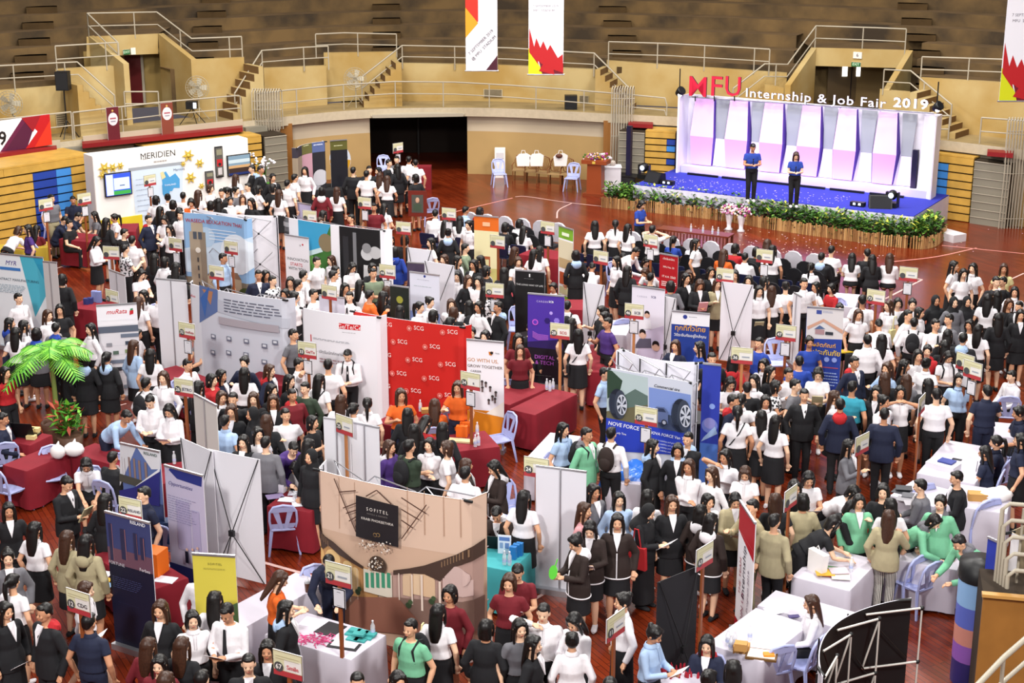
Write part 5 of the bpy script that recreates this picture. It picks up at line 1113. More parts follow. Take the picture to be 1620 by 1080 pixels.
# ================= PLASTIC CHAIRS
plas = mat('pale_lavender_plastic', hexc('#a9b0dc'), .35, spec=.5)
def chair_proto():
    r = thing('plastic_chair', 'pale lavender plastic chair', 'chair')
    m = MB(); s = .21
    # seat: rounded grid dished
    n = 6; vs = []
    for j in range(n+1):
        for i in range(n+1):
            x, y = -1+2*i/n, -1+2*j/n; q = max(abs(x), abs(y)); k = 1-.12*(abs(x*y))
            vs.append((x*s*k*(1.0-.06*y), y*s*k, .44-.02*(1-q*q)-(.02 if q > .99 else 0)))
    m.add(vs, [(j*(n+1)+i, j*(n+1)+i+1, (j+1)*(n+1)+i+1, (j+1)*(n+1)+i) for j in range(n) for i in range(n)], plas, True)
    m.add([(x, y, z-.02) for x, y, z in vs], [((j+1)*(n+1)+i, (j+1)*(n+1)+i+1, j*(n+1)+i+1, j*(n+1)+i) for j in range(n) for i in range(n)], plas, True)
    m.tube([(-s,-s,.425),(s,-s,.425),(s*.9,s,.425),(-s*.9,s,.425)], .018, plas, 5, closed=True); m.build('seat', r)
    m = MB(); arch = [(-.195,.2,.43),(-.215,.24,.6),(-.205,.275,.76),(-.15,.3,.85),(0,.31,.88),(.15,.3,.85),(.205,.275,.76),(.215,.24,.6),(.195,.2,.43)]
    m.tube(arch, .021, plas, 6)
    # fan shaped back web with three openings
    for x0, x1, w_ in ((-.03,-.13,.055),(.03,.13,.055)):
        m.add([(x0-w_/2,.205,.44),(x0+w_/2,.205,.44),(x1+w_*.9,.285,.83),(x1-w_*.9,.285,.83)], [(0,1,2,3)], plas); m.add([(x0-w_/2,.215,.44),(x0+w_/2,.215,.44),(x1+w_*.9,.297,.83),(x1-w_*.9,.297,.83)], [(3,2,1,0)], plas)
    m.add([(-.19,.285,.76),(.19,.285,.76),(.15,.305,.85),(-.15,.305,.85)], [(0,1,2,3)], plas); m.add([(-.19,.297,.76),(.19,.297,.76),(.15,.317,.85),(-.15,.317,.85)], [(3,2,1,0)], plas)
    m.add([(-.18,.205,.45),(.18,.205,.45),(.19,.23,.54),(-.19,.23,.54)], [(0,1,2,3)], plas); m.build('backrest', r)
    for sx in (-1, 1):
        for sy in (-1, 1):
            q = MB(); x, y = sx*s*.9, sy*s*.88; ex, ey = sx*(s+.035), sy*(s+.04)
            w_ = .028
            q.prism([(x-w_,y,.425),(x+w_,y,.425),(ex+w_*.6,ey,0),(ex-w_*.6,ey,0)], (0,.012,0), plas); q.prism([(x,y-w_,.425),(x,y+w_,.425),(ex,ey+w_*.6,0),(ex,ey-w_*.6,0)], (.012,0,0), plas); q.build('leg', r)
    return r
PC = chair_proto(); KIDS[PC.name] = list(PC.children)
def facing(d):   # d: image direction the thing faces; 0 = towards the camera (-Y), positive = turns to the right
    return R(d)
pch = [((18,792),150,'at the far left edge near the seated woman'),((12,748),200,'beside the maroon corner table, far left'),((88,772),20,'just under the maroon corner table'),((176,785),-30,'behind the seated woman in white, lower left'),((271,882),160,'with a navy backpack left of the lilac banner'),((449,850),190,'left of the hotel photograph wall'),
 ((600,975),15,'in front of the hotel photograph wall, large'),((507,975),20,'with a white bag, at the white front table'),((788,712),-60,'at the end of the table of orange bags'),((712,660),0,'behind the woman in orange at the red table'),((802,660),10,'at the base of the orange roll-up'),
 ((1480,905),180,'at the table of the green jacketed girls'),((1424,935),220,'left of two behind the black curved wall'),((1448,945),215,'right of two behind the black curved wall'),((1300,1050),230,'behind the seated long haired woman, upper'),((1262,1070),235,'behind the seated long haired woman, lower'),
 ((1217,1078),200,'at the bottom edge beside the long white table'),((1532,845),215,'behind the man in black suit at the right'),((1575,775),215,'behind the women in navy at the right table'),((1590,672),170,'next to the navy shirted standing man'),
 ((790,285),10,'beside the white water dispenser'),((905,292),-15,'beside the carved wooden chairs'),((112,505),100,'beside the red table with blue boxes'),((225,540),30,'right of the grey product roll-up'),((248,532),10,'left of the white panel back'),
 ((328,585),0,'in front of the grey component wall'),((975,545),200,'behind the man in the purple shirt'),((820,535),0,'left of the purple roll-up'),((65,352),10,'left of two by the blue bleacher'),((100,345),10,'right of two by the blue bleacher'),((88,372),60,'by the men in navy polo shirts'),((606,279),0,'by the doorway table'),
 ((1227,590),0,'below the blue polo shirts'),((810,830),30,'behind the girl working at the teal table'),((870,760),200,'by the tyre booth table, half hidden'),((1443,815),200,'by the grey suited man'), ((715,690),180,'under the table of orange bags'), ((680,345),200,'near the framed portrait'), ((1545,840),200,'under the right white cloths')]
for i, ((x, y), d, lab) in enumerate(pch):
    p = P(x, y, .0 if False else .2); p.z = 0; o = PC if i == 0 else dup(PC, p, facing(d)); o.location = p; o.rotation_euler.z = facing(d); o['label'] = 'pale lavender plastic chair '+lab; o['group'] = 'lavender plastic chairs'
# ================= AUDIENCE CHAIRS
blk = mat('black_seat_fabric', hexc('#15151b'), .85); nav = mat('navy_seat_shell', hexc('#151d3c'), .5); covr = mat('white_chair_cover', hexc('#cfccd6'), .85, noise=.08, nscale=6)
def banq(cover, navy=False):
    r = thing('banquet_chair', 'audience chair', 'chair'); body = nav if navy else blk
    MB().box((0,0,.44), (.44,.44,.07), body, taper=.94).build('seat', r)
    m = MB(); prof = [(-.2,.5),(-.22,.7),(-.19,.86),(-.1,.94),(0,.96),(.1,.94),(.19,.86),(.22,.7),(.2,.5)]
    if navy: prof = [(-.21,.5),(-.23,.62),(-.23,.8),(-.2,.84),(.2,.84),(.23,.8),(.23,.62),(.21,.5)]
    m.prism([(x, .2+(z-.5)*.16, z) for x, z in prof], (0,.045,0), body); m.build('backrest', r)
    if cover:
        m = MB(); pr = [(-.235,.42),(-.235,.72),(-.205,.88),(-.11,.965),(0,.985),(.11,.965),(.205,.88),(.235,.72),(.235,.42)]
        m.prism([(x, .185+(z-.5)*.16, z) for x, z in pr], (0,.08,0), covr); m.build('cover', r)
    for sx in (-1, 1): MB().tube([(sx*.2,-.2,0),(sx*.2,-.18,.42),(sx*.2,.2,.44),(sx*.2,.26,0)], .013, steel if not navy else black_p, 5).build('leg_frame', r)
    return r
chs = [banq(True), banq(False), banq(False, True)]
for c in chs: KIDS[c.name] = list(c.children)
E0, E1 = P(752,334,.95), P(1352,406,.95); ud = (E1-E0); RL = ud.length; ud.normalize(); vd = Vector((ud.y, -ud.x, 0))
if vd.y > 0: vd = -vd
arz = math.atan2(ud.y, ud.x)+PI     # chairs face the stage (away from the camera)
used = set(); cnt = 0
rown = ['front row', 'second row', 'third row', 'fourth row', 'fifth row']
SEATS = {}
for row in range(5):
    n = int(RL/.56)
    for i in range(n+1):
        s = i*.56
        px_ = 752+600*i/n
        if 925 < px_ < 1002 and row < 5: continue
        if row == 4 and px_ < 1180: continue
        if row == 0 and px_ > 1345: continue
        kd = 0 if row == 0 else (2 if row == 3 else 1)
        p = E0+ud*s+vd*(row*.78+.0); p.z = 0
        side = 'left' if px_ < 940 else 'right'
        lab = {0:'white covered audience chair in the %s, %s block' % (rown[row], side), 1:'black rounded audience chair in the %s, %s block' % (rown[row], side), 2:'navy low backed audience chair in the %s, %s block' % (rown[row], side)}[kd]
        c = chs[kd]
        if kd in used: c = dup(c, p, arz)
        used.add(kd); c.location = p; c.rotation_euler.z = arz; c['label'] = lab; c['group'] = '%s audience chairs, %s, %s block' % (['white covered','black','navy'][kd], rown[row], side)
        SEATS[(row, i)] = p; c['ix'] = i
        del c['ix']
        # position makes each one singular
        blk_i = i if side == 'left' else i-int(n*.42)
        from_end = ['first','second','third','fourth','fifth','sixth','seventh','eighth','ninth','tenth','eleventh','twelfth','thirteenth','fourteenth','fifteenth','sixteenth','seventeenth','eighteenth','nineteenth','twentieth']
        cntk = (row, side); SEATS.setdefault(cntk, 0); k = SEATS[cntk]; SEATS[cntk] += 1
        c['label'] = '%s audience chair, %s from the left in the %s, %s block' % (['white covered','black rounded','navy low backed'][kd], from_end[k] if k < 20 else 'far right', rown[row], side)
# ================= OTHER THINGS
# carved wooden chairs along the back wall
cw = mat('carved_brown_wood', hexc('#7a4a24'), .5)
def carved():
    r = thing('carved_chair', 'carved chair', 'chair')
    MB().box((0,0,.43), (.52,.46,.05), hm('#a08258')).build('seat', r)
    m = MB(); sh = [(-.2,.5),(-.24,.75),(-.17,.95),(0,1.02),(.17,.95),(.24,.75),(.2,.5),(0,.44)]
    m.tube([(x,.22+(z-.45)*.12,z) for x, z in sh], .02, cw, 5, closed=True)
    for x in (-.12,-.06,0,.06,.12): m.tube([(x*.5,.22,.46),(x*1.5,.27,.8),(x*1.2,.285,.97)], .012, cw, 4)
    m.build('shield_back', r)
    for s in (-1, 1): MB().tube([(s*.26,-.2,.43),(s*.27,-.18,.64),(s*.27,.2,.68)], .02, cw, 5).build('armrest', r)
    for s in (-1, 1):
        for y in (-.2,.2): MB().tube([(s*.23,y,.42),(s*.24,y*1.1,0)], [.026,.018], cw, 6).build('leg', r)
    return r
cc = carved(); KIDS[cc.name] = list(cc.children)
ords = ['first', 'second', 'third', 'fourth', 'fifth']
for i, (x, y) in enumerate([(822,285),(842,287),(860,289),(878,291),(898,292)]):
    p = P(x, y, .0); o = cc if i == 0 else dup(cc, p, 0); o.location = p; o.rotation_euler.z = R(-12); o.scale = (.85,.85,.85); o['label'] = 'shield backed carved wooden armchair, %s from the left by the back wall' % ords[i]; o['group'] = 'carved wooden armchairs'
def simple(name, lab, cat, loc, mb, rz=0, group=None, z=None):
    loc = Vector(loc); 
    if z is not None: loc.z = z
    o = mb.build(name, None, loc, rz); return tag(o, lab, cat, group)
wbag = hm('#e6e2e0', .7); kraft = mat('brown_cardboard', hexc('#b98a4c'), .8)
p = P(791,283); boxthing('water_dispenser', 'white water dispenser against the back wall', 'water dispenser', p+Vector((0,.35,0)), [('cabinet', MB().box((0,0,.5),(.36,.34,1.0), wbag)), ('tap_panel', MB().box((0,-.18,.78),(.26,.02,.2), hm('#c9c6cc')))])
p = P(768,272); boxthing('wooden_bench', 'dark wooden bench beside the water dispenser', 'bench', p+Vector((0,.2,0)), [('seat', MB().box((0,0,.4),(1.0,.35,.05), cw)), ('front_board', MB().box((0,-.15,.2),(.9,.03,.36), hm('#4a2614')))])
for i, (x, y, lab) in enumerate([(828,252,'white bag lying over the first carved chair'),(849,252,'white tote bag standing over the second carved chair'),(887,252,'white bag with a brown cap at the back wall')]):
    q = P(x, y, .9); m = MB().prism([(-.2,0,-.25),(.2,0,-.25),(.24,.0,.1),(.12,0,.17),(-.14,0,.15),(-.24,0,.05)], (0,.1,0), wbag).tube([(-.08,.05,.14),(-.05,.05,.27),(.05,.05,.27),(.08,.05,.14)], .012, wbag, 4)
    if i == 2: m.ball((-.05,-.02,.1), (.12,.06,.08), hm('#5a3020'), 8, 5)
    simple('cloth_bag', lab, 'bag', (q.x, q.y+.1, .9), m, 0, 'white bags behind the carved chairs')
p = P(924,276); m = MB().box((0,0,.3),(.9,.5,.6), kraft).box((-.1,0,.82),(.62,.5,.42), kraft); simple('cardboard_box', 'stack of brown cardboard boxes behind the lectern', 'box', p, m)
p = P(942,308); r = thing('lectern', 'brown wooden lectern with flowers near the left stage corner', 'lectern', p, R(-20))
MB().box((0,0,.55),(.5,.4,1.0), hm('#8a3e1a', .45), taper=.95).build('column', r); MB().box((0,0,.04),(.72,.55,.08), hm('#7a3414', .45)).build('base', r); MB().box((0,0,1.1),(.85,.5,.12), hm('#8a3e1a', .45)).build('top', r); MB().box((0,-.255,1.1),(.1,.01,.08), gold).build('emblem', r)
m = MB(); rnd = random.Random(4)
for i in range(90): m.ball((rnd.gauss(0,.2), rnd.gauss(0,.08), rnd.uniform(0,.2)), rnd.uniform(.02,.045), hm(rnd.choice(['#b53d8a','#e8c8dc','#7a2a8a','#e8b84a','#f2e6ee','#3c6b22'])), 5, 3)
simple('flower_spray', 'pink and purple flowers lying on the lectern', 'flowers', (p.x, p.y, 1.17), m)['kind'] = 'stuff'
p = P(963,303); simple('white_table', 'white draped side table beside the lectern', 'table', p, MB().box((0,0,.42),(.75,.5,.84), hm('#d2cfd6', .7)).box((0,0,.85),(.8,.55,.03), hm('#dedbe2')))
simple('glass_tray', 'clear glasses heaped on the white side table', 'glasses', (p.x, p.y, .87), MB().ball((-.1,0,.09),.12,hm('#b8aea8', .15)).ball((.12,0,.08),.1,hm('#a89c92', .15)).ball((0,.05,.22),.1,hm('#b8aea8', .15)))
for x, y, w_, lab in ((966,303,.55,'open brown door leaf at the left of the stage side bleacher'),(457,296,.4,'narrow brown door leaf beside the left bleacher steps')):
    q = AT(x, -.15); simple('door_leaf', lab, 'door', (q[0], q[1], 0), MB().box((0,0,1.05),(w_,.06,2.1), hm('#8a5a26', .5)))
# folded cream crowd barriers
for px_, base, n, lab in ((428,222,11,'stack of cream folded barriers on the left gallery steps'),(983,300,9,'stack of cream folded barriers by the stage side bleacher'),(1606,330,9,'leaning stack of cream folded barriers at the far right')):
    off = -.45; m = MB(); q = AT(px_, off); h0, h1 = (2.0, 3.35) if px_ == 428 else (0, 3.3)
    for k in range(n):
        x = (k-n/2)*.085; m.tube([(x,0,h0),(x+.0,-.08,h1*.5+h0*.5),(x,0,h1-.1),(x+.04,.06,h1),(x+.08,.3,h1-.1),(x+.08,.3,h0)], .018, rail_m, 5)
    for z in (h0+.3, (h0+h1)/2, h1-.4): m.tube([(-n*.043,0,z),(n*.043,.0,z)], .014, rail_m, 5)
    tag(m.build('folded_barrier', None, (q[0], q[1], 0)), lab, 'barrier', 'folded cream barriers')
# low slatted table before the audience
a, b = P(1044,360,.5), P(1157,373,.5); d = b-a; r = thing('slatted_bench', 'long low dark wooden slatted table between audience and stage', 'table', Vector(((a.x+b.x)/2,(a.y+b.y)/2,0)), math.atan2(d.y, d.x)); L = d.length
MB().box((0,0,.5),(L,.5,.04), hm('#6a2e1a', .35)).build('tabletop', r)
m = MB()
for k in range(22): m.box((-L/2+L*(k+.5)/22,-.24,.3),(.03,.02,.34), hm('#5a2414', .5))
m.box((0,-.24,.12),(L,.03,.04), hm('#5a2414', .5)); m.build('slats', r)
for sx in (-1,1):
    for sy in (-1,1): MB().box((sx*(L/2-.05),sy*.2,.24),(.06,.06,.48), hm('#5a2414', .5)).build('leg', r)
gl = mat('clear_plastic', (.85,.88,.92), .1, alpha=.45)
def bottle(p, lab, group, s=1):
    m = MB().lathe([(.03,0),(.032,.03),(.028,.07),(.032,.11),(.03,.15),(.012,.19),(.012,.205)], gl, 10); o = m.build('water_bottle', None, p); tag(o, lab, 'bottle', group)
    MB().lathe([(.014,.2),(.014,.22)], hm('#e8e8f0'), 8).build('cap', o); MB().lathe([(.0325,.05),(.0325,.09)], hm('#b8c0e0'), 10, cap=False).build('bottle_label', o); return o
for k, x in enumerate((1093,1112,1127,1136)): bottle(P(x, 366+k*1.9, .53), 'clear water bottle on the slatted table, %s from the left' % ords[k], 'bottles on the slatted table')
for k, (x, y) in enumerate(((865,612),(870,615),(875,612))): bottle(P(x, y+4, .75), 'clear water bottle on the empty maroon table, %s of three' % ('left','middle','right')[k], 'bottles on the empty maroon table')
for k, (x, y) in enumerate(((1151,1020),(1156,1028),(1162,1022),(1186,1012))): bottle(P(x, y, .75), 'clear water bottle on the lower right white table, %s from the left' % ords[k], 'bottles on the lower right white table')
for k, (x, y, w_) in enumerate(((755,686,'on the table of orange bags, left'),(752,706,'on the table of orange bags, front'),(757,704,'on the table of orange bags, right of two'),(665,650,'before the red logo wall'),(276,733,'by the white paper on the maroon table, lower left'),(590,1005,'beside the teal boxes on the white front table'),(1346,903,'on the magazine table, right side'),(798,893,'on the teal cloth, left'),(806,894,'on the teal cloth, right'),(806,402,'left of the green food banner'))): bottle(P(x, y, .75), 'clear water bottle '+w_, 'scattered water bottles')
def slab(name, lab, cat, px, py, w_, d_, h_, c, rz=0, z=.75, group=None, extra=None):
    p = P(px, py, z); m = MB().box((0,0,h_/2),(w_,d_,h_), c if not isinstance(c, str) else hm(c))
    if extra: extra(m)
    return simple(name, lab, cat, p, m, R(rz), group)
def lid(c): return lambda m: m.box((0,0,.01),(.3,.01,.01), hm(c))
slab('magazine_stack','stack of white magazines with a blue cover on the right table','magazines',1492,740,.5,.32,.1,'#d8d4dc',-40); slab('magazine','blue covered magazine on the magazine stack','magazine',1498,730,.26,.2,.02,'#34408a',-40,z=.86)
slab('phone','dark phone on the right hand white table','phone',1514,727,.16,.08,.01,'#22222a',-30)
for k, (x, y) in enumerate(((1425,778),(1432,790),(1440,784),(1430,772),(1444,796))): slab('brochure','black and white patterned brochure, %s of five fanned on the white table' % ords[k],'brochure',x,y,.26,.2,.012,['#3a3a40','#8d8a90','#55555c','#2a2a30','#a8a4aa'][k],-35+k*8,z=.75+k*.013, group='patterned brochures')
slab('small_box','golden brown box on the white table by the black suited man','box',1546,790,.3,.18,.12,kraft,-10)
p = P(1575,790,.75); simple('plastic_bag','crumpled white plastic bag on the far right table','bag',p,MB().ball((0,0,.08),(.28,.16,.12),wbag,10,6).ball((.1,.05,.12),(.12,.1,.1),wbag,8,5))
for k, (x, y, c) in enumerate(((1310,900,'#4a7a4a'),(1316,908,'#b8402c'),(1330,912,'#e0d8d0'),(1305,906,'#d8a838'),(1327,903,'#c8b8c0'))): slab('magazine','%s magazine among those on the lower white table' % ['green','red','white and pink','yellow','pale'][k],'magazine',x,y,.26,.2,.012,c,-20+k*6,z=.75+k*.013,group='magazines on the lower white table')
m = MB().prism([(-.15,-.05,0),(.15,-.05,0),(.17,-.03,.32),(-.17,-.03,.32)],(0,.1,0),wbag).tube([(-.07,0,.32),(0,0,.42),(.07,0,.32)],.008,wbag,4); simple('paper_bag','white paper bag standing on the magazine table','bag',P(1292,905,.75),m,R(-60))
for k, (x, y, z) in enumerate(((1176,1029,.75),(1170,1031,.75),(1172,1027,.86))): slab('small_box','small kraft box on the lower right table, %s' % ['right one','left one','upper one'][k],'box',x,y,.16,.12,.1,kraft,-15,z=z,group='small kraft boxes')
slab('poster_tray','wooden framed tray of printed cards at the lower right table','tray',1205,1037,.4,.28,.03,'#6a4a20',-15,extra=lambda m:m.box((0,0,.032),(.35,.23,.006),hm('#e6dcd4')))
slab('phone','purple phone beside the seated woman\'s hand','phone',1256,975,.15,.08,.01,'#3a2a6a',10); slab('paper_sheet','white printed sheet on the long lower right table','paper',1228,965,.3,.21,.003,'#ece8f0',20,z=.757)
slab('camera','small black and orange object at the bottom white table edge','trinket',1216,1040,.14,.1,.06,'#d8861e',0)
m = MB(); rnd = random.Random(9)
for k in range(40): m.lathe([(.015,0),(.012,.06),(.004,.09)], hm('#a0182c'), 6, c=(rnd.uniform(-.25,.25), rnd.uniform(-.14,.14), 0))
tag(m.build('red_trinkets', None, P(1078,1066,.75)), 'heap of small dark red trinkets on the bottom white table', 'trinkets', kind='stuff')
# sofitel front table
m = MB(); rnd = random.Random(1)
for k in range(40):
    a_ = rnd.random()*6; x, y = rnd.uniform(-.22,.22), rnd.uniform(-.1,.1); m.tube([(x,y,.01),(x+.08*math.cos(a_),y+.08*math.sin(a_),.03),(x+.14*math.cos(a_+.8),y+.14*math.sin(a_+.8),.01)], .006, hm('#d84a86'), 4)
tag(m.build('pink_ribbons', None, P(496,1012,.75), R(-15)), 'heap of pink ribbons on the white front table', 'ribbons', kind='stuff')
for k, (x, y, z) in enumerate(((556,1004,0),(568,1006,0),(580,1010,0),(562,998,.03),(574,1001,.03),(586,1004,.03),(558,1012,0),(570,1014,0),(568,1004,.06))): slab('gift_box','flat teal gift box on the white front table, %s' % (['back left','back middle','back right','upper left','upper middle','upper right','front left','front right','topmost'][k]),'box',x,y,.16,.1,.028,'#3f9a98',-20,z=.75+z,group='teal gift boxes')
slab('black_folder','closed black folder on the white front table','folder',523,996,.3,.34,.015,'#201d22',-30); slab('clipboard','black clipboard with white sheet at the front table edge','clipboard',544,1022,.42,.2,.015,'#1a1a1e',-18,extra=lambda m:m.box((.0,.03,.018),(.34,.16,.004),hm('#e4e0ea')))
slab('open_folder','clear folder with white pages on the white front table','papers',497,985,.36,.26,.008,'#dad6e2',-20)
m = MB().lathe([(.035,0),(.045,.14)], hm('#5a3a2c',.3), 12).lathe([(.045,.14),(.047,.15),(.02,.19)], gl, 12).tube([(0,0,.18),(.01,0,.24)],.004,hm('#d8d8d8'),4); simple('iced_drink','plastic cup of iced coffee on the white table','cup',P(487,936,.75),m)
# items on teal table
m = MB().box((0,0,.01),(.36,.25,.02),black_p).prism([(-.18,.12,.02),(.18,.12,.02),(.18,.2,.24),(-.18,.2,.24)],(0,.01,0),black_p); simple('laptop','black laptop on the teal table','laptop',P(775,862,.75),m,PI+R(-10))
q = thing('table_flyer', 'upright blue and white flyer stand on the teal table', 'flyer', P(798,876,.75), R(-12)); pn = Panel(.2,.3,0,th=.01,base='#dfe6f2'); pn.rect(.1,.7,.9,.9,'#5a7ab8'); pn.rect(.15,.3,.4,.6,'#8aa4cc'); pn.rect(.55,.3,.85,.6,'#6a8ac0'); pn.build('flyer_sheet', q)
for k, (x, y) in enumerate(((817,880),(822,878),(812,884))): simple('blue_bag', 'small glossy blue gift bag on the teal table, %s' % ['middle','right','left'][k], 'bag', P(x, y, .75), MB().box((0,0,.1),(.1,.07,.2),hm('#2a7ac0',.35)), R(-20), 'blue gift bags')
slab('tote_bag','white tote bag standing on the floor before the teal table','bag',777,963,.3,.1,.34,'#e4e0dc',-5,z=0,extra=lambda m:m.tube([(-.08,0,.34),(-.05,0,.5),(.05,0,.5),(.08,0,.34)],.01,wbag,4))
# orange bags
for k, (x, y) in enumerate(((727,680),(737,684),(731,690))): slab('orange_bag','orange paper bag on the maroon table, %s of three' % ['left','right','front'][k],'bag',x,y,.2,.1,.2,'#dc6414',-10,group='orange paper bags',extra=lambda m:m.tube([(-.05,0,.2),(0,0,.27),(.05,0,.2)],.006,hm('#c85010'),4))
slab('snack_tray','tray of small wrapped sweets beside the orange bags','tray',729,698,.5,.16,.03,'#c8b48a',-12); slab('tissue_box','kraft box before the red logo wall','box',676,652,.22,.14,.08,kraft,10)
slab('orange_box','glossy orange box on the maroon table by the skyline banner','box',243,905,.34,.3,.36,'#e06a12',-20,z=.75)
for k, (x, y, c) in enumerate(((262,917,'#e4e2ea'),(160,908,'#e4dce0'),(159,918,'#c8a430'),(161,926,'#7aa0c8'))): slab('leaflet','leaflet on the maroon table, %s' % ['white, right of the orange box','white, headed Risland','yellow and red','pale blue, front'][k],'leaflet',x,y,.3,.2,.01,c,-15,z=.752,group='leaflets on the maroon front table')
m = MB().ball((0,0,.18),(.42,.26,.2),hm('#a8c4d8',.35),12,7).ball((-.2,0,.3),(.16,.12,.14),hm('#9ab4cc',.35),8,5); simple('plastic_bag','pale blue plastic bag on the floor under the maroon table','bag',P(262,985,0),m)
for k, (x, y, s_) in enumerate(((92,724,.9),(118,720,1.2))): simple('plastic_bag','%s knotted white plastic bag on the maroon corner table' % ['smaller','larger'][k],'bag',P(x, y, .75),MB().ball((0,0,.11),(.15*s_,.11*s_,.13),wbag,10,6).tube([(0,0,.2),(.03,0,.3)],[.05,.01],wbag,6),0,'knotted white bags')
m = MB().box((0,0,.01),(.4,.27,.02),black_p).prism([(-.2,.12,.02),(.2,.12,.02),(.2,.22,.3),(-.2,.22,.3)],(0,.01,0),black_p); simple('laptop','open black laptop on the far left maroon table','laptop',P(44,688,.75),m,R(170))
for k, (x, y, z) in enumerate(((45,690,.0),(55,686,.0),(50,694,.0),(56,682,.08),(47,683,.08))): slab('snack_box','pale kraft snack box beside the open laptop, %s' % ['left','right','front','upper right','upper left'][k],'box',x,y,.16,.11,.07,'#d8c48a',-10,z=.75+z,group='kraft snack boxes')
# potted palm
p = P(95,728,0); p = P(93,700,.0); r = thing('potted_palm', 'tall green palm in a planter near the left edge', 'plant', p)
MB().lathe([(.22,0),(.28,.3),(.3,.42),(.27,.42),(.25,.36)], hm('#6a4a3a', .6), 16).build('pot', r)
tk = [(0,0,.35),(.01,0,.8),(0,.02,1.3),(-.02,0,1.75)]; MB().tube(tk, [.06,.05,.045,.04], hm('#7c8a44', .7), 8).build('trunk', r)
rnd = random.Random(12); gp = [hm('#58a02c', .5), hm('#7cc23c', .5), hm('#3e8424', .5)]
for k in range(11):
    az = k*2*PI/11+rnd.uniform(-.2,.2); L = rnd.uniform(.75,1.1); el = rnd.uniform(.3,1.2); m = MB(); pts = []
    for i in range(9): t = i/8; pts.append(Vector((math.cos(az)*L*t*math.cos(el*.7), math.sin(az)*L*t*math.cos(el*.7), 1.72+L*(math.sin(el)*t-.75*t*t))))
    m.tube(pts, .01, gp[2], 4); sd = Vector((-math.sin(az), math.cos(az), 0))
    for i in range(1, 9):
        for s in (-1, 1):
            for f in (0, .5):
                b_ = pts[i-1].lerp(pts[i], f); ln = .26*math.sin(PI*min(.95,(i+f)/9.5)**.8)+.06; tip = b_+sd*s*ln+(pts[i]-pts[i-1]).normalized()*ln*.5-Vector((0,0,ln*.35)); w_ = (pts[i]-pts[i-1]).normalized()*.028
                m.add([b_-w_, b_+w_, tip+w_*.2, tip-w_*.2], [(0,1,2,3)], gp[(i+k) % 2])
    m.build('frond', r)
p2 = P(112,718,0)
r = thing('mixed_planter', 'low planter of red and green foliage beneath the palm', 'plant', P(112,715,0)); MB().lathe([(.2,0),(.26,.35),(.24,.35)], hm('#5a4030'), 14).build('pot', r); m = MB()
for i in range(160): leaf(m, Vector((rnd.gauss(0,.1),rnd.gauss(0,.1),rnd.uniform(.35,.9))), rnd.uniform(.15,.34), .04, rnd.random()*6.28, rnd.uniform(0,1.3), rnd.choice([gp[0],gp[2],gp[1],hm('#b8503c'),hm('#3c6b22')]))
m.build('foliage', r)
# red upholstered stool / doorway table
p = P(671,298); simple('red_stool','small maroon draped stool beside the doorway crowd','stool',p,MB().box((0,0,.38),(.5,.45,.76),redc))
# yellow balloon picture, orchids, framed portrait
q = thing('round_cutout', 'round yellow and white beer glass cut-out on the black table', 'display', P(539,282,.75)); pn = Panel(.66,.95,0,th=.03,base='#dfe2ea'); 
mb = MB(); mb.prism([(.34*math.cos(a*PI/12),0,.6+.45*math.sin(a*PI/12)) for a in range(24)],(0,.03,0),hm('#cfd6e4')); mb.build('disc_board', q)
mb = MB(); mb.prism([(.33*math.cos(a),-.006,.6+.44*math.sin(a)) for a in [PI+k*PI/14 for k in range(15)]],(0,.004,0),hm('#d09a1c')); mb.build('gold_half', q)
def orchid(px, py, lab, z=.8):
    q = thing('orchid_pot', lab, 'plant', P(px, py, z), 0, 'white orchids at the hotel wall'); MB().lathe([(.08,0),(.11,.16),(.1,.16)], hm('#d8d4d0'), 10).build('pot', q); m = MB(); f = MB(); rnd = random.Random(px)
    for k in range(4):
        a = k*1.6; pts = [Vector((0,0,.15)), Vector((.08*math.cos(a),.08*math.sin(a),.6)), Vector((.22*math.cos(a),.2*math.sin(a),.95)), Vector((.34*math.cos(a),.3*math.sin(a),.8))]; m.tube(pts, .008, gp[2], 4)
        for i in range(12): t = rnd.uniform(1, 3); i0 = min(2,int(t)); c_ = pts[i0].lerp(pts[i0+1], t-i0); f.ball((c_.x+rnd.gauss(0,.03),c_.y+rnd.gauss(0,.03),c_.z+rnd.gauss(0,.03)), (.04,.03,.035), hm('#eeeaf0'), 6, 4)
    for i in range(8): leaf(m, Vector((0,0,.15)), .3, .05, i*.8, .4, gp[2])
    m.build('stems', q); f.build('blossom', q)
orchid(338,296,'white orchids in a pot before the lower framed picture'); orchid(388,288,'white orchids in a pot below the sunset television'); orchid(418,300,'small white orchid pot by the left bleacher steps')
q = thing('framed_portrait', 'red framed portrait of a uniformed figure on an easel', 'picture', P(662,400,0), R(-4)); w_ = .52; MB().box((0,.0,1.4),(w_,.04,.72),hm('#6a2014',.4)).build('frame', q); mb = MB(); mb.box((0,-.024,1.4),(w_*.62,.006,.5),hm('#4a4a44')); mb.ball((0,-.028,1.5),(.06,.006,.08),hm('#c49a80'),8,5); mb.box((0,-.03,1.3),(.22,.006,.2),hm('#3c4a38')); mb.build('picture', q)
for s in (-1,1): MB().tube([(s*.1,.03,1.1),(s*.25,.05,0)],.015,cw,5).build('easel_leg', q)
slab('monitor','black computer monitor on the black clothed table','monitor',1350,543,.55,.03,.36,black_p,8,z=.8); slab('yellow_paper','yellow leaflets beside the black monitor','leaflets',1343,556,.4,.2,.02,'#c8a82a',8)
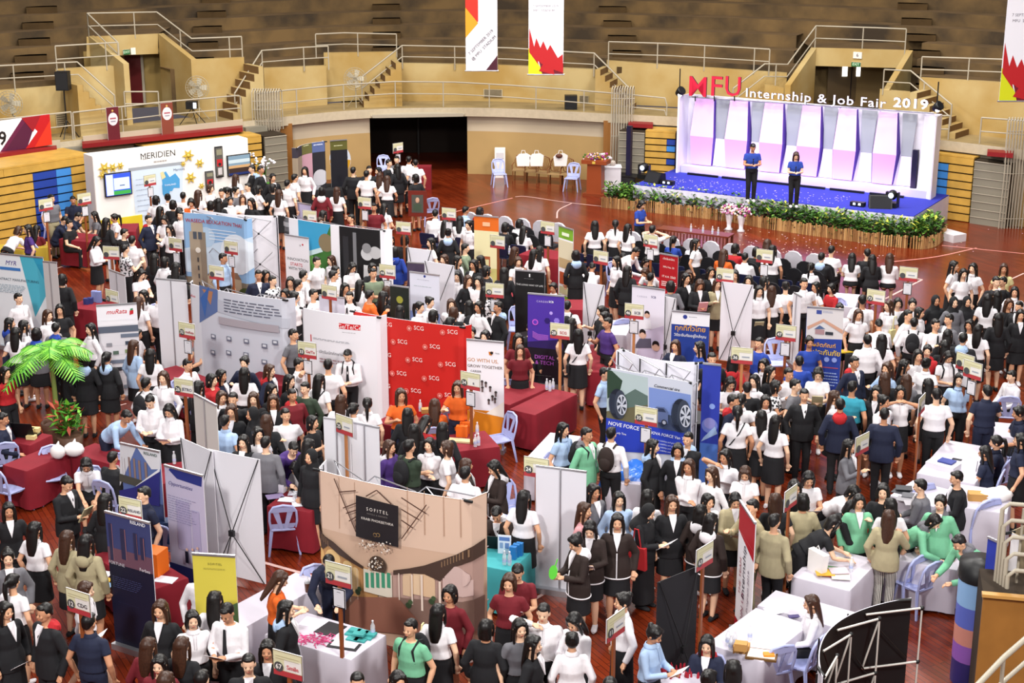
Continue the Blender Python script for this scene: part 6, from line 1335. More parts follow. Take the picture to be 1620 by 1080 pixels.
for k, (x, y) in enumerate(((137,481),(143,480),(150,477),(157,478))): slab('display_box','%s display box on the upper left maroon table' % ['small navy, first','small navy, second','tall clear blue, third','tall clear blue, fourth'][k],'box',x,y,.12,.1,.14+.12*(k>1),['#2c3470','#2c3470','#8a94c8','#7c88bc'][k],0,group='blue display boxes')
for k, (x, y, w_) in enumerate(((441,775,'tablet holder'),(455,790,'left sheet'),(470,780,'right sheet'),(476,797,'front sheet'),(435,785,'patterned pad'))): slab('paper_sheet' if k else 'tablet','%s on the maroon table left of the hotel wall' % w_,'paper' if k else 'tablet',x,y,.28,.2,.006 if k else .14,['#d8d4dc','#e6e2ea','#dcd8e6','#e8e6ec','#8a7aa0'][k],-20+k*10,z=.752,group=None)
m = MB()
for k in range(6): m.lathe([(.025,0),(.035,.1)], gl, 8, c=((k % 3)*.09-.1, (k//3)*.09, 0))
tag(m.build('glass_cups', None, P(476,790,.76)), 'group of clear glasses on a patterned tray, left of the hotel wall', 'glasses')
# blue plastic sheet at tyre booth
m = MB(); rnd = random.Random(6); n = 12
vs = [((i/n-.5)*1.0, (j/n-.5)*.75, .06+.05*math.sin(i*1.3+j)+.04*math.cos(j*1.9-i*.4)-(.28 if (i in (0,n) or j in (0,)) else 0)) for j in range(n+1) for i in range(n+1)]
m.add(vs, [(j*(n+1)+i,j*(n+1)+i+1,(j+1)*(n+1)+i+1,(j+1)*(n+1)+i) for j in range(n) for i in range(n)], hm('#2f6fd0',.3), True); tag(m.build('plastic_sheet', None, P(996,748,.76), R(-10)), 'crumpled blue plastic sheet over the tyre booth table', 'plastic sheet')
p = P(1095,742,0); boxthing('round_counter','black round counter beside the blue end panel','counter',p,[('drum',MB().lathe([(.34,0),(.34,.95),(.33,.96)],black_p,20)),('top',MB().lathe([(.36,.96),(.36,1.0)],hm('#1a1a1e'),20))])
# notice on the tyre post, paper stacks on right
slab('red_tote','red tote bag standing on the floor by the left sign posts','bag',247,748,.34,.12,.34,'#b8281e',-10,z=0,extra=lambda m:m.tube([(-.1,0,.34),(-.06,0,.52),(.06,0,.52),(.1,0,.34)],.012,hm('#b8281e'),4)); slab('red_tote','red tote bag right of another red bag at the left sign posts','bag',276,760,.3,.12,.32,'#b8281e',-10,z=0,extra=lambda m:m.tube([(-.1,0,.32),(-.06,0,.5),(.06,0,.5),(.1,0,.32)],.012,hm('#b8281e'),4))
slab('white_step','white step block at the right end of the planting','step',1500,378,.9,.5,.22,'#d8d2d6',-60,z=0)
slab('navy_backpack','navy backpack sitting on the lavender chair','backpack',268,862,.3,.22,.42,'#1c3158',20,z=.45)
# lattice frame on the black curved wall (seen side)
A, B = P(1302,1072,2.2), P(1442,948,2.2)
# foreground right: bleacher end, barriers, rail
wd = mat('brown_veneer', hexc('#96662e'), .45, noise=.15, nscale=3)
p = P(1560,1105,0); a = P(1556,938,1.9); 
fd = a.y; r = thing('bleacher_end_cabinet', 'brown veneered end cabinet of a folded bleacher at lower right', 'bleacher', (a.x, a.y, 0), R(-12)); MB().box((1.1,.03,.94),(2.2,.06,1.88), wd).build('end_panel', r); MB().box((1.1,.5,.9),(2.16,.9,1.8), seam).build('body', r); MB().box((1.1,-.01,1.89),(2.24,.1,.04), hm('#b98a4a',.4)).build('top_edge', r)
r2 = thing('folded_rail_stack', 'stack of cream folded tube rails on top of the brown cabinet', 'barrier', (a.x+.25, a.y+.35, 1.9), R(-12))
for k in range(5): y = .12*k; z = 1.05-.2*k; MB().tube([(0+.03*k,-y*.4,0),(.03*k,-y*.4,z-.08),(.03*k+.08,-y*.4,z),(2,-y*.4,z)], .028, rail_m, 8).build('tube_rail', r2)
m = MB(); [m.tube([(.25+.2*k,0,0),(.25+.2*k,0,1.0-.02*k)], .018, rail_m, 6) for k in range(8)]; m.build('uprights', r2)
a, b, c = P(1545,1085,2.6), P(1588,1040,2.7), P(1640,995,2.8); q = thing('near_railing', 'cream tube handrail crossing the bottom right corner', 'railing', (a.x,a.y,0)); L = [v-Vector((a.x,a.y,0)) for v in (a,b,c)]; MB().tube(L, .032, rail_m, 8).build('top_rail', q); MB().tube([v-Vector((0,0,.3)) for v in L], .025, rail_m, 8).build('mid_rail', q)
for v in (L[1],L[2]): MB().tube([v, (v.x, v.y, 0)], .022, rail_m, 6).build('post', q)
p = P(1532,1080,0); boxthing('round_display_case','rounded purple and orange end case beside the brown cabinet','display',P(1535,1075,.0)+Vector((.0,0,0)),[('wrap',MB().lathe([(.27,0),(.27,.35)],hm('#2c2a6a',.4),18).lathe([(.272,.35),(.272,.6)],hm('#8a5ab0',.4),18).lathe([(.272,.6),(.272,.85)],hm('#c8887a',.4),18).lathe([(.272,.85),(.272,1.15)],hm('#5a6ac0',.4),18).lathe([(.272,1.15),(.272,1.5)],hm('#8ab4e0',.4),18)),('lid',MB().lathe([(.28,1.5),(.28,1.75),(.0,1.78)],black_p,18))])
rollup('blue edged display panel beside the brown cabinet', (1563,850),(1590,862), d_blue, h=2.2, base='#2c3ca6', backc='#c8c2b0')
popup('cream fabric back of a display wall at the right edge', (1590,845),(1660,770), None, h=2.3, bow=.2, back=True, backc='#a89878')
DATA = """
@0,230
345,312 sM60 gs/Ot
460,322 iM10 ns
430,447 jM100 ns/nt
485,432 jM90 ns/nt
592,418 iL-60 gs
682,455 sL150 kj
718,433 iP-50 ws
125,512 bB160 ws
172,500 sL-70 ps/kt
232,503 iL170 ms # woman in maroon floral shirt
620,577 pL70 wl/ks P
790,625 tM110 xs/kt # man in black and white patterned shirt
835,570 sM175 ws/kt
778,528 iM100 kj
975,440 sM50 nhr/kt
1030,445 pL-20 ws
1022,310 sB170 ws
1050,310 sU180 ws
1012,385 sL150 kj
1092,345 sB180 ks
1108,415 tM-20 ws
1132,392 sB170 kj
1160,293 sM170 ws/kt C
1222,283 sL160 ws
1206,338 pB10 oj
1328,248 tB60 ws
1400,275 sM0 kj
1440,264 sU100 ks
1490,180 sLb170 ws
1495,260 tP60 gs
1578,235 sM-60 ws
1612,128 sM-60 khc/kt
1345,345 sB170 kj
1388,333 sL180 ks
1437,328 sP20 ws
1532,313 tL0 ws
1588,333 sL-30 ks
1072,503 tL-50 wl
985,685 sL170 ks
1032,700 sB150 wl
1112,738 sL180 kj B
1412,682 sM60 cl/kt
900,785 pL40 ws P
390,812 sB170 kj
440,470 iM60 ks
@405,230
10,125 sM60 khc/kt
105,178 sP40 kj
15,255 tB120 ws
170,218 sM150 ws/kt C
245,180 sM140 ws/kt
265,130 sL-20 wl
145,278 sLb170 ws B
120,240 sB150 kj
415,262 sB180 mhw/kt # visitor in a maroon hooded jacket with cream hood
510,262 sLb175 ws
615,135 sM180 kj/kt
425,410 sL150 ks
405,455 sL20 kj
600,435 sM-60 ms/kt
745,365 sM0 ms/kt # man in a dark red polo shirt
720,155 sM160 ws
760,172 sL170 ws
725,128 tM0 kj
765,140 sB-40 ks
830,190 wLb170 ws
855,92 tM60 kj/kt
880,112 sL200 kj/ks T
900,68 sM0 gj/kt
965,68 sM170 ws/kt T
1000,85 sM190 ws/kt
815,365 wL150 ws
1010,180 sB200 kj
1135,405 iM175 wl/kt
1215,525 sU180 khc
1330,385 iM120 cs
1375,395 iB150 rs
1290,445 iL170 ws
1345,475 sP-40 ws/kt # woman with ponytail in white polo shirt
1200,470 iL150 ws
1105,585 tL-60 ws
1400,700 sL-120 ks
1325,620 tM90 Sj/kt
1310,700 sL60 gj
1360,715 sL-40 kj
1460,760 sB100 kj
850,570 sL30 kj
880,640 sB180 bhb
940,565 sB160 kj/kt
1190,690 sB-30 ks
385,705 sM60 ws/kt C
475,697 sL-60 ws
490,790 tM80 ws
520,760 sB60 ws
600,748 pL50 ws
735,745 tB20 kj
740,778 xM10 Ss/kt # man in a sage green shirt
1585,470 iB190 wl
1600,500 iB180 kj
300,790 sM130 wl/kt C
260,850 sM120 wl B
120,825 sM60 xs
200,830 sL0 gs
60,790 tL30 ks
15,790 sM20 nj
190,905 sL-30 kj
250,925 sU100 ws
360,910 sM60 ws
655,850 sL160 ws
605,925 tM-20 wl # man in glasses, tie and white shirt
565,870 sL30 kj
720,910 tM100 oj
800,915 sL150 kj
815,900 sB170 kj
915,1010 sL180 kj
1030,990 tP40 ws
1100,958 sU60 ws
1265,975 xL0 ws
1210,1020 sB170 kj
1345,985 sL180 ws B
1410,980 tL-40 wl
1505,985 sM-60 khc/kt
1160,1040 sB160 kj
1280,805 sL0 ws
1335,820 sLb20 kj/ks # woman in black suit jacket beside the white bloused women
1400,825 xL-10 ws
1450,890 sL150 xs
1570,770 sL170 kj
@810,230
150,545 iL-60 ws
20,640 iL150 ks
40,705 iB20 ws
175,635 sL170 ws
140,655 sL150 ws
525,475 sL175 ws # woman with brown tipped hair in white blouse
655,470 sP170 ws B
735,495 sL150 ws B
830,350 pB60 bs/kt # woman in royal blue shirt looking at her phone
800,650 bM60 wl/kt
890,505 cM150 ws
1030,568 iP60 bs
1095,573 iB180 ws
1165,590 sL70 ws
710,690 jM20 ms # man in dark red shirt with headphones
660,700 sL-60 ws C
730,760 sL150 kj
860,715 jL20 ks
835,780 bL-40 ws
880,805 iM160 kj
505,745 jM150 ws
415,660 sB180 khc # person in black jacket with light blue hood
260,870 iP-20 ws
1005,855 sB170 gj
1120,790 sLb0 ks
1135,815 sL20 kj
1185,845 pLb0 kj F # woman in black blazer hugging a pink folder
1275,845 tLb0 Oj
1440,600 iB150 rs
1340,680 iLb-60 oj
1470,660 iM170 wl C
1260,770 sL30 kj
1420,790 sL-20 ws
1490,820 sL-30 ws
1590,880 sL0 ws F
350,980 sM170 ws/kt B
575,1035 sP-60 ks
1610,590 iL180 ws
1380,640 iB180 kj
@1215,230
30,630 sL150 ws
445,670 iM170 khc
510,660 iM170 ws
545,680 iL170 ws
635,660 iM180 kj
672,682 iL180 kj T
745,682 iLb175 wl
405,738 iP180 ws # woman with ponytail seated in the fourth row of the right block
1180,730 sL60 ws T # woman in white with a black shoulder bag
1240,780 sL0 ws
1300,745 sL-40 ws # woman in white, right one of three standing on the open floor
1495,748 sLb0 ys # woman in floral cream dress
1485,835 sM-60 kj/kt
1535,890 tL-30 ws
1410,925 sL160 ws
200,835 sM10 ws/kt
295,865 tL-60 ws
400,875 iB-60 rl # person in red long sleeved shirt
95,865 sU170 ws/ks C
25,840 sB90 ws
15,880 sLb180 ws
600,945 sP150 ws
@0,430
30,600 sL60 rs/kt # person in dark red shirt at the left edge
115,135 sM60 wl/kt
60,290 sL100 ghb # girl in grey jacket with blue hood
150,305 sL130 ws
125,350 sL175 ws/ks N # woman carrying a navy tote bag with a white horse
225,348 sB175 ghb # girl with short hair in grey jacket with blue hood
325,325 sM170 ghb B
300,240 sLb60 wl
375,205 sL0 ks/kt # woman in black shirt behind the left maroon table
570,325 tL-60 wl/kt # woman with long hair drinking
560,508 sB180 khc
635,508 sP160 khc
430,510 sL170 kj
845,430 sLb150 cj # woman in denim blue jacket with long brown hair
950,485 sL180 ws # woman with waist length black hair
905,115 sL-20 ws
930,150 sL150 ws/kt
870,360 iB90 ws
1175,410 jM-60 gs # man in grey polo writing behind booth sign 32
1190,552 iM60 wl/kt
1030,628 tLb-20 wl
925,668 sM150 wl B
1545,535 tU-20 nj
1520,605 sL180 ws/kt
1345,640 sB60 rhr
1410,625 sL70 nhr
1260,685 sL150 kj
945,130 sM170 ws
1405,755 sL20 ws
@405,430
235,362 sM60 gs/kt
85,585 sLb60 nhr
210,650 sL60 kj
275,545 hM90 ws
455,550 sM170 ws/kt
400,645 sL150 ws/kt C
585,495 pM0 wl/kt B # young man in white shirt and dark tie before the white curved wall
105,720 sL60 kj
195,735 sM20 mhr/kt
270,715 sM-30 dj/kt # man in dark green jacket
915,738 tLb0 os/nt # woman in orange and black polo at the left of the red wall
1130,800 iLb180 oj # woman seated in orange, back turned
1275,690 tLb-20 os/nt # woman in orange and black polo raising a hand
980,840 sL170 kj
545,780 sLb170 ws
615,820 sP160 ws
695,800 sP170 ws
1365,350 sP0 ws
1450,370 sL-20 ks
1230,285 sB150 kj
1070,930 jL150 rs
1180,950 sL180 kj
10,760 sL0 kj
1000,960 sL190 kj
@810,430
95,348 iM20 kj/kt
40,392 sL20 ms
50,460 sLb10 ms
375,290 sL160 ks
420,360 sL170 ws C # woman in white blouse with crossbody bag by the purple banner
575,232 tP-70 ks # woman in black with tied hair facing left
605,290 tM-70 ps/kt # man in a purple shirt
590,605 sM70 cs/kt # man in a steel blue polo shirt
1035,430 tLb-40 nj
1185,440 sL-80 bs # woman in royal blue and yellow polo behind the white booth backs
1565,415 tM-50 bs/kt # man in royal blue polo
1375,535 sL160 rhr
1390,672 pL0 ws
1535,650 tL-40 ws
1490,695 sM180 kj/kt # man in black shirt seen from behind
1405,775 sM60 nhr
1600,780 sL0 ws
1595,550 sL-30 ws
1290,510 sM0 kj
325,955 sL60 cs # woman in pale blue nurse style shirt
@1215,430
275,390 sU0 bs/nt # woman in royal blue and yellow polo in front of the Thai banner
200,530 sM180 bs
120,605 tM0 wl/kt
320,612 pB0 ws F # woman in glasses and white shirt holding a red phone
550,232 sLb0 ws
480,205 sU0 ws
600,145 sM160 ws
700,300 bM180 wl
765,180 sLb-60 ws T # woman with long brown hair and a cream tote bag
835,170 sB0 ws
640,392 sM170 wl/kt # man in white long sleeved shirt by the black monitor
715,395 sL180 ws
890,240 sM40 wl
940,210 sB60 ws
945,290 sM170 wl/kt B # man in white shirt with large black backpack
1055,300 tM10 wl/kt # man in white shirt and black tie
925,180 sU0 kj
1065,150 sH20 kj # woman in black headscarf, left of three together
1190,158 sH0 gj # woman in black headscarf, middle of three together
1290,160 sH0 kj # woman in black headscarf, right of three together
1165,270 sM-60 gj
1270,305 sB-40 ws
1325,325 sL160 ws
1240,385 sM160 khc
1130,360 sL150 kj
1100,440 sL180 kj
1045,470 tP-30 rhr
975,487 sL0 ws
1120,495 pL0 ws B # young woman in white shirt with backpack straps and pink folder
980,545 sU150 ws T
550,535 sM20 nhr/kt
575,700 sM150 ts/kt # person in turquoise shirt
615,720 sL-20 kj
790,565 tLb-60 cj # woman in pale denim jacket
860,560 sL60 ks
895,650 sL180 gl
745,635 sL170 kj
800,720 cL0 ws # woman in white raising a camera
735,780 tU40 ws
500,740 tLb60 ws
460,800 sM180 nhr/kt # man in navy jacket with red hood and round emblem
600,815 iL20 ys/ys # smiling woman in a pale yellow dress
230,740 sM0 kj/kt # man all in black walking towards the camera
100,700 tB60 xs/kt
130,665 sM60 gs
30,600 sL60 kj
20,890 sL160 ws
740,860 sM170 nj/kt # man in dark navy suit seen from behind
1000,670 sL170 ks
1070,735 sM170 ws/kt # man in short sleeved white shirt and black trousers seen from behind
1390,715 tM170 ns/nt # man in navy tee standing at the right table
1215,640 sL-20 cs/kt
1540,625 iM-60 wl/kt # man in white shirt seated writing at the right
1480,30 sM0 kj
1410,130 sL170 wl
1460,260 sL170 kj
1520,170 sLb0 ks
1600,235 sL0 kj
1590,190 sM-40 kj
1580,860 jU-100 ns
@0,620
20,130 iM90 nj/kt # man in navy seated at the far left maroon table
815,125 bM60 cl/nt # bending man in pale blue shirt
940,30 pM0 wl/kt # young person in white shirt and black cardigan looking at a phone
1060,85 pL-20 wl
1400,150 sM160 cs
1475,80 sL0 kj
1590,100 sH-60 kj
1615,235 sL0 kj
715,375 iM150 kj/kt
540,435 jL0 ws
435,540 pM60 kj/kt F # man in black jacket with grey collar
660,640 sL170 kj
905,600 sM-60 ns/nt # man in navy polo with pale collar beside the skyline banners
50,700 sL30 kj P
215,820 sL170 ws
420,875 sLb150 Oj # woman in long beige cardigan with long hair
540,900 sL160 OhO # girl in olive hooded jacket
1480,0 sM0 kj
@405,620
130,0 sL0 kj
185,105 tM0 ws/kt # man in glasses with black strap over white shirt
355,150 tB60 ks
45,165 sLb170 kj
60,280 sM170 gj/kt # man in dark suit standing at the papers table
190,330 bM20 pj # person bending in purple jacket
230,460 jL-40 ws
330,290 sL150 kj
345,365 sH-30 kj
1,230 sL20 ws
845,305 sLb60 phw # girl in purple jacket with white collar
970,300 xM150 ds/kt B # man in dark green tee with black backpack
1095,290 xB-10 ws/kt # young person in white blouse facing the camera
1205,308 sB-90 ws/kt
1330,420 sLb100 ehw
1325,470 sM150 ws
1490,440 pL-50 ehw # girl in brown track jacket filling in a form
1515,745 jM0 ehw # student working at the teal table
@810,620
480,225 sM60 Ghg/kt B # young person in mint jacket with black backpack
625,222 sM160 wl/kt B # young man in white shirt with brown and black backpack
905,300 sL60 khc # girl in black track jacket with blue collar, left of a pair
1095,270 xM-40 khc/kt # tall young man in black jacket with pale blue hood
1060,310 sB-10 khc
1140,430 xLb-30 wl/kt # laughing woman in glasses and white shirt
1245,470 sLb-60 wl
1350,365 hL-20 ws P # woman in white blouse talking on a phone
1475,480 pL-10 ws
1440,85 sP170 ws C # woman in tight white blouse with a side bag
1600,130 sL180 ws
590,595 sL30 gj
635,620 sL0 chg # girl in pale green jacket with long hair
830,615 sL170 ws F # woman in white blouse with phone in lowered hand
975,665 sL0 kj
960,710 pH60 kj/kl TR # woman in black headscarf sipping iced coffee
1235,660 sB40 ws
1175,695 sL160 ehw
1260,765 sL150 ehw # girl in brown track jacket with very long black hair
1410,650 pB0 Oj P # girl in beige jacket reading a white sheet
1545,690 tM-60 Oj/Ot # man in khaki shirt at the red and white banner
540,820 pL-10 ehw P # girl in brown track jacket holding papers, left of the pair
620,778 sL0 ehw # girl in brown track jacket, right of the pair
385,910 pU-60 ehw f # girl with hair bun in brown track jacket holding a green fan
75,620 sL170 ws # woman in white with hairband, back turned by booth sign 24
460,700 sLb60 is
1460,10 sP170 ws
@1215,620
515,300 tL60 gj
310,505 pL0 ws P # girl in white shirt holding a brown book
225,645 sB170 Oj/kt # woman in olive shirt with shoulder length hair, back turned
195,580 sL10 ks
60,640 sLb170 ks
520,610 bL60 wl
440,755 bL80 ks
530,700 bL90 kj
635,650 sB0 Ghg # girl in mint jacket at the white table, left of three
705,610 tB-20 ks
780,660 sL170 ws
780,720 tLb150 Oj/zt # woman in olive jacket and striped trousers
960,550 iM-120 gj # man in grey suit seated at the white tables
1040,645 sP-20 Ghg # girl in mint jacket holding a yellow leaflet
1095,800 bB40 Ghg
1190,915 bM-60 Ghg # bending girl in mint jacket at the table end
1190,500 iM-100 kj # man in black suit seated at the white tables
1370,340 iL-110 ns # woman in navy tee seated with clasped hands
1440,275 iP-100 ns # woman in navy tee with orange collar seated behind another
1600,260 sL-110 ns
1590,90 iP-100 ns
20,760 sM150 Oj
@0,810
45,235 sU20 gj
75,390 sP160 ws
30,570 sL60 kj/ks P
275,580 sM-50 khr/kt
545,440 wLb80 ws P # woman in white walking with a large white sheet
560,640 sM150 ns/nt # person in a blue dress seen from behind
1280,315 sM20 wl/kt # young man in white shirt and black tie, before the yellow resort banner
1355,500 sL170 ws
1420,595 pM-20 wl/kt P # young man in white shirt and tie holding a booklet
1215,625 sB20 ws/kt
1120,795 sL170 ks
950,795 sLb170 mj
1015,900 sL0 mj
1070,1010 sLb170 mj
1250,1000 sM170 kj
1610,870 sM0 kj
1010,560 sL0 kj 
@405,810
175,375 pLb100 os # long haired woman in rust top
190,560 sL90 khc # girl in black jacket with light blue hood at the front table
510,255 bM0 nj/nt # man in navy suit leaning over the white table
1225,465 sB-20 mj # woman in maroon waistcoat by the hotel wall
1150,580 sL160 ws T # woman in white blouse with cream tote holding a teal sheet
975,680 sM-30 Gs/kt B # man in green shirt with backpack
30,845 sL0 kj
640,1020 sM0 kj
900,1010 sL20 kj
1590,700 sB170 kj
1615,370 sB0 ms
@810,810
20,365 pM-10 ms/kt # person in dark red checked shirt, writing
185,605 hM10 wl/kt # young person in white shirt with a hand on the forehead
355,650 pL-30 wl # woman with long hair and grey bag
380,760 sU180 wl # woman with small bun in high necked white top
20,710 sL60 kj
70,705 sL30 gs
700,510 sU-70 wl/kl # woman with bun in white blouse and dark skirt
925,730 pU70 cl # woman with bun in pale blue blouse
1235,785 iL-10 nhr # girl in navy and red jacket seated at the bottom table
1265,990 sU150 kj
1385,945 sL180 kj
620,1050 sM0 kj
@1215,810
270,525 iLb-80 wl # seated woman with long hair in white blouse, arm along the table
@0,0
1192,228 pM10 bs/kt ZS # man in blue tee speaking into a microphone on stage
1260,241 pLb-10 bs/kt ZS # woman in blue tee holding a microphone on stage
"""
# ================= PEOPLE
SKIN = [mat('skin_tone_%s' % n, hexc(c), .5, spec=.3) for n, c in (('a','#dba886'),('b','#c48d6c'),('c','#e6bb9c'))]
eye_m = mat('dark_eye', hexc('#1c1210'), .3); lip_m = mat('lip_tint', hexc('#a8503f'), .4)
hair_k = mat('black_hair', hexc('#14100f'), .42, noise=.3, nscale=60); hair_b = mat('brown_hair', hexc('#43281a'), .42, noise=.4, nscale=50)
blackcloth = mat('black_cloth', hexc('#151518'), .85)
CC = {'w':'#e6e2e6','k':'#17171b','n':'#1a2038','b':'#23419c','c':'#a4bcdc','r':'#b02026','m':'#6e1722','o':'#d8601c','p':'#452a70','g':'#6b6a70','G':'#74b892','O':'#a79c7c','t':'#2f8ea4','y':'#ddd49a','e':'#2c201d','i':'#d89a9e','S':'#75836c','d':'#2c3a2c','x':'#5a5a5c','z':'#5c5a54','l':'#141416'}
CN = {'w':'white','k':'black','n':'navy','b':'royal blue','c':'pale blue','r':'red','m':'maroon','o':'orange','p':'purple','g':'grey','G':'mint green','O':'olive beige','t':'turquoise','y':'pale yellow','e':'brown','i':'pink','S':'sage green','d':'dark green','x':'patterned','z':'striped'}
CM = {k: mat('cloth_'+CN.get(k, 'dark').replace(' ', '_'), hexc(v), .85, noise=.08, nscale=14) for k, v in CC.items()}
def stripes(name, c1, c2, sc, prof='BANDS'):
    m = bpy.data.materials.new(name); m.use_nodes = True; nt = m.node_tree; b = nt.nodes['Principled BSDF']; tc = nt.nodes.new('ShaderNodeTexCoord')
    w = nt.nodes.new('ShaderNodeTexWave') if prof == 'BANDS' else nt.nodes.new('ShaderNodeTexVoronoi'); w.inputs['Scale'].default_value = sc
    cr = nt.nodes.new('ShaderNodeValToRGB'); cr.color_ramp.interpolation = 'CONSTANT'; cr.color_ramp.elements[0].color = (*hexc(c1),1); cr.color_ramp.elements[1].color = (*hexc(c2),1); cr.color_ramp.elements[1].position = .45
    nt.links.new(tc.outputs['Object'], w.inputs[0]); nt.links.new(w.outputs[0], cr.inputs[0]); nt.links.new(cr.outputs[0], b.inputs['Base Color']); b.inputs['Roughness'].default_value = .85; return m
CM['x'] = stripes('cloth_black_white_pattern', '#1c1c20', '#dcdade', 18, 'V'); CM['z'] = stripes('cloth_striped', '#18181c', '#c8c4bc', 14)
TMP = []
def remesh(mb, voxel, ratio=1.0, smooth=2):
    o = bpy.data.objects.new('tmp', mb.mesh('tmp')); COL.objects.link(o)
    r = o.modifiers.new('r', 'REMESH'); r.mode = 'VOXEL'; r.voxel_size = voxel
    s = o.modifiers.new('s', 'SMOOTH'); s.iterations = smooth; s.factor = .5
    if ratio < 1: d = o.modifiers.new('d', 'DECIMATE'); d.ratio = ratio
    dg = bpy.context.evaluated_depsgraph_get(); me = bpy.data.meshes.new_from_object(o.evaluated_get(dg))
    n = len(me.vertices); co = np.empty(n*3); me.vertices.foreach_get('co', co)
    fs = [tuple(p.vertices) for p in me.polygons]
    m0 = o.data; bpy.data.objects.remove(o); bpy.data.meshes.remove(m0); bpy.data.meshes.remove(me)
    return co.reshape(-1, 3), fs
def loft(mb, path, prof, m, n=14):
    """path: list of (point, forward-vector); prof: (halfwidth, halfdepth)"""
    vs = []
    for i, (p, up) in enumerate(path):
        x = Vector((1,0,0)); f = up.cross(x).normalized()
        a, b = prof[i]
        for k in range(n): t = 2*PI*k/n; vs.append(p+x*a*math.cos(t)+f*b*math.sin(t))
    N = len(path)
    fs = [(i*n+k, i*n+(k+1) % n, (i+1)*n+(k+1) % n, (i+1)*n+k) for i in range(N-1) for k in range(n)]+[tuple(range(n-1,-1,-1)), tuple(range((N-1)*n, N*n))]
    return mb.add(vs, fs, m)
def ik(a, b, l1, l2, hint):
    d = b-a; L = min(d.length, (l1+l2)*.995); b = a+d.normalized()*L; x = (l1*l1-l2*l2+L*L)/(2*L); h = math.sqrt(max(0, l1*l1-x*x))
    dn = d.normalized(); hp = (hint-dn*hint.dot(dn)).normalized(); return a+dn*x+hp*h, b
POSES = { # sit, lean, head pitch, head yaw, left hand, right hand (x, forward, up from shoulder centre), feet
 's': dict(L=(.24,.04,-.50), Rr=(-.24,.04,-.50)),
 'p': dict(hp=28, L=(.07,.28,-.26), Rr=(-.07,.28,-.26)),
 't': dict(hp=4, yaw=12, L=(.23,.05,-.49), Rr=(-.12,.30,-.14)),
 'w': dict(hp=8, L=(.22,-.12,-.46), Rr=(-.22,.22,-.40), feet=((.08,.26),(-.08,-.28)), lean=4),
 'b': dict(lean=52, hp=10, L=(.14,.30,-.34), Rr=(-.14,.32,-.34)),
 'i': dict(sit=1, lean=6, hp=8, L=(.12,.30,-.36), Rr=(-.12,.30,-.36)),
 'j': dict(sit=1, lean=26, hp=30, L=(.12,.36,-.36), Rr=(-.06,.38,-.34)),
 'c': dict(hp=0, L=(.09,.20,.10), Rr=(-.09,.20,.10)),
 'h': dict(hp=10, yaw=-10, L=(.23,.08,-.46), Rr=(-.12,.12,.10)),
 'x': dict(hp=2, L=(-.10,.20,-.24), Rr=(.10,.22,-.26)),
}
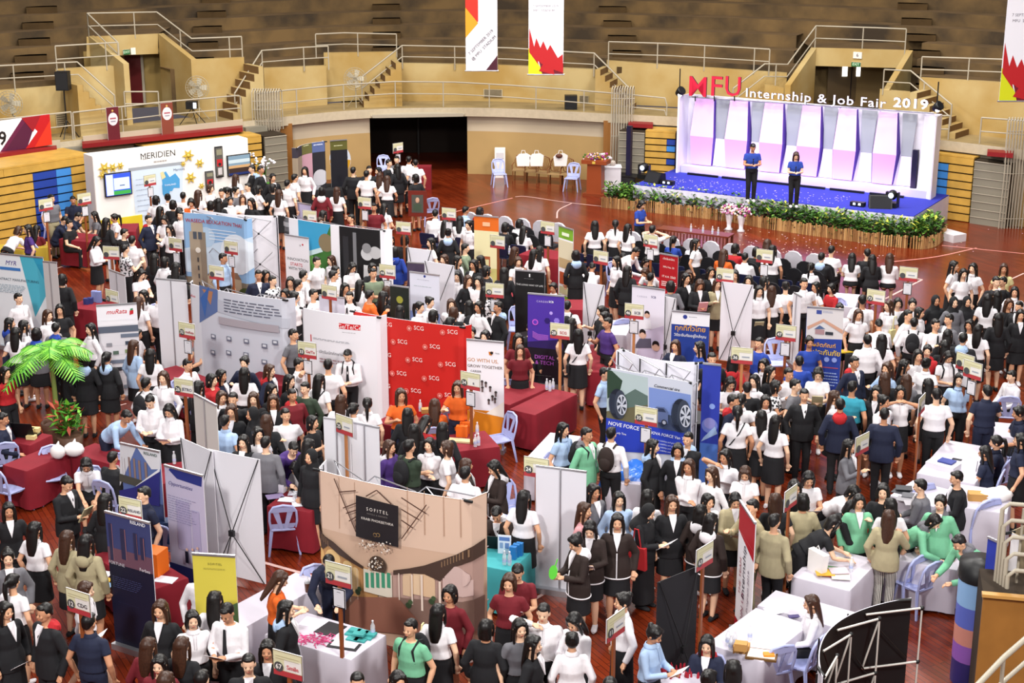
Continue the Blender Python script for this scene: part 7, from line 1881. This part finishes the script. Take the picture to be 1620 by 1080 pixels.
class Fig:
    def __init__(s, pose, male):
        q = POSES[pose]; s.male = male; sit = q.get('sit'); th = R(q.get('lean', 0)); k = 1.05 if male else 1.0
        s.k = k; up = Vector((0,-math.sin(th),math.cos(th))); s.up = up
        s.pel = Vector((0, 0.06*math.sin(th), (.52 if sit else .90*k)))
        T = .44*k; s.sc = s.pel+up*T; s.sh = .185 if male else .155
        s.nb = s.pel+up*(.485*k); hd = R(q.get('lean',0)*.5+q.get('hp',5)); hu = Vector((0,-math.sin(hd*.7),math.cos(hd*.7)))
        s.hc = s.nb+hu*.165; s.HM = Matrix.Translation(s.hc) @ Matrix.Rotation(hd, 4, 'X') @ Matrix.Rotation(R(q.get('yaw',0)), 4, 'Z')
        s.CM_ = Matrix.Translation(s.sc) @ Matrix.Rotation(th, 4, 'X')
        s.arms = []
        for sx, key in ((1,'L'),(-1,'Rr')):
            x, f, u = q[key]; a = s.sc+Vector((sx*s.sh,0,-.03)); tgt = Vector((x*(1.12 if male else 1), s.sc.y-f, s.sc.z+u*k))
            e, w = ik(a, tgt, .27*k, .25*k, Vector((sx*.6,.6,-.5))); s.arms.append((a, e, w, sx))
        s.legs = []
        ft = q.get('feet', ((.085,0),(-.085,0)))
        for sx, (fx, ff) in ((1, ft[0]), (-1, ft[1])):
            h = s.pel+Vector((sx*.09,0,-.02))
            an = Vector((fx, -.40, .08)) if sit else Vector((fx, -ff, .08+(.07 if ff < -.1 else 0)))
            kn, an = ik(h, an, .415*k, .395*k, Vector((0,-1,.35 if sit else 0))); s.legs.append((h, kn, an, sx))
        s.top = s.HM @ Vector((0,.01,.122))
    def body(s):
        m = MB(); z = SKIN[0]; k = s.k; U = lambda u: (s.pel+s.up*u*k, s.up)
        pr = ([(-.06,.12,.10),(0,.165,.115),(.08,.155,.11),(.17,.135,.10),(.30,.165,.12),(.40,.185,.11),(.45,.12,.08),(.48,.06,.06)] if s.male else
              [(-.06,.12,.11),(0,.168,.122),(.08,.15,.11),(.17,.118,.09),(.30,.145,.118),(.40,.155,.098),(.45,.10,.07),(.48,.052,.052)])
        s.pr = pr; loft(m, [U(u) for u, _, _ in pr], [(a*k, b*k) for _, a, b in pr], z)
        m.tube([s.nb-s.up*.05, s.HM @ Vector((0,.015,-.04))], [.056,.05], z, 10)
        for c, r in (((0,.005,.015),(.077,.094,.105)), ((0,-.018,-.05),(.06,.068,.06)), ((0,-.045,-.078),(.03,.03,.026)), ((0,-.098,-.012),(.012,.018,.02)), ((.078,.01,-.01),(.012,.02,.03)), ((-.078,.01,-.01),(.012,.02,.03)), ((0,-.088,-.048),(.025,.012,.012)), ((.03,-.075,-.02),(.026,.02,.022)), ((-.03,-.075,-.02),(.026,.02,.022))):
            q = MB().ball((0,0,0), r, z, 12, 8); m.add([s.HM @ (Vector(v)+Vector(c)) for v in q.v], q.f, z)
        for a, e, w, sx in s.arms:
            f = 1.12 if s.male else 1; m.ball(a, .052*f, z, 8, 6); m.tube([a-Vector((sx*.05,0,0)), a, e, e.lerp(w,.3), w], [.045*f,.05*f,.037*f,.038*f,.024*f], z, 10)
            d = (w-e).normalized(); side = d.cross(Vector((0,0,1)))
            side = side.normalized() if side.length > .2 else Vector((0,1,0)); nrm = side.cross(d).normalized(); palm = w+d*.05
            m.tube([w-d*.01, w+d*.03, w+d*.085], [.024,.034,.036], z, 8)
            for j, (off, ln) in enumerate(((-.027,.062),(-.009,.072),(.009,.068),(.027,.052))):
                b = w+d*.085+side*off; c1 = b+(d-nrm*.25).normalized()*ln*.55; c2 = c1+(d*.6-nrm*.8).normalized()*ln*.5; m.tube([b-d*.02, b, c1, c2], [.0105,.0105,.0095,.0085], z, 6)
            th = w+d*.03+side*-.03*(1 if sx > 0 else -1); m.tube([th, th+(d*.6-side*(1 if sx > 0 else -1)*.7).normalized()*.035, th+(d-side*(1 if sx > 0 else -1)*.25).normalized()*.062], [.014,.012,.009], z, 6)
        for h, kn, an, sx in s.legs:
            f = 1.05 if s.male else 1; m.ball(h, .085*f, z, 10, 7); m.tube([h, h.lerp(kn,.5), kn, kn.lerp(an,.3), an], [.088*f,.072*f,.052*f,.056*f,.034*f], z, 12)
            m.tube([an+Vector((0,.03,-.03)), an+Vector((0,-.10,-.055))], [.034,.026], z, 8)
        v, f = remesh(m, .0085, .22)
        o = MB(); o.add([tuple(x) for x in v], f, z, True)
        for c, r, mm in (((.03,-.089,.002),(.010,.006,.0055),eye_m), ((-.03,-.089,.002),(.010,.006,.0055),eye_m), ((0,-.098,-.049),(.022,.006,.007),lip_m), ((.031,-.089,.021),(.015,.005,.0025),hair_k), ((-.031,-.089,.021),(.015,.005,.0025),hair_k)):
            q = MB().ball((0,0,0), r, mm, 6, 4); o.add([s.HM @ (Vector(x)+Vector(c)) for x in q.v], q.f, mm, True)
        return o.mesh('body')
    def prv(s, lo, hi, g, hem=1.0):
        out = []; 
        for u, a, b in s.pr:
            if lo <= u <= hi: out.append((u, a+g, b+g))
        return out
    def top(s): pass
    def torso_cloth(s, lo, hi, g, sl, r0, r1, vox=.014, flare=0):
        m = MB(); z = SKIN[0]; k = s.k
        if not hasattr(s, 'pr'): s.body()
        def interp(u):
            P_ = s.pr
            if u <= P_[0][0]: return .165+flare, .12+flare*.6
            for i in range(len(P_)-1):
                if P_[i][0] <= u <= P_[i+1][0]: t = (u-P_[i][0])/(P_[i+1][0]-P_[i][0]); return P_[i][1]+(P_[i+1][1]-P_[i][1])*t, P_[i][2]+(P_[i+1][2]-P_[i][2])*t
            return P_[-1][1:]
        us = [lo+(hi-lo)*i/8 for i in range(9)]; pth, pf = [], []
        for u in us:
            a, b = interp(max(u, 0)); gg = g+(.016 if u < .3 else 0)
            p = s.pel+s.up*u*k
            if u < 0: p = s.pel+Vector((0,0,u*k))+(Vector((0,-.04,0))*(-u/.2) if s.legs[0][1].y < -.2 and s.pel.z < .6 else Vector((0,0,0)))
            pth.append((p, s.up)); pf.append(((a+gg)*k, (b+gg)*k))
        loft(m, pth, pf, z, 16)
        for a, e, w, sx in s.arms:
            m.ball(a, r0, z, 8, 6); pts = [a-Vector((sx*.05,0,.0)), a]
            if sl <= 1: pts.append(a.lerp(e, sl)); rr = [r0, r0*1.02, r1]
            else: pts += [e, w]; rr = [r0, r0, (r0+r1)/2+.003, r1]
            m.tube(pts, rr, z, 10)
        return s.fin(m, vox)
    def fin(s, m, vox, ratio=.5):
        v, f = remesh(m, vox, ratio, 3); o = MB(); o.add([tuple(x) for x in v], f, SKIN[0], True); return o.mesh('cloth')
    def trousers(s):
        m = MB(); z = SKIN[0]; k = s.k
        if not hasattr(s, 'pr'): s.body()
        loft(m, [(s.pel+s.up*u*k, s.up) for u in (-.06,0,.08,.13)], [((a+.012)*k, (b+.014)*k) for a, b in ((.14,.11),(.162,.115),(.142,.102),(.122,.092))], z)
        for h, kn, an, sx in s.legs: m.ball(h, .1, z, 10, 7); m.tube([h, kn, an+Vector((0,0,-.02))], [.1,.074,.058], z, 12)
        return s.fin(m, .014)
    def skirt(s, ln=.40):
        m = MB(); z = SKIN[0]; k = s.k
        if not hasattr(s, 'pr'): s.body()
        loft(m, [(s.pel+s.up*u*k, s.up) for u in (-.06,0,.08,.14)], [((a+.012)*k, (b+.014)*k) for a, b in ((.165,.12),(.168,.122),(.14,.10),(.112,.084))], z)
        if s.pel.z < .6:
            for h, kn, an, sx in s.legs: m.tube([h, kn], [.11,.088], z, 12)
            m.box(((s.legs[0][0]+s.legs[1][1])/2), (.12,.4,.13), z)
        else:
            q = s.pel-Vector((0,0,.02)); n = 5; sp_ = abs(s.legs[0][1].y-s.legs[1][1].y)
            loft(m, [(q-Vector((0,0,ln*i/n)), Vector((0,0,1))) for i in range(n+1)], [((.182+.022*i/n)*k, (.134+(.03+sp_*.5)*i/n)*k) for i in range(n+1)], z, 18)
        return s.fin(m, .014)
FG, MC = {}, {}
def fig(p, male):
    if (p, male) not in FG: FG[(p, male)] = Fig(p, male)
    return FG[(p, male)]
def cm_(key, fn):
    if key not in MC: MC[key] = fn()
    return MC[key]
# hair, shared, head-local
def hair_mesh(kind):
    v, f = remesh(hair_raw(kind), .008, .35, 3); o = MB(); o.add([tuple(x) for x in v], f, SKIN[0], True); return o.mesh('hair')
def hair_raw(kind):
    m = MB(); h = SKIN[0]
    if kind == 'H':
        m.ball((0,.02,.015), (.098,.102,.125), h, 14, 10); loft(m, [(Vector((0,.02,z)), Vector((0,0,1))) for z in (.0,-.08,-.15,-.24,-.3)], [(.095,.088),(.085,.085),(.11,.10),(.18,.13),(.2,.14)], h, 16); return m
    if kind == 'M':
        m.ball((0,.026,.036), (.086,.094,.094), h, 14, 10); m.ball((0,-.042,.088), (.062,.042,.03), h, 10, 6); m.ball((0,.07,-.01), (.066,.04,.06), h, 10, 6)
        return m
    m.ball((0,.022,.026), (.092,.102,.108), h, 14, 10); m.ball((.04,-.036,.075), (.045,.045,.036), h, 8, 6); m.ball((-.04,-.036,.075), (.045,.045,.036), h, 8, 6); m.ball((0,-.03,.085), (.05,.05,.034), h, 8, 6)
    if kind == 'L':
        loft(m, [(Vector((0,.055+.01*i,.06-.085*i)), Vector((0,.15,1))) for i in range(6)], [(.088,.055),(.093,.055),(.095,.05),(.092,.042),(.08,.032),(.05,.018)], h, 14)
        for s in (-1, 1): m.tube([(s*.075,-.035,.05),(s*.086,-.03,-.03),(s*.088,-.028,-.13),(s*.07,-.04,-.25)], [.022,.024,.024,.008], h, 7)
    if kind == 'B':
        loft(m, [(Vector((0,.045,.05-.06*i)), Vector((0,.05,1))) for i in range(4)], [(.09,.065),(.096,.066),(.096,.06),(.08,.045)], h, 14)
        for s in (-1, 1): m.tube([(s*.075,-.035,.05),(s*.088,-.03,-.03),(s*.082,-.03,-.11)], [.022,.026,.014], h, 7)
    if kind == 'P': m.tube([(0,.10,.05),(0,.155,.03),(0,.165,-.07),(0,.14,-.22),(0,.13,-.3)], [.022,.034,.036,.026,.006], h, 8)
    if kind == 'U': m.ball((0,.10,.08), (.046,.042,.042), h, 10, 7)
    return m
def shoe_mesh():
    m = MB(); h = SKIN[0]
    loft(m, [(Vector((0,.07-.24*t,.0+z)), Vector((0,-1,0))) for t, z in ((0,.035),(.12,.04),(.45,.042),(.8,.032),(1,.028))], [(.028,.03),(.038,.04),(.042,.042),(.044,.03),(.02,.018)], h, 10); return m.mesh('shoe')
def acc(kind):
    m = MB(); z = SKIN[0]
    if kind == 'backpack':
        m.ball((0,.2,-.16), (.145,.095,.22), z, 12, 9); m.ball((0,.27,-.22), (.11,.05,.12), z, 10, 7)
        for s in (-1, 1): m.tube([(s*.09,.12,.02),(s*.1,.02,.055),(s*.1,-.12,-.03),(s*.12,-.1,-.2),(s*.12,.1,-.3)], .016, z, 5)
    if kind == 'tote':
        m.prism([(-.02,-.17,-.62),(-.02,.17,-.62),(-.02,.15,-.28),(-.02,-.15,-.28)], (.07,0,0), z); m.tube([(.015,-.07,-.29),(.0,-.03,.0),(0,.03,.0),(.015,.07,-.29)], .011, z, 5)
    if kind == 'strap': m.tube([(-.13,.03,.05),(-.05,-.13,-.1),(.06,-.145,-.28),(.17,-.02,-.42),(.1,.12,-.3),(-.04,.13,-.1)], .011, z, 5, closed=True); m.box((.2,0,-.47), (.06,.2,.15), z)
    if kind == 'hood': loft(m, [(Vector((0,.055,.0)), Vector((0,.4,1))), (Vector((0,.075,.05)), Vector((0,.4,1))), (Vector((0,.06,.09)), Vector((0,.4,1)))], [(.13,.10),(.115,.09),(.07,.05)], z, 16); m.ball((0,.12,-.01), (.11,.05,.09), z, 10, 7)
    if kind == 'collar': m.lathe([(.070,.0),(.064,.035),(.062,.055),(.072,.05),(.088,.02),(.092,.005)], z, 16, c=(0,-.005,.03), sy=.95); m.prism([(-.006,-.118,.05),(.006,-.118,.05),(.008,-.15,-.14),(-.008,-.15,-.14)], (0,-.008,0), z)
    if kind == 'vneck': m.prism([(-.055,-.075,.075),(.055,-.075,.075),(.045,-.125,-.0),(0,-.158,-.17),(-.045,-.125,-.0)], (0,-.012,0), z)
    if kind == 'piping':
        for u, a, b in ((-.585,.205,.158),): m.tube([(a*math.cos(i*PI/12), b*math.sin(i*PI/12), u) for i in range(24)], .011, z, 5, closed=True)
        m.tube([(0,-.150,-.2),(0,-.168,-.3),(0,-.162,-.58)], .009, z, 4)
    if kind == 'tie': m.prism([(-.015,-.145,.02),(.015,-.145,.02),(.03,-.165,-.3),(0,-.165,-.34),(-.03,-.165,-.3)], (0,-.008,0), z)
    if kind == 'sheet': m.box((0,0,0), (.21,.29,.004), z, rx=R(-35))
    if kind == 'folder': m.box((0,0,0), (.2,.27,.02), z, rx=R(-60))
    if kind == 'fan': m.lathe([(.1,-.004),(.1,.004)], z, 16); m.tube([(0,.09,0),(0,.2,0)], .01, z, 5)
    if kind == 'mic': m.tube([(0,0,0),(0,-.02,.16)], .014, z, 6); m.ball((0,-.025,.18), .024, z, 8, 6)
    return m.mesh(kind)
def setmat(o, m):
    if not o.data.materials: o.data.materials.append(m)
    o.material_slots[0].link = 'OBJECT'; o.material_slots[0].material = m
LAND = [((320,470),'stone tower wall'),((405,470),'white wall back beside the tower wall'),((530,450),'beach photograph wall'),((575,470),'black and white couple photo'),((375,580),'grey component wall'),((185,590),'red logo product roll-up'),((20,510),'teal MYR banner'),((540,640),'white Ge/Te/Ce wall'),((650,680),'red logo wall'),((768,680),'grow together roll-up'),
 ((838,540),'small crest black roll-up'),((864,603),'purple roll-up'),((893,463),'green food banner'),((940,530),'X banner left of the smiling faces'),((1026,560),'smiling faces banner'),((1093,600),'navy Thai banner'),((1058,480),'red date banner'),((1166,560),'tall middle right X banner'),((1305,620),'hands and roof banner'),((1028,740),'tyre display wall'),((1125,730),'blue bubble panel'),
 ((888,940),'plain roll-up of booth 24'),((222,800),'upper tower block roll-up'),((205,1005),'dark skyline roll-up'),((290,925),'lilac navy roll-up'),((350,890),'plain white X banners'),((338,980),'yellow resort roll-up'),((555,770),'booth 25 roll-up backs'),((620,950),'large hotel photograph wall'),((1178,970),'leaning red white banner'),((1070,1060),'black X banner'),((1300,940),'magazine table'),((1480,890),'writing table'),((1490,760),'magazine stack table'),((1240,1000),'long lower right table'),
 ((200,370),'hotel display wall'),((350,340),'framed pictures of the hotel wall'),((495,290),'dusky picture banners'),((630,285),'dark doorway'),((670,450),'lilac roll-up'),((770,420),'orange headed roll-up'),((860,400),'left audience chairs'),((1100,430),'middle audience chairs'),((1290,450),'right audience chairs'),((1209,500),'chair area booth sign'),((1386,560),'black monitor booth'),((1437,530),'last booth sign of the chair area'),((1530,640),'edge on pair of signs'),((1250,860),'booth sign by the olive jackets'),((1362,760),'booth sign by the navy suit'),((1113,950),'booth sign 63'),
 ((970,1060),'booth sign 11'),((122,1060),'booth sign 12'),((536,980),'booth sign 21'),((455,1110),'booth sign 67'),((93,700),'potted palm'),((45,700),'far left laptop table'),((60,740),'maroon corner table'),((290,690),'booth sign 26'),((486,640),'booth sign 33'),((545,740),'booth sign 25'),((206,880),'booth sign 22'),((743,690),'orange bag table'),((458,790),'paper strewn maroon table'),((795,890),'teal table'),((880,720),'tyre booth table'),((1170,640),'booth sign 36'),((615,500),'booth sign 44'),((75,400),'blue bleacher'),((1540,700),'far right small table'),((660,395),'framed portrait'),((130,490),'upper left maroon table')]
LAND = [(P(x, y, 0), n) for (x, y), n in LAND]
def where(p):
    b = min(LAND, key=lambda l: (l[0]-p).length); d = p-b[0]
    if abs(d.x) > abs(d.y)*.8: rel = 'right of' if d.x > 0 else 'left of'
    else: rel = 'behind' if d.y > 0 else 'in front of'
    return '%s the %s' % (rel, b[1])
HN = {'L':'long haired','B':'short bobbed','P':'ponytailed','U':'bun haired','M':'short haired','H':'headscarfed'}
SN = {'s':'shirt','l':'long sleeved shirt','j':'jacket','h':'hooded jacket'}
PN = {'b':'bending','i':'seated','j':'seated writing','c':'camera raising','p':'reading','w':'walking','h':'hand raised','x':'arms folded'}
PEOPLE = []
ox = oy = 0
for ln in DATA.split('\n'):
    ln = ln.strip()
    if not ln: continue
    if ln[0] == '@': ox, oy = map(int, ln[1:].split(',')); continue
    lab = None
    if '#' in ln: ln, lab = ln.split('#'); lab = lab.strip()
    t = ln.split(); x, y = map(int, t[0].split(','))
    full = ox == 0 and oy == 0
    px, py = (x, y) if full else (ox+x/4, oy+y/4)
    q = t[1]; pose, hr = q[0], q[1]; i = 2; br = q[i] == 'b'
    if br: i += 1
    rot = int(q[i:]); tb = t[2].split('/'); tp = tb[0]; bt = tb[1] if len(tb) > 1 else ('kt' if hr == 'M' else 'ks')
    PEOPLE.append(dict(px=px, py=py, pose=pose, hr=hr, br=br, rot=rot, tp=tp, bt=bt, ex=''.join(t[3:]), lab=lab, zb=SH if 'Z' in ''.join(t[3:]) else 0))
rnd = random.Random(77)
for d in PEOPLE:
    male = d['hr'] == 'M'; d['male'] = male; f = fig(d['pose'], male); d['f'] = f; d['s'] = rnd.uniform(.965, 1.03); d['rot'] = R(d['rot']+rnd.uniform(-12, 12))
    d['rt'] = 0
    top = Matrix.Rotation(d['rot'], 3, 'Z') @ (f.top*d['s']); p = P(d['px'], d['py'], top.z+d['zb']); d['p'] = Vector((p.x-top.x, p.y-top.y, d['zb']))
    d['sk'] = rnd.choice((0,0,1,2,2)); d['br'] = d['br'] or (d['hr'] in 'LB' and not d['lab'] and rnd.random() < .14)
seats = [v for k, v in SEATS.items() if isinstance(v, Vector)]
for d in PEOPLE:
    if d['pose'] in 'ij':
        sp = [s for s in seats if (s-d['p']).length < .75 and not any(o.get('seat') == tuple(s) for o in PEOPLE)]
        if sp and d['py'] < 460 and d['px'] > 740:
            s = min(sp, key=lambda s: (s-d['p']).length); d['seat'] = tuple(s); d['p'] = Vector((s.x, s.y, 0)); d['rot'] = arz+PI+PI; d['rot'] = arz
for it in range(10):
    for i, a in enumerate(PEOPLE):
        for b in PEOPLE[i+1:]:
            v = b['p']-a['p']
            if abs(v.x) < .42 and abs(v.y) < .42 and abs(v.z) < .1 and v.length < .42:
                v = v if v.length > .01 else Vector((.3,.1,0)); pu = v.normalized()*(.42-v.length)*.5; pu.z = 0
                if 'seat' not in a: a['p'] = a['p']-pu
                if 'seat' not in b: b['p'] = b['p']+pu
# keep everyone clear of the display boards
PAN = [(o.location.copy(), o.rotation_euler.z, max(abs(v[0]) for c in o.children for v in c.bound_box)) for o in bpy.data.objects if o.name.startswith(('roll_up','popup','whiteboard','display_wall')) and o.type == 'EMPTY']
for d in PEOPLE:
    if 'seat' in d or d['zb']: continue
    for c, a, w in PAN:
        q = Matrix.Rotation(-a, 2) @ Vector((d['p'].x-c.x, d['p'].y-c.y)); lim = .3
        if abs(q.x) < w+.05 and abs(q.y) < lim:
            q.y = lim if q.y > 0 else -lim; g_ = Matrix.Rotation(a, 2) @ q; d['p'] = Vector((c.x+g_.x, c.y+g_.y, 0))
order = sorted(PEOPLE, key=lambda d: (0 if d['lab'] else 1, d['p'].y))
for i, d in enumerate(order): d['ind'] = i < 300
def parts_of(d):
    """(name, mesh, material, matrix) in person space"""
    f, male, ps = d['f'], d['male'], d['pose']; t = d['tp']; c, st = t[0], t[1]; out = []; I = Matrix.Identity(4)
    out.append(('body', cm_(('body', ps, male), f.body), SKIN[d['sk']], I))
    if st == 's': me = cm_(('s', ps, male), lambda: f.torso_cloth(.05 if male else .06, .475, .014, .55, .062, .062))
    elif st == 'l': me = cm_(('l', ps, male), lambda: f.torso_cloth(.05, .475, .016, 2, .062, .042))
    else: me = cm_(('j', ps, male), lambda: f.torso_cloth(-.15, .475, .022, 2, .068, .048, flare=.015))
    out.append((dict(s='shirt', l='shirt', j='jacket', h='jacket')[st], me, CM[c], I))
    b = d['bt']
    if b[1] == 't': out.append(('trousers', cm_(('t', ps, male), f.trousers), CM[b[0]], I))
    elif b[1] == 'l': out.append(('long_skirt', cm_(('kl', ps, male), lambda: f.skirt(.78)), CM[b[0]], I))
    else: out.append(('skirt', cm_(('k', ps, male), f.skirt), CM[b[0]], I))
    hk = 'B' if d['hr'] == 'L' and ps == 'b' else d['hr']
    out.append(('headscarf' if d['hr'] == 'H' else 'hair', cm_(('hair', hk), lambda: hair_mesh(hk)), blackcloth if d['hr'] == 'H' else (hair_b if d['br'] else hair_k), f.HM))
    for h, kn, an, sx in f.legs:
        out.append(('shoe', cm_('shoe', shoe_mesh), CM['w'] if (hash_(d) % 3 == 0 and not male) or 'Z' in d['ex'] else CM['k'], Matrix.Translation((an.x, an.y, an.z-.08))))
    if st == 'h': out.append(('hood', cm_('hood', lambda: acc('hood')), CM[t[2]], f.CM_))
    if st in 'sl' and c in 'wcn' and abs(f.up.y) < .6 and not (c == 'w' and hash_(d) % 4 == 0): out.append(('collar', cm_('collar', lambda: acc('collar')), CM[c], f.CM_))
    if st in 'jh' and c in 'kngOeG' and abs(f.up.y) < .5 and d['hr'] != 'H': out.append(('shirt_front', cm_('vneck', lambda: acc('vneck')), CM['w'], f.CM_))
    if c == 'e' and abs(f.up.y) < .3 and f.pel.z > .6: out.append(('piping', cm_('piping', lambda: acc('piping')), CM['w'], f.CM_))
    if 'tie' in (d['lab'] or ''): out.append(('tie', cm_('tie', lambda: acc('tie')), CM['k'], f.CM_ @ Matrix.Translation((0,.01,0))))
    return out
def hash_(d): return int(d['px']*7+d['py']*13)
# labels
def base_label(d, lvl=0):
    c, st = d['tp'][0], d['tp'][1]; top = '%s %s' % (CN[c], SN[st] if not (st == 's' and not d['male']) else 'blouse')
    pn_ = PN.get(d['pose'], ''); s = '%s person in %s' % ((HN[d['hr']]+(' '+pn_ if pn_ else '')), top)
    if 'B' in d['ex']: s += ' with backpack'
    dg = (math.degrees(d['rot'])+180) % 360-180
    fc = 'facing forward' if abs(dg) < 40 else ('back turned' if abs(dg) > 130 else ('facing right' if dg > 0 else 'facing left'))
    w_ = where(d['p'])
    return s+(', '+fc if lvl else '')+', '+w_
IND = [d for d in PEOPLE if d['ind']]
for d in IND:
    if d['lab']:
        d['L'] = d['lab'].replace('young man','person').replace('woman','person').replace('girl','person').replace('student','person').replace('man ','person ').replace('young person','person')
        if len(d['L'].split()) <= 8: d['L'] += ', '+where(d['p'])
    else: d['L'] = base_label(d, 1)
from collections import defaultdict
grp = defaultdict(list)
for d in IND: grp[d['L']].append(d)
ORD = ['leftmost','second from left','third from left','fourth from left','fifth from left','sixth from left','seventh from left']
for L, ds in grp.items():
    if len(ds) > 1:
        ds.sort(key=lambda d: d['px'])
        for i, d in enumerate(ds): d['L'] = (ORD[i] if i < len(ds)-1 or i == 0 else 'rightmost')+' '+L
def clamp(s, n=16):
    w = s.split()
    if len(w) > n: s = s.replace(' long sleeved', '').replace(' hooded', '').replace(' with backpack', '').replace(' the ', ' '); w = s.split()
    return ' '.join(w[:n])
def obj_of(name, me, m, parent=None, M=None):
    o = bpy.data.objects.new(name, me); COL.objects.link(o); setmat(o, m)
    if parent: o.parent = parent
    if M is not None: o.matrix_local = M
    return o
ACC = []
for d in IND:
    r = thing('person', clamp(d['L']), 'person', d['p'], d['rot'], 'people at the fair'); r.scale = (d['s'],)*3
    jk = None
    for n, me, m, M in parts_of(d):
        o = obj_of(n, me, m, r, M)
        if n == 'jacket': jk = o
    W_ = Matrix.Translation(d['p']) @ Matrix.Rotation(d['rot'], 4, 'Z') @ Matrix.Scale(d['s'], 4); f = d['f']; short = clamp(d['L'].split(',')[0], 7)+', '+where(d['p'])
    hand = lambda i: f.arms[i][2]+(f.arms[i][2]-f.arms[i][1]).normalized()*.09
    mid = (hand(0)+hand(1))/2
    def A_(name, kind, m, M, lab, cat): 
        o = obj_of(name, cm_(kind, lambda: acc(kind)), m, None, W_ @ M); ACC.append((o, lab+' '+short, cat))
    e = d['ex']
    if 'B' in e: A_('backpack', 'backpack', CM['e' if 'brown' in (d['lab'] or '') else 'k'], f.CM_, 'backpack of', 'backpack')
    if 'T' in e: A_('tote_bag', 'tote', CM['y' if 'cream' in (d['lab'] or '') else 'w'] if 'black shoulder' not in (d['lab'] or '') else CM['k'], Matrix.Translation(f.sc+Vector((f.sh+.05,0,.03))), 'shoulder bag of', 'bag')
    if 'R' in e: A_('red_bag', 'tote', CM['r'], Matrix.Translation(f.sc+Vector((-f.sh-.12,-.02,.02))), 'red bag of', 'bag')
    if 'N' in e: A_('tote_bag', 'tote', CM['n'], Matrix.Translation(f.sc+Vector((f.sh+.05,0,.03))), 'navy tote of', 'bag')
    if 'C' in e: A_('crossbody_bag', 'strap', CM['k'], f.CM_, 'crossbody bag of', 'bag')
    if 'P' in e or (d['pose'] == 'p' and 'F' not in e and 'B' not in e and 'Z' not in e and 'f' not in e and hash_(d) % 2): A_('paper_sheet', 'sheet', CM['w'], Matrix.Translation(mid+Vector((0,-.02,.02))), 'white papers held by', 'paper')
    if 'F' in e: A_('folder', 'folder', CM['i' if 'pink' in (d['lab'] or '') else 'O'], Matrix.Translation(mid+Vector((0,-.03,.04))), 'folder held by', 'folder')
    if 'f' in e: A_('hand_fan', 'fan', hm('#5cc83c'), Matrix.Translation(mid+Vector((0,-.06,.08))) @ Matrix.Rotation(R(70),4,'X'), 'green fan of', 'fan')
    if 'S' in e: A_('microphone', 'mic', CM['k'], Matrix.Translation(hand(1)), 'microphone of', 'microphone')
seen = defaultdict(int)
for o, L, cat in ACC:
    L = clamp(L); seen[L] += 1
    if seen[L] > 1: L = clamp(['','','another','a third','a fourth'][min(4, seen[L])]+' '+L)
    tag(o, L, cat)
# chairs under seated people
pc_pos = [o.location.copy() for o in bpy.data.objects if o.name.startswith('plastic_chair')]; seenc = defaultdict(int)
for d in IND:
    if d['pose'] in 'ij' and 'seat' not in d:
        near = [c for c in pc_pos if (c-d['p']).length < .5]
        if near: continue
        L = clamp('lavender plastic chair under %s, %s' % (d['L'].split(',')[0], where(d['p']))); seenc[L] += 1
        if seenc[L] > 1: L = clamp('second '+L)
        fw = Vector((math.sin(d['rot']), -math.cos(d['rot']), 0)); dup(PC, d['p']-fw*-.04, d['rot'], L, 'lavender plastic chairs')
# the most distant part of the crowd, beyond the three hundred nearest
V, FF, MI, mats, off = [], [], [], [], 0
for d in PEOPLE:
    if d['ind']: continue
    W_ = np.array(Matrix.Translation(d['p']) @ Matrix.Rotation(d['rot'], 4, 'Z') @ Matrix.Scale(d['s'], 4))
    for n, me, m, M in parts_of(d):
        k = ('np', me.name)
        if k not in MC:
            a = np.empty(len(me.vertices)*3); me.vertices.foreach_get('co', a); ls = np.empty(len(me.polygons), int); me.polygons.foreach_get('loop_total', ls); lv = np.empty(len(me.loops), int); me.loops.foreach_get('vertex_index', lv)
            mi = np.empty(len(me.polygons), int); me.polygons.foreach_get('material_index', mi); MC[k] = (a.reshape(-1,3), ls, lv, mi)
        a, ls, lv, mi = MC[k]; T = W_ @ np.array(M); V.append(a @ T[:3,:3].T+T[:3,3]); FF.append((ls, lv+off)); off += len(a)
        idx = []
        for j, mm in enumerate(list(me.materials) or [m]):
            mm = m if j == 0 else mm
            if mm not in mats: mats.append(mm)
            idx.append(mats.index(mm))
        MI.append(np.array(idx)[np.minimum(mi, len(idx)-1)])
if V:
    V = np.concatenate(V); LS = np.concatenate([x[0] for x in FF]); LV = np.concatenate([x[1] for x in FF]); MI = np.concatenate(MI)
    me = bpy.data.meshes.new('distant_crowd'); me.vertices.add(len(V)); me.vertices.foreach_set('co', V.ravel()); me.loops.add(len(LV)); me.loops.foreach_set('vertex_index', LV.astype(np.int32)); me.polygons.add(len(LS))
    me.polygons.foreach_set('loop_start', np.concatenate([[0], np.cumsum(LS)[:-1]]).astype(np.int32)); 
    for m in mats: me.materials.append(m)
    me.polygons.foreach_set('material_index', MI.astype(np.int32)); me.polygons.foreach_set('use_smooth', np.ones(len(LS), bool)); me.update(calc_edges=True); me.validate()
    o = bpy.data.objects.new('distant_crowd', me); COL.objects.link(o); tag(o, 'farther visitors in white blouses and dark skirts among the rear booths', 'crowd', kind='stuff')
for o in list(bpy.data.objects):
    if o.name.startswith(('court_', 'tmp')): pass
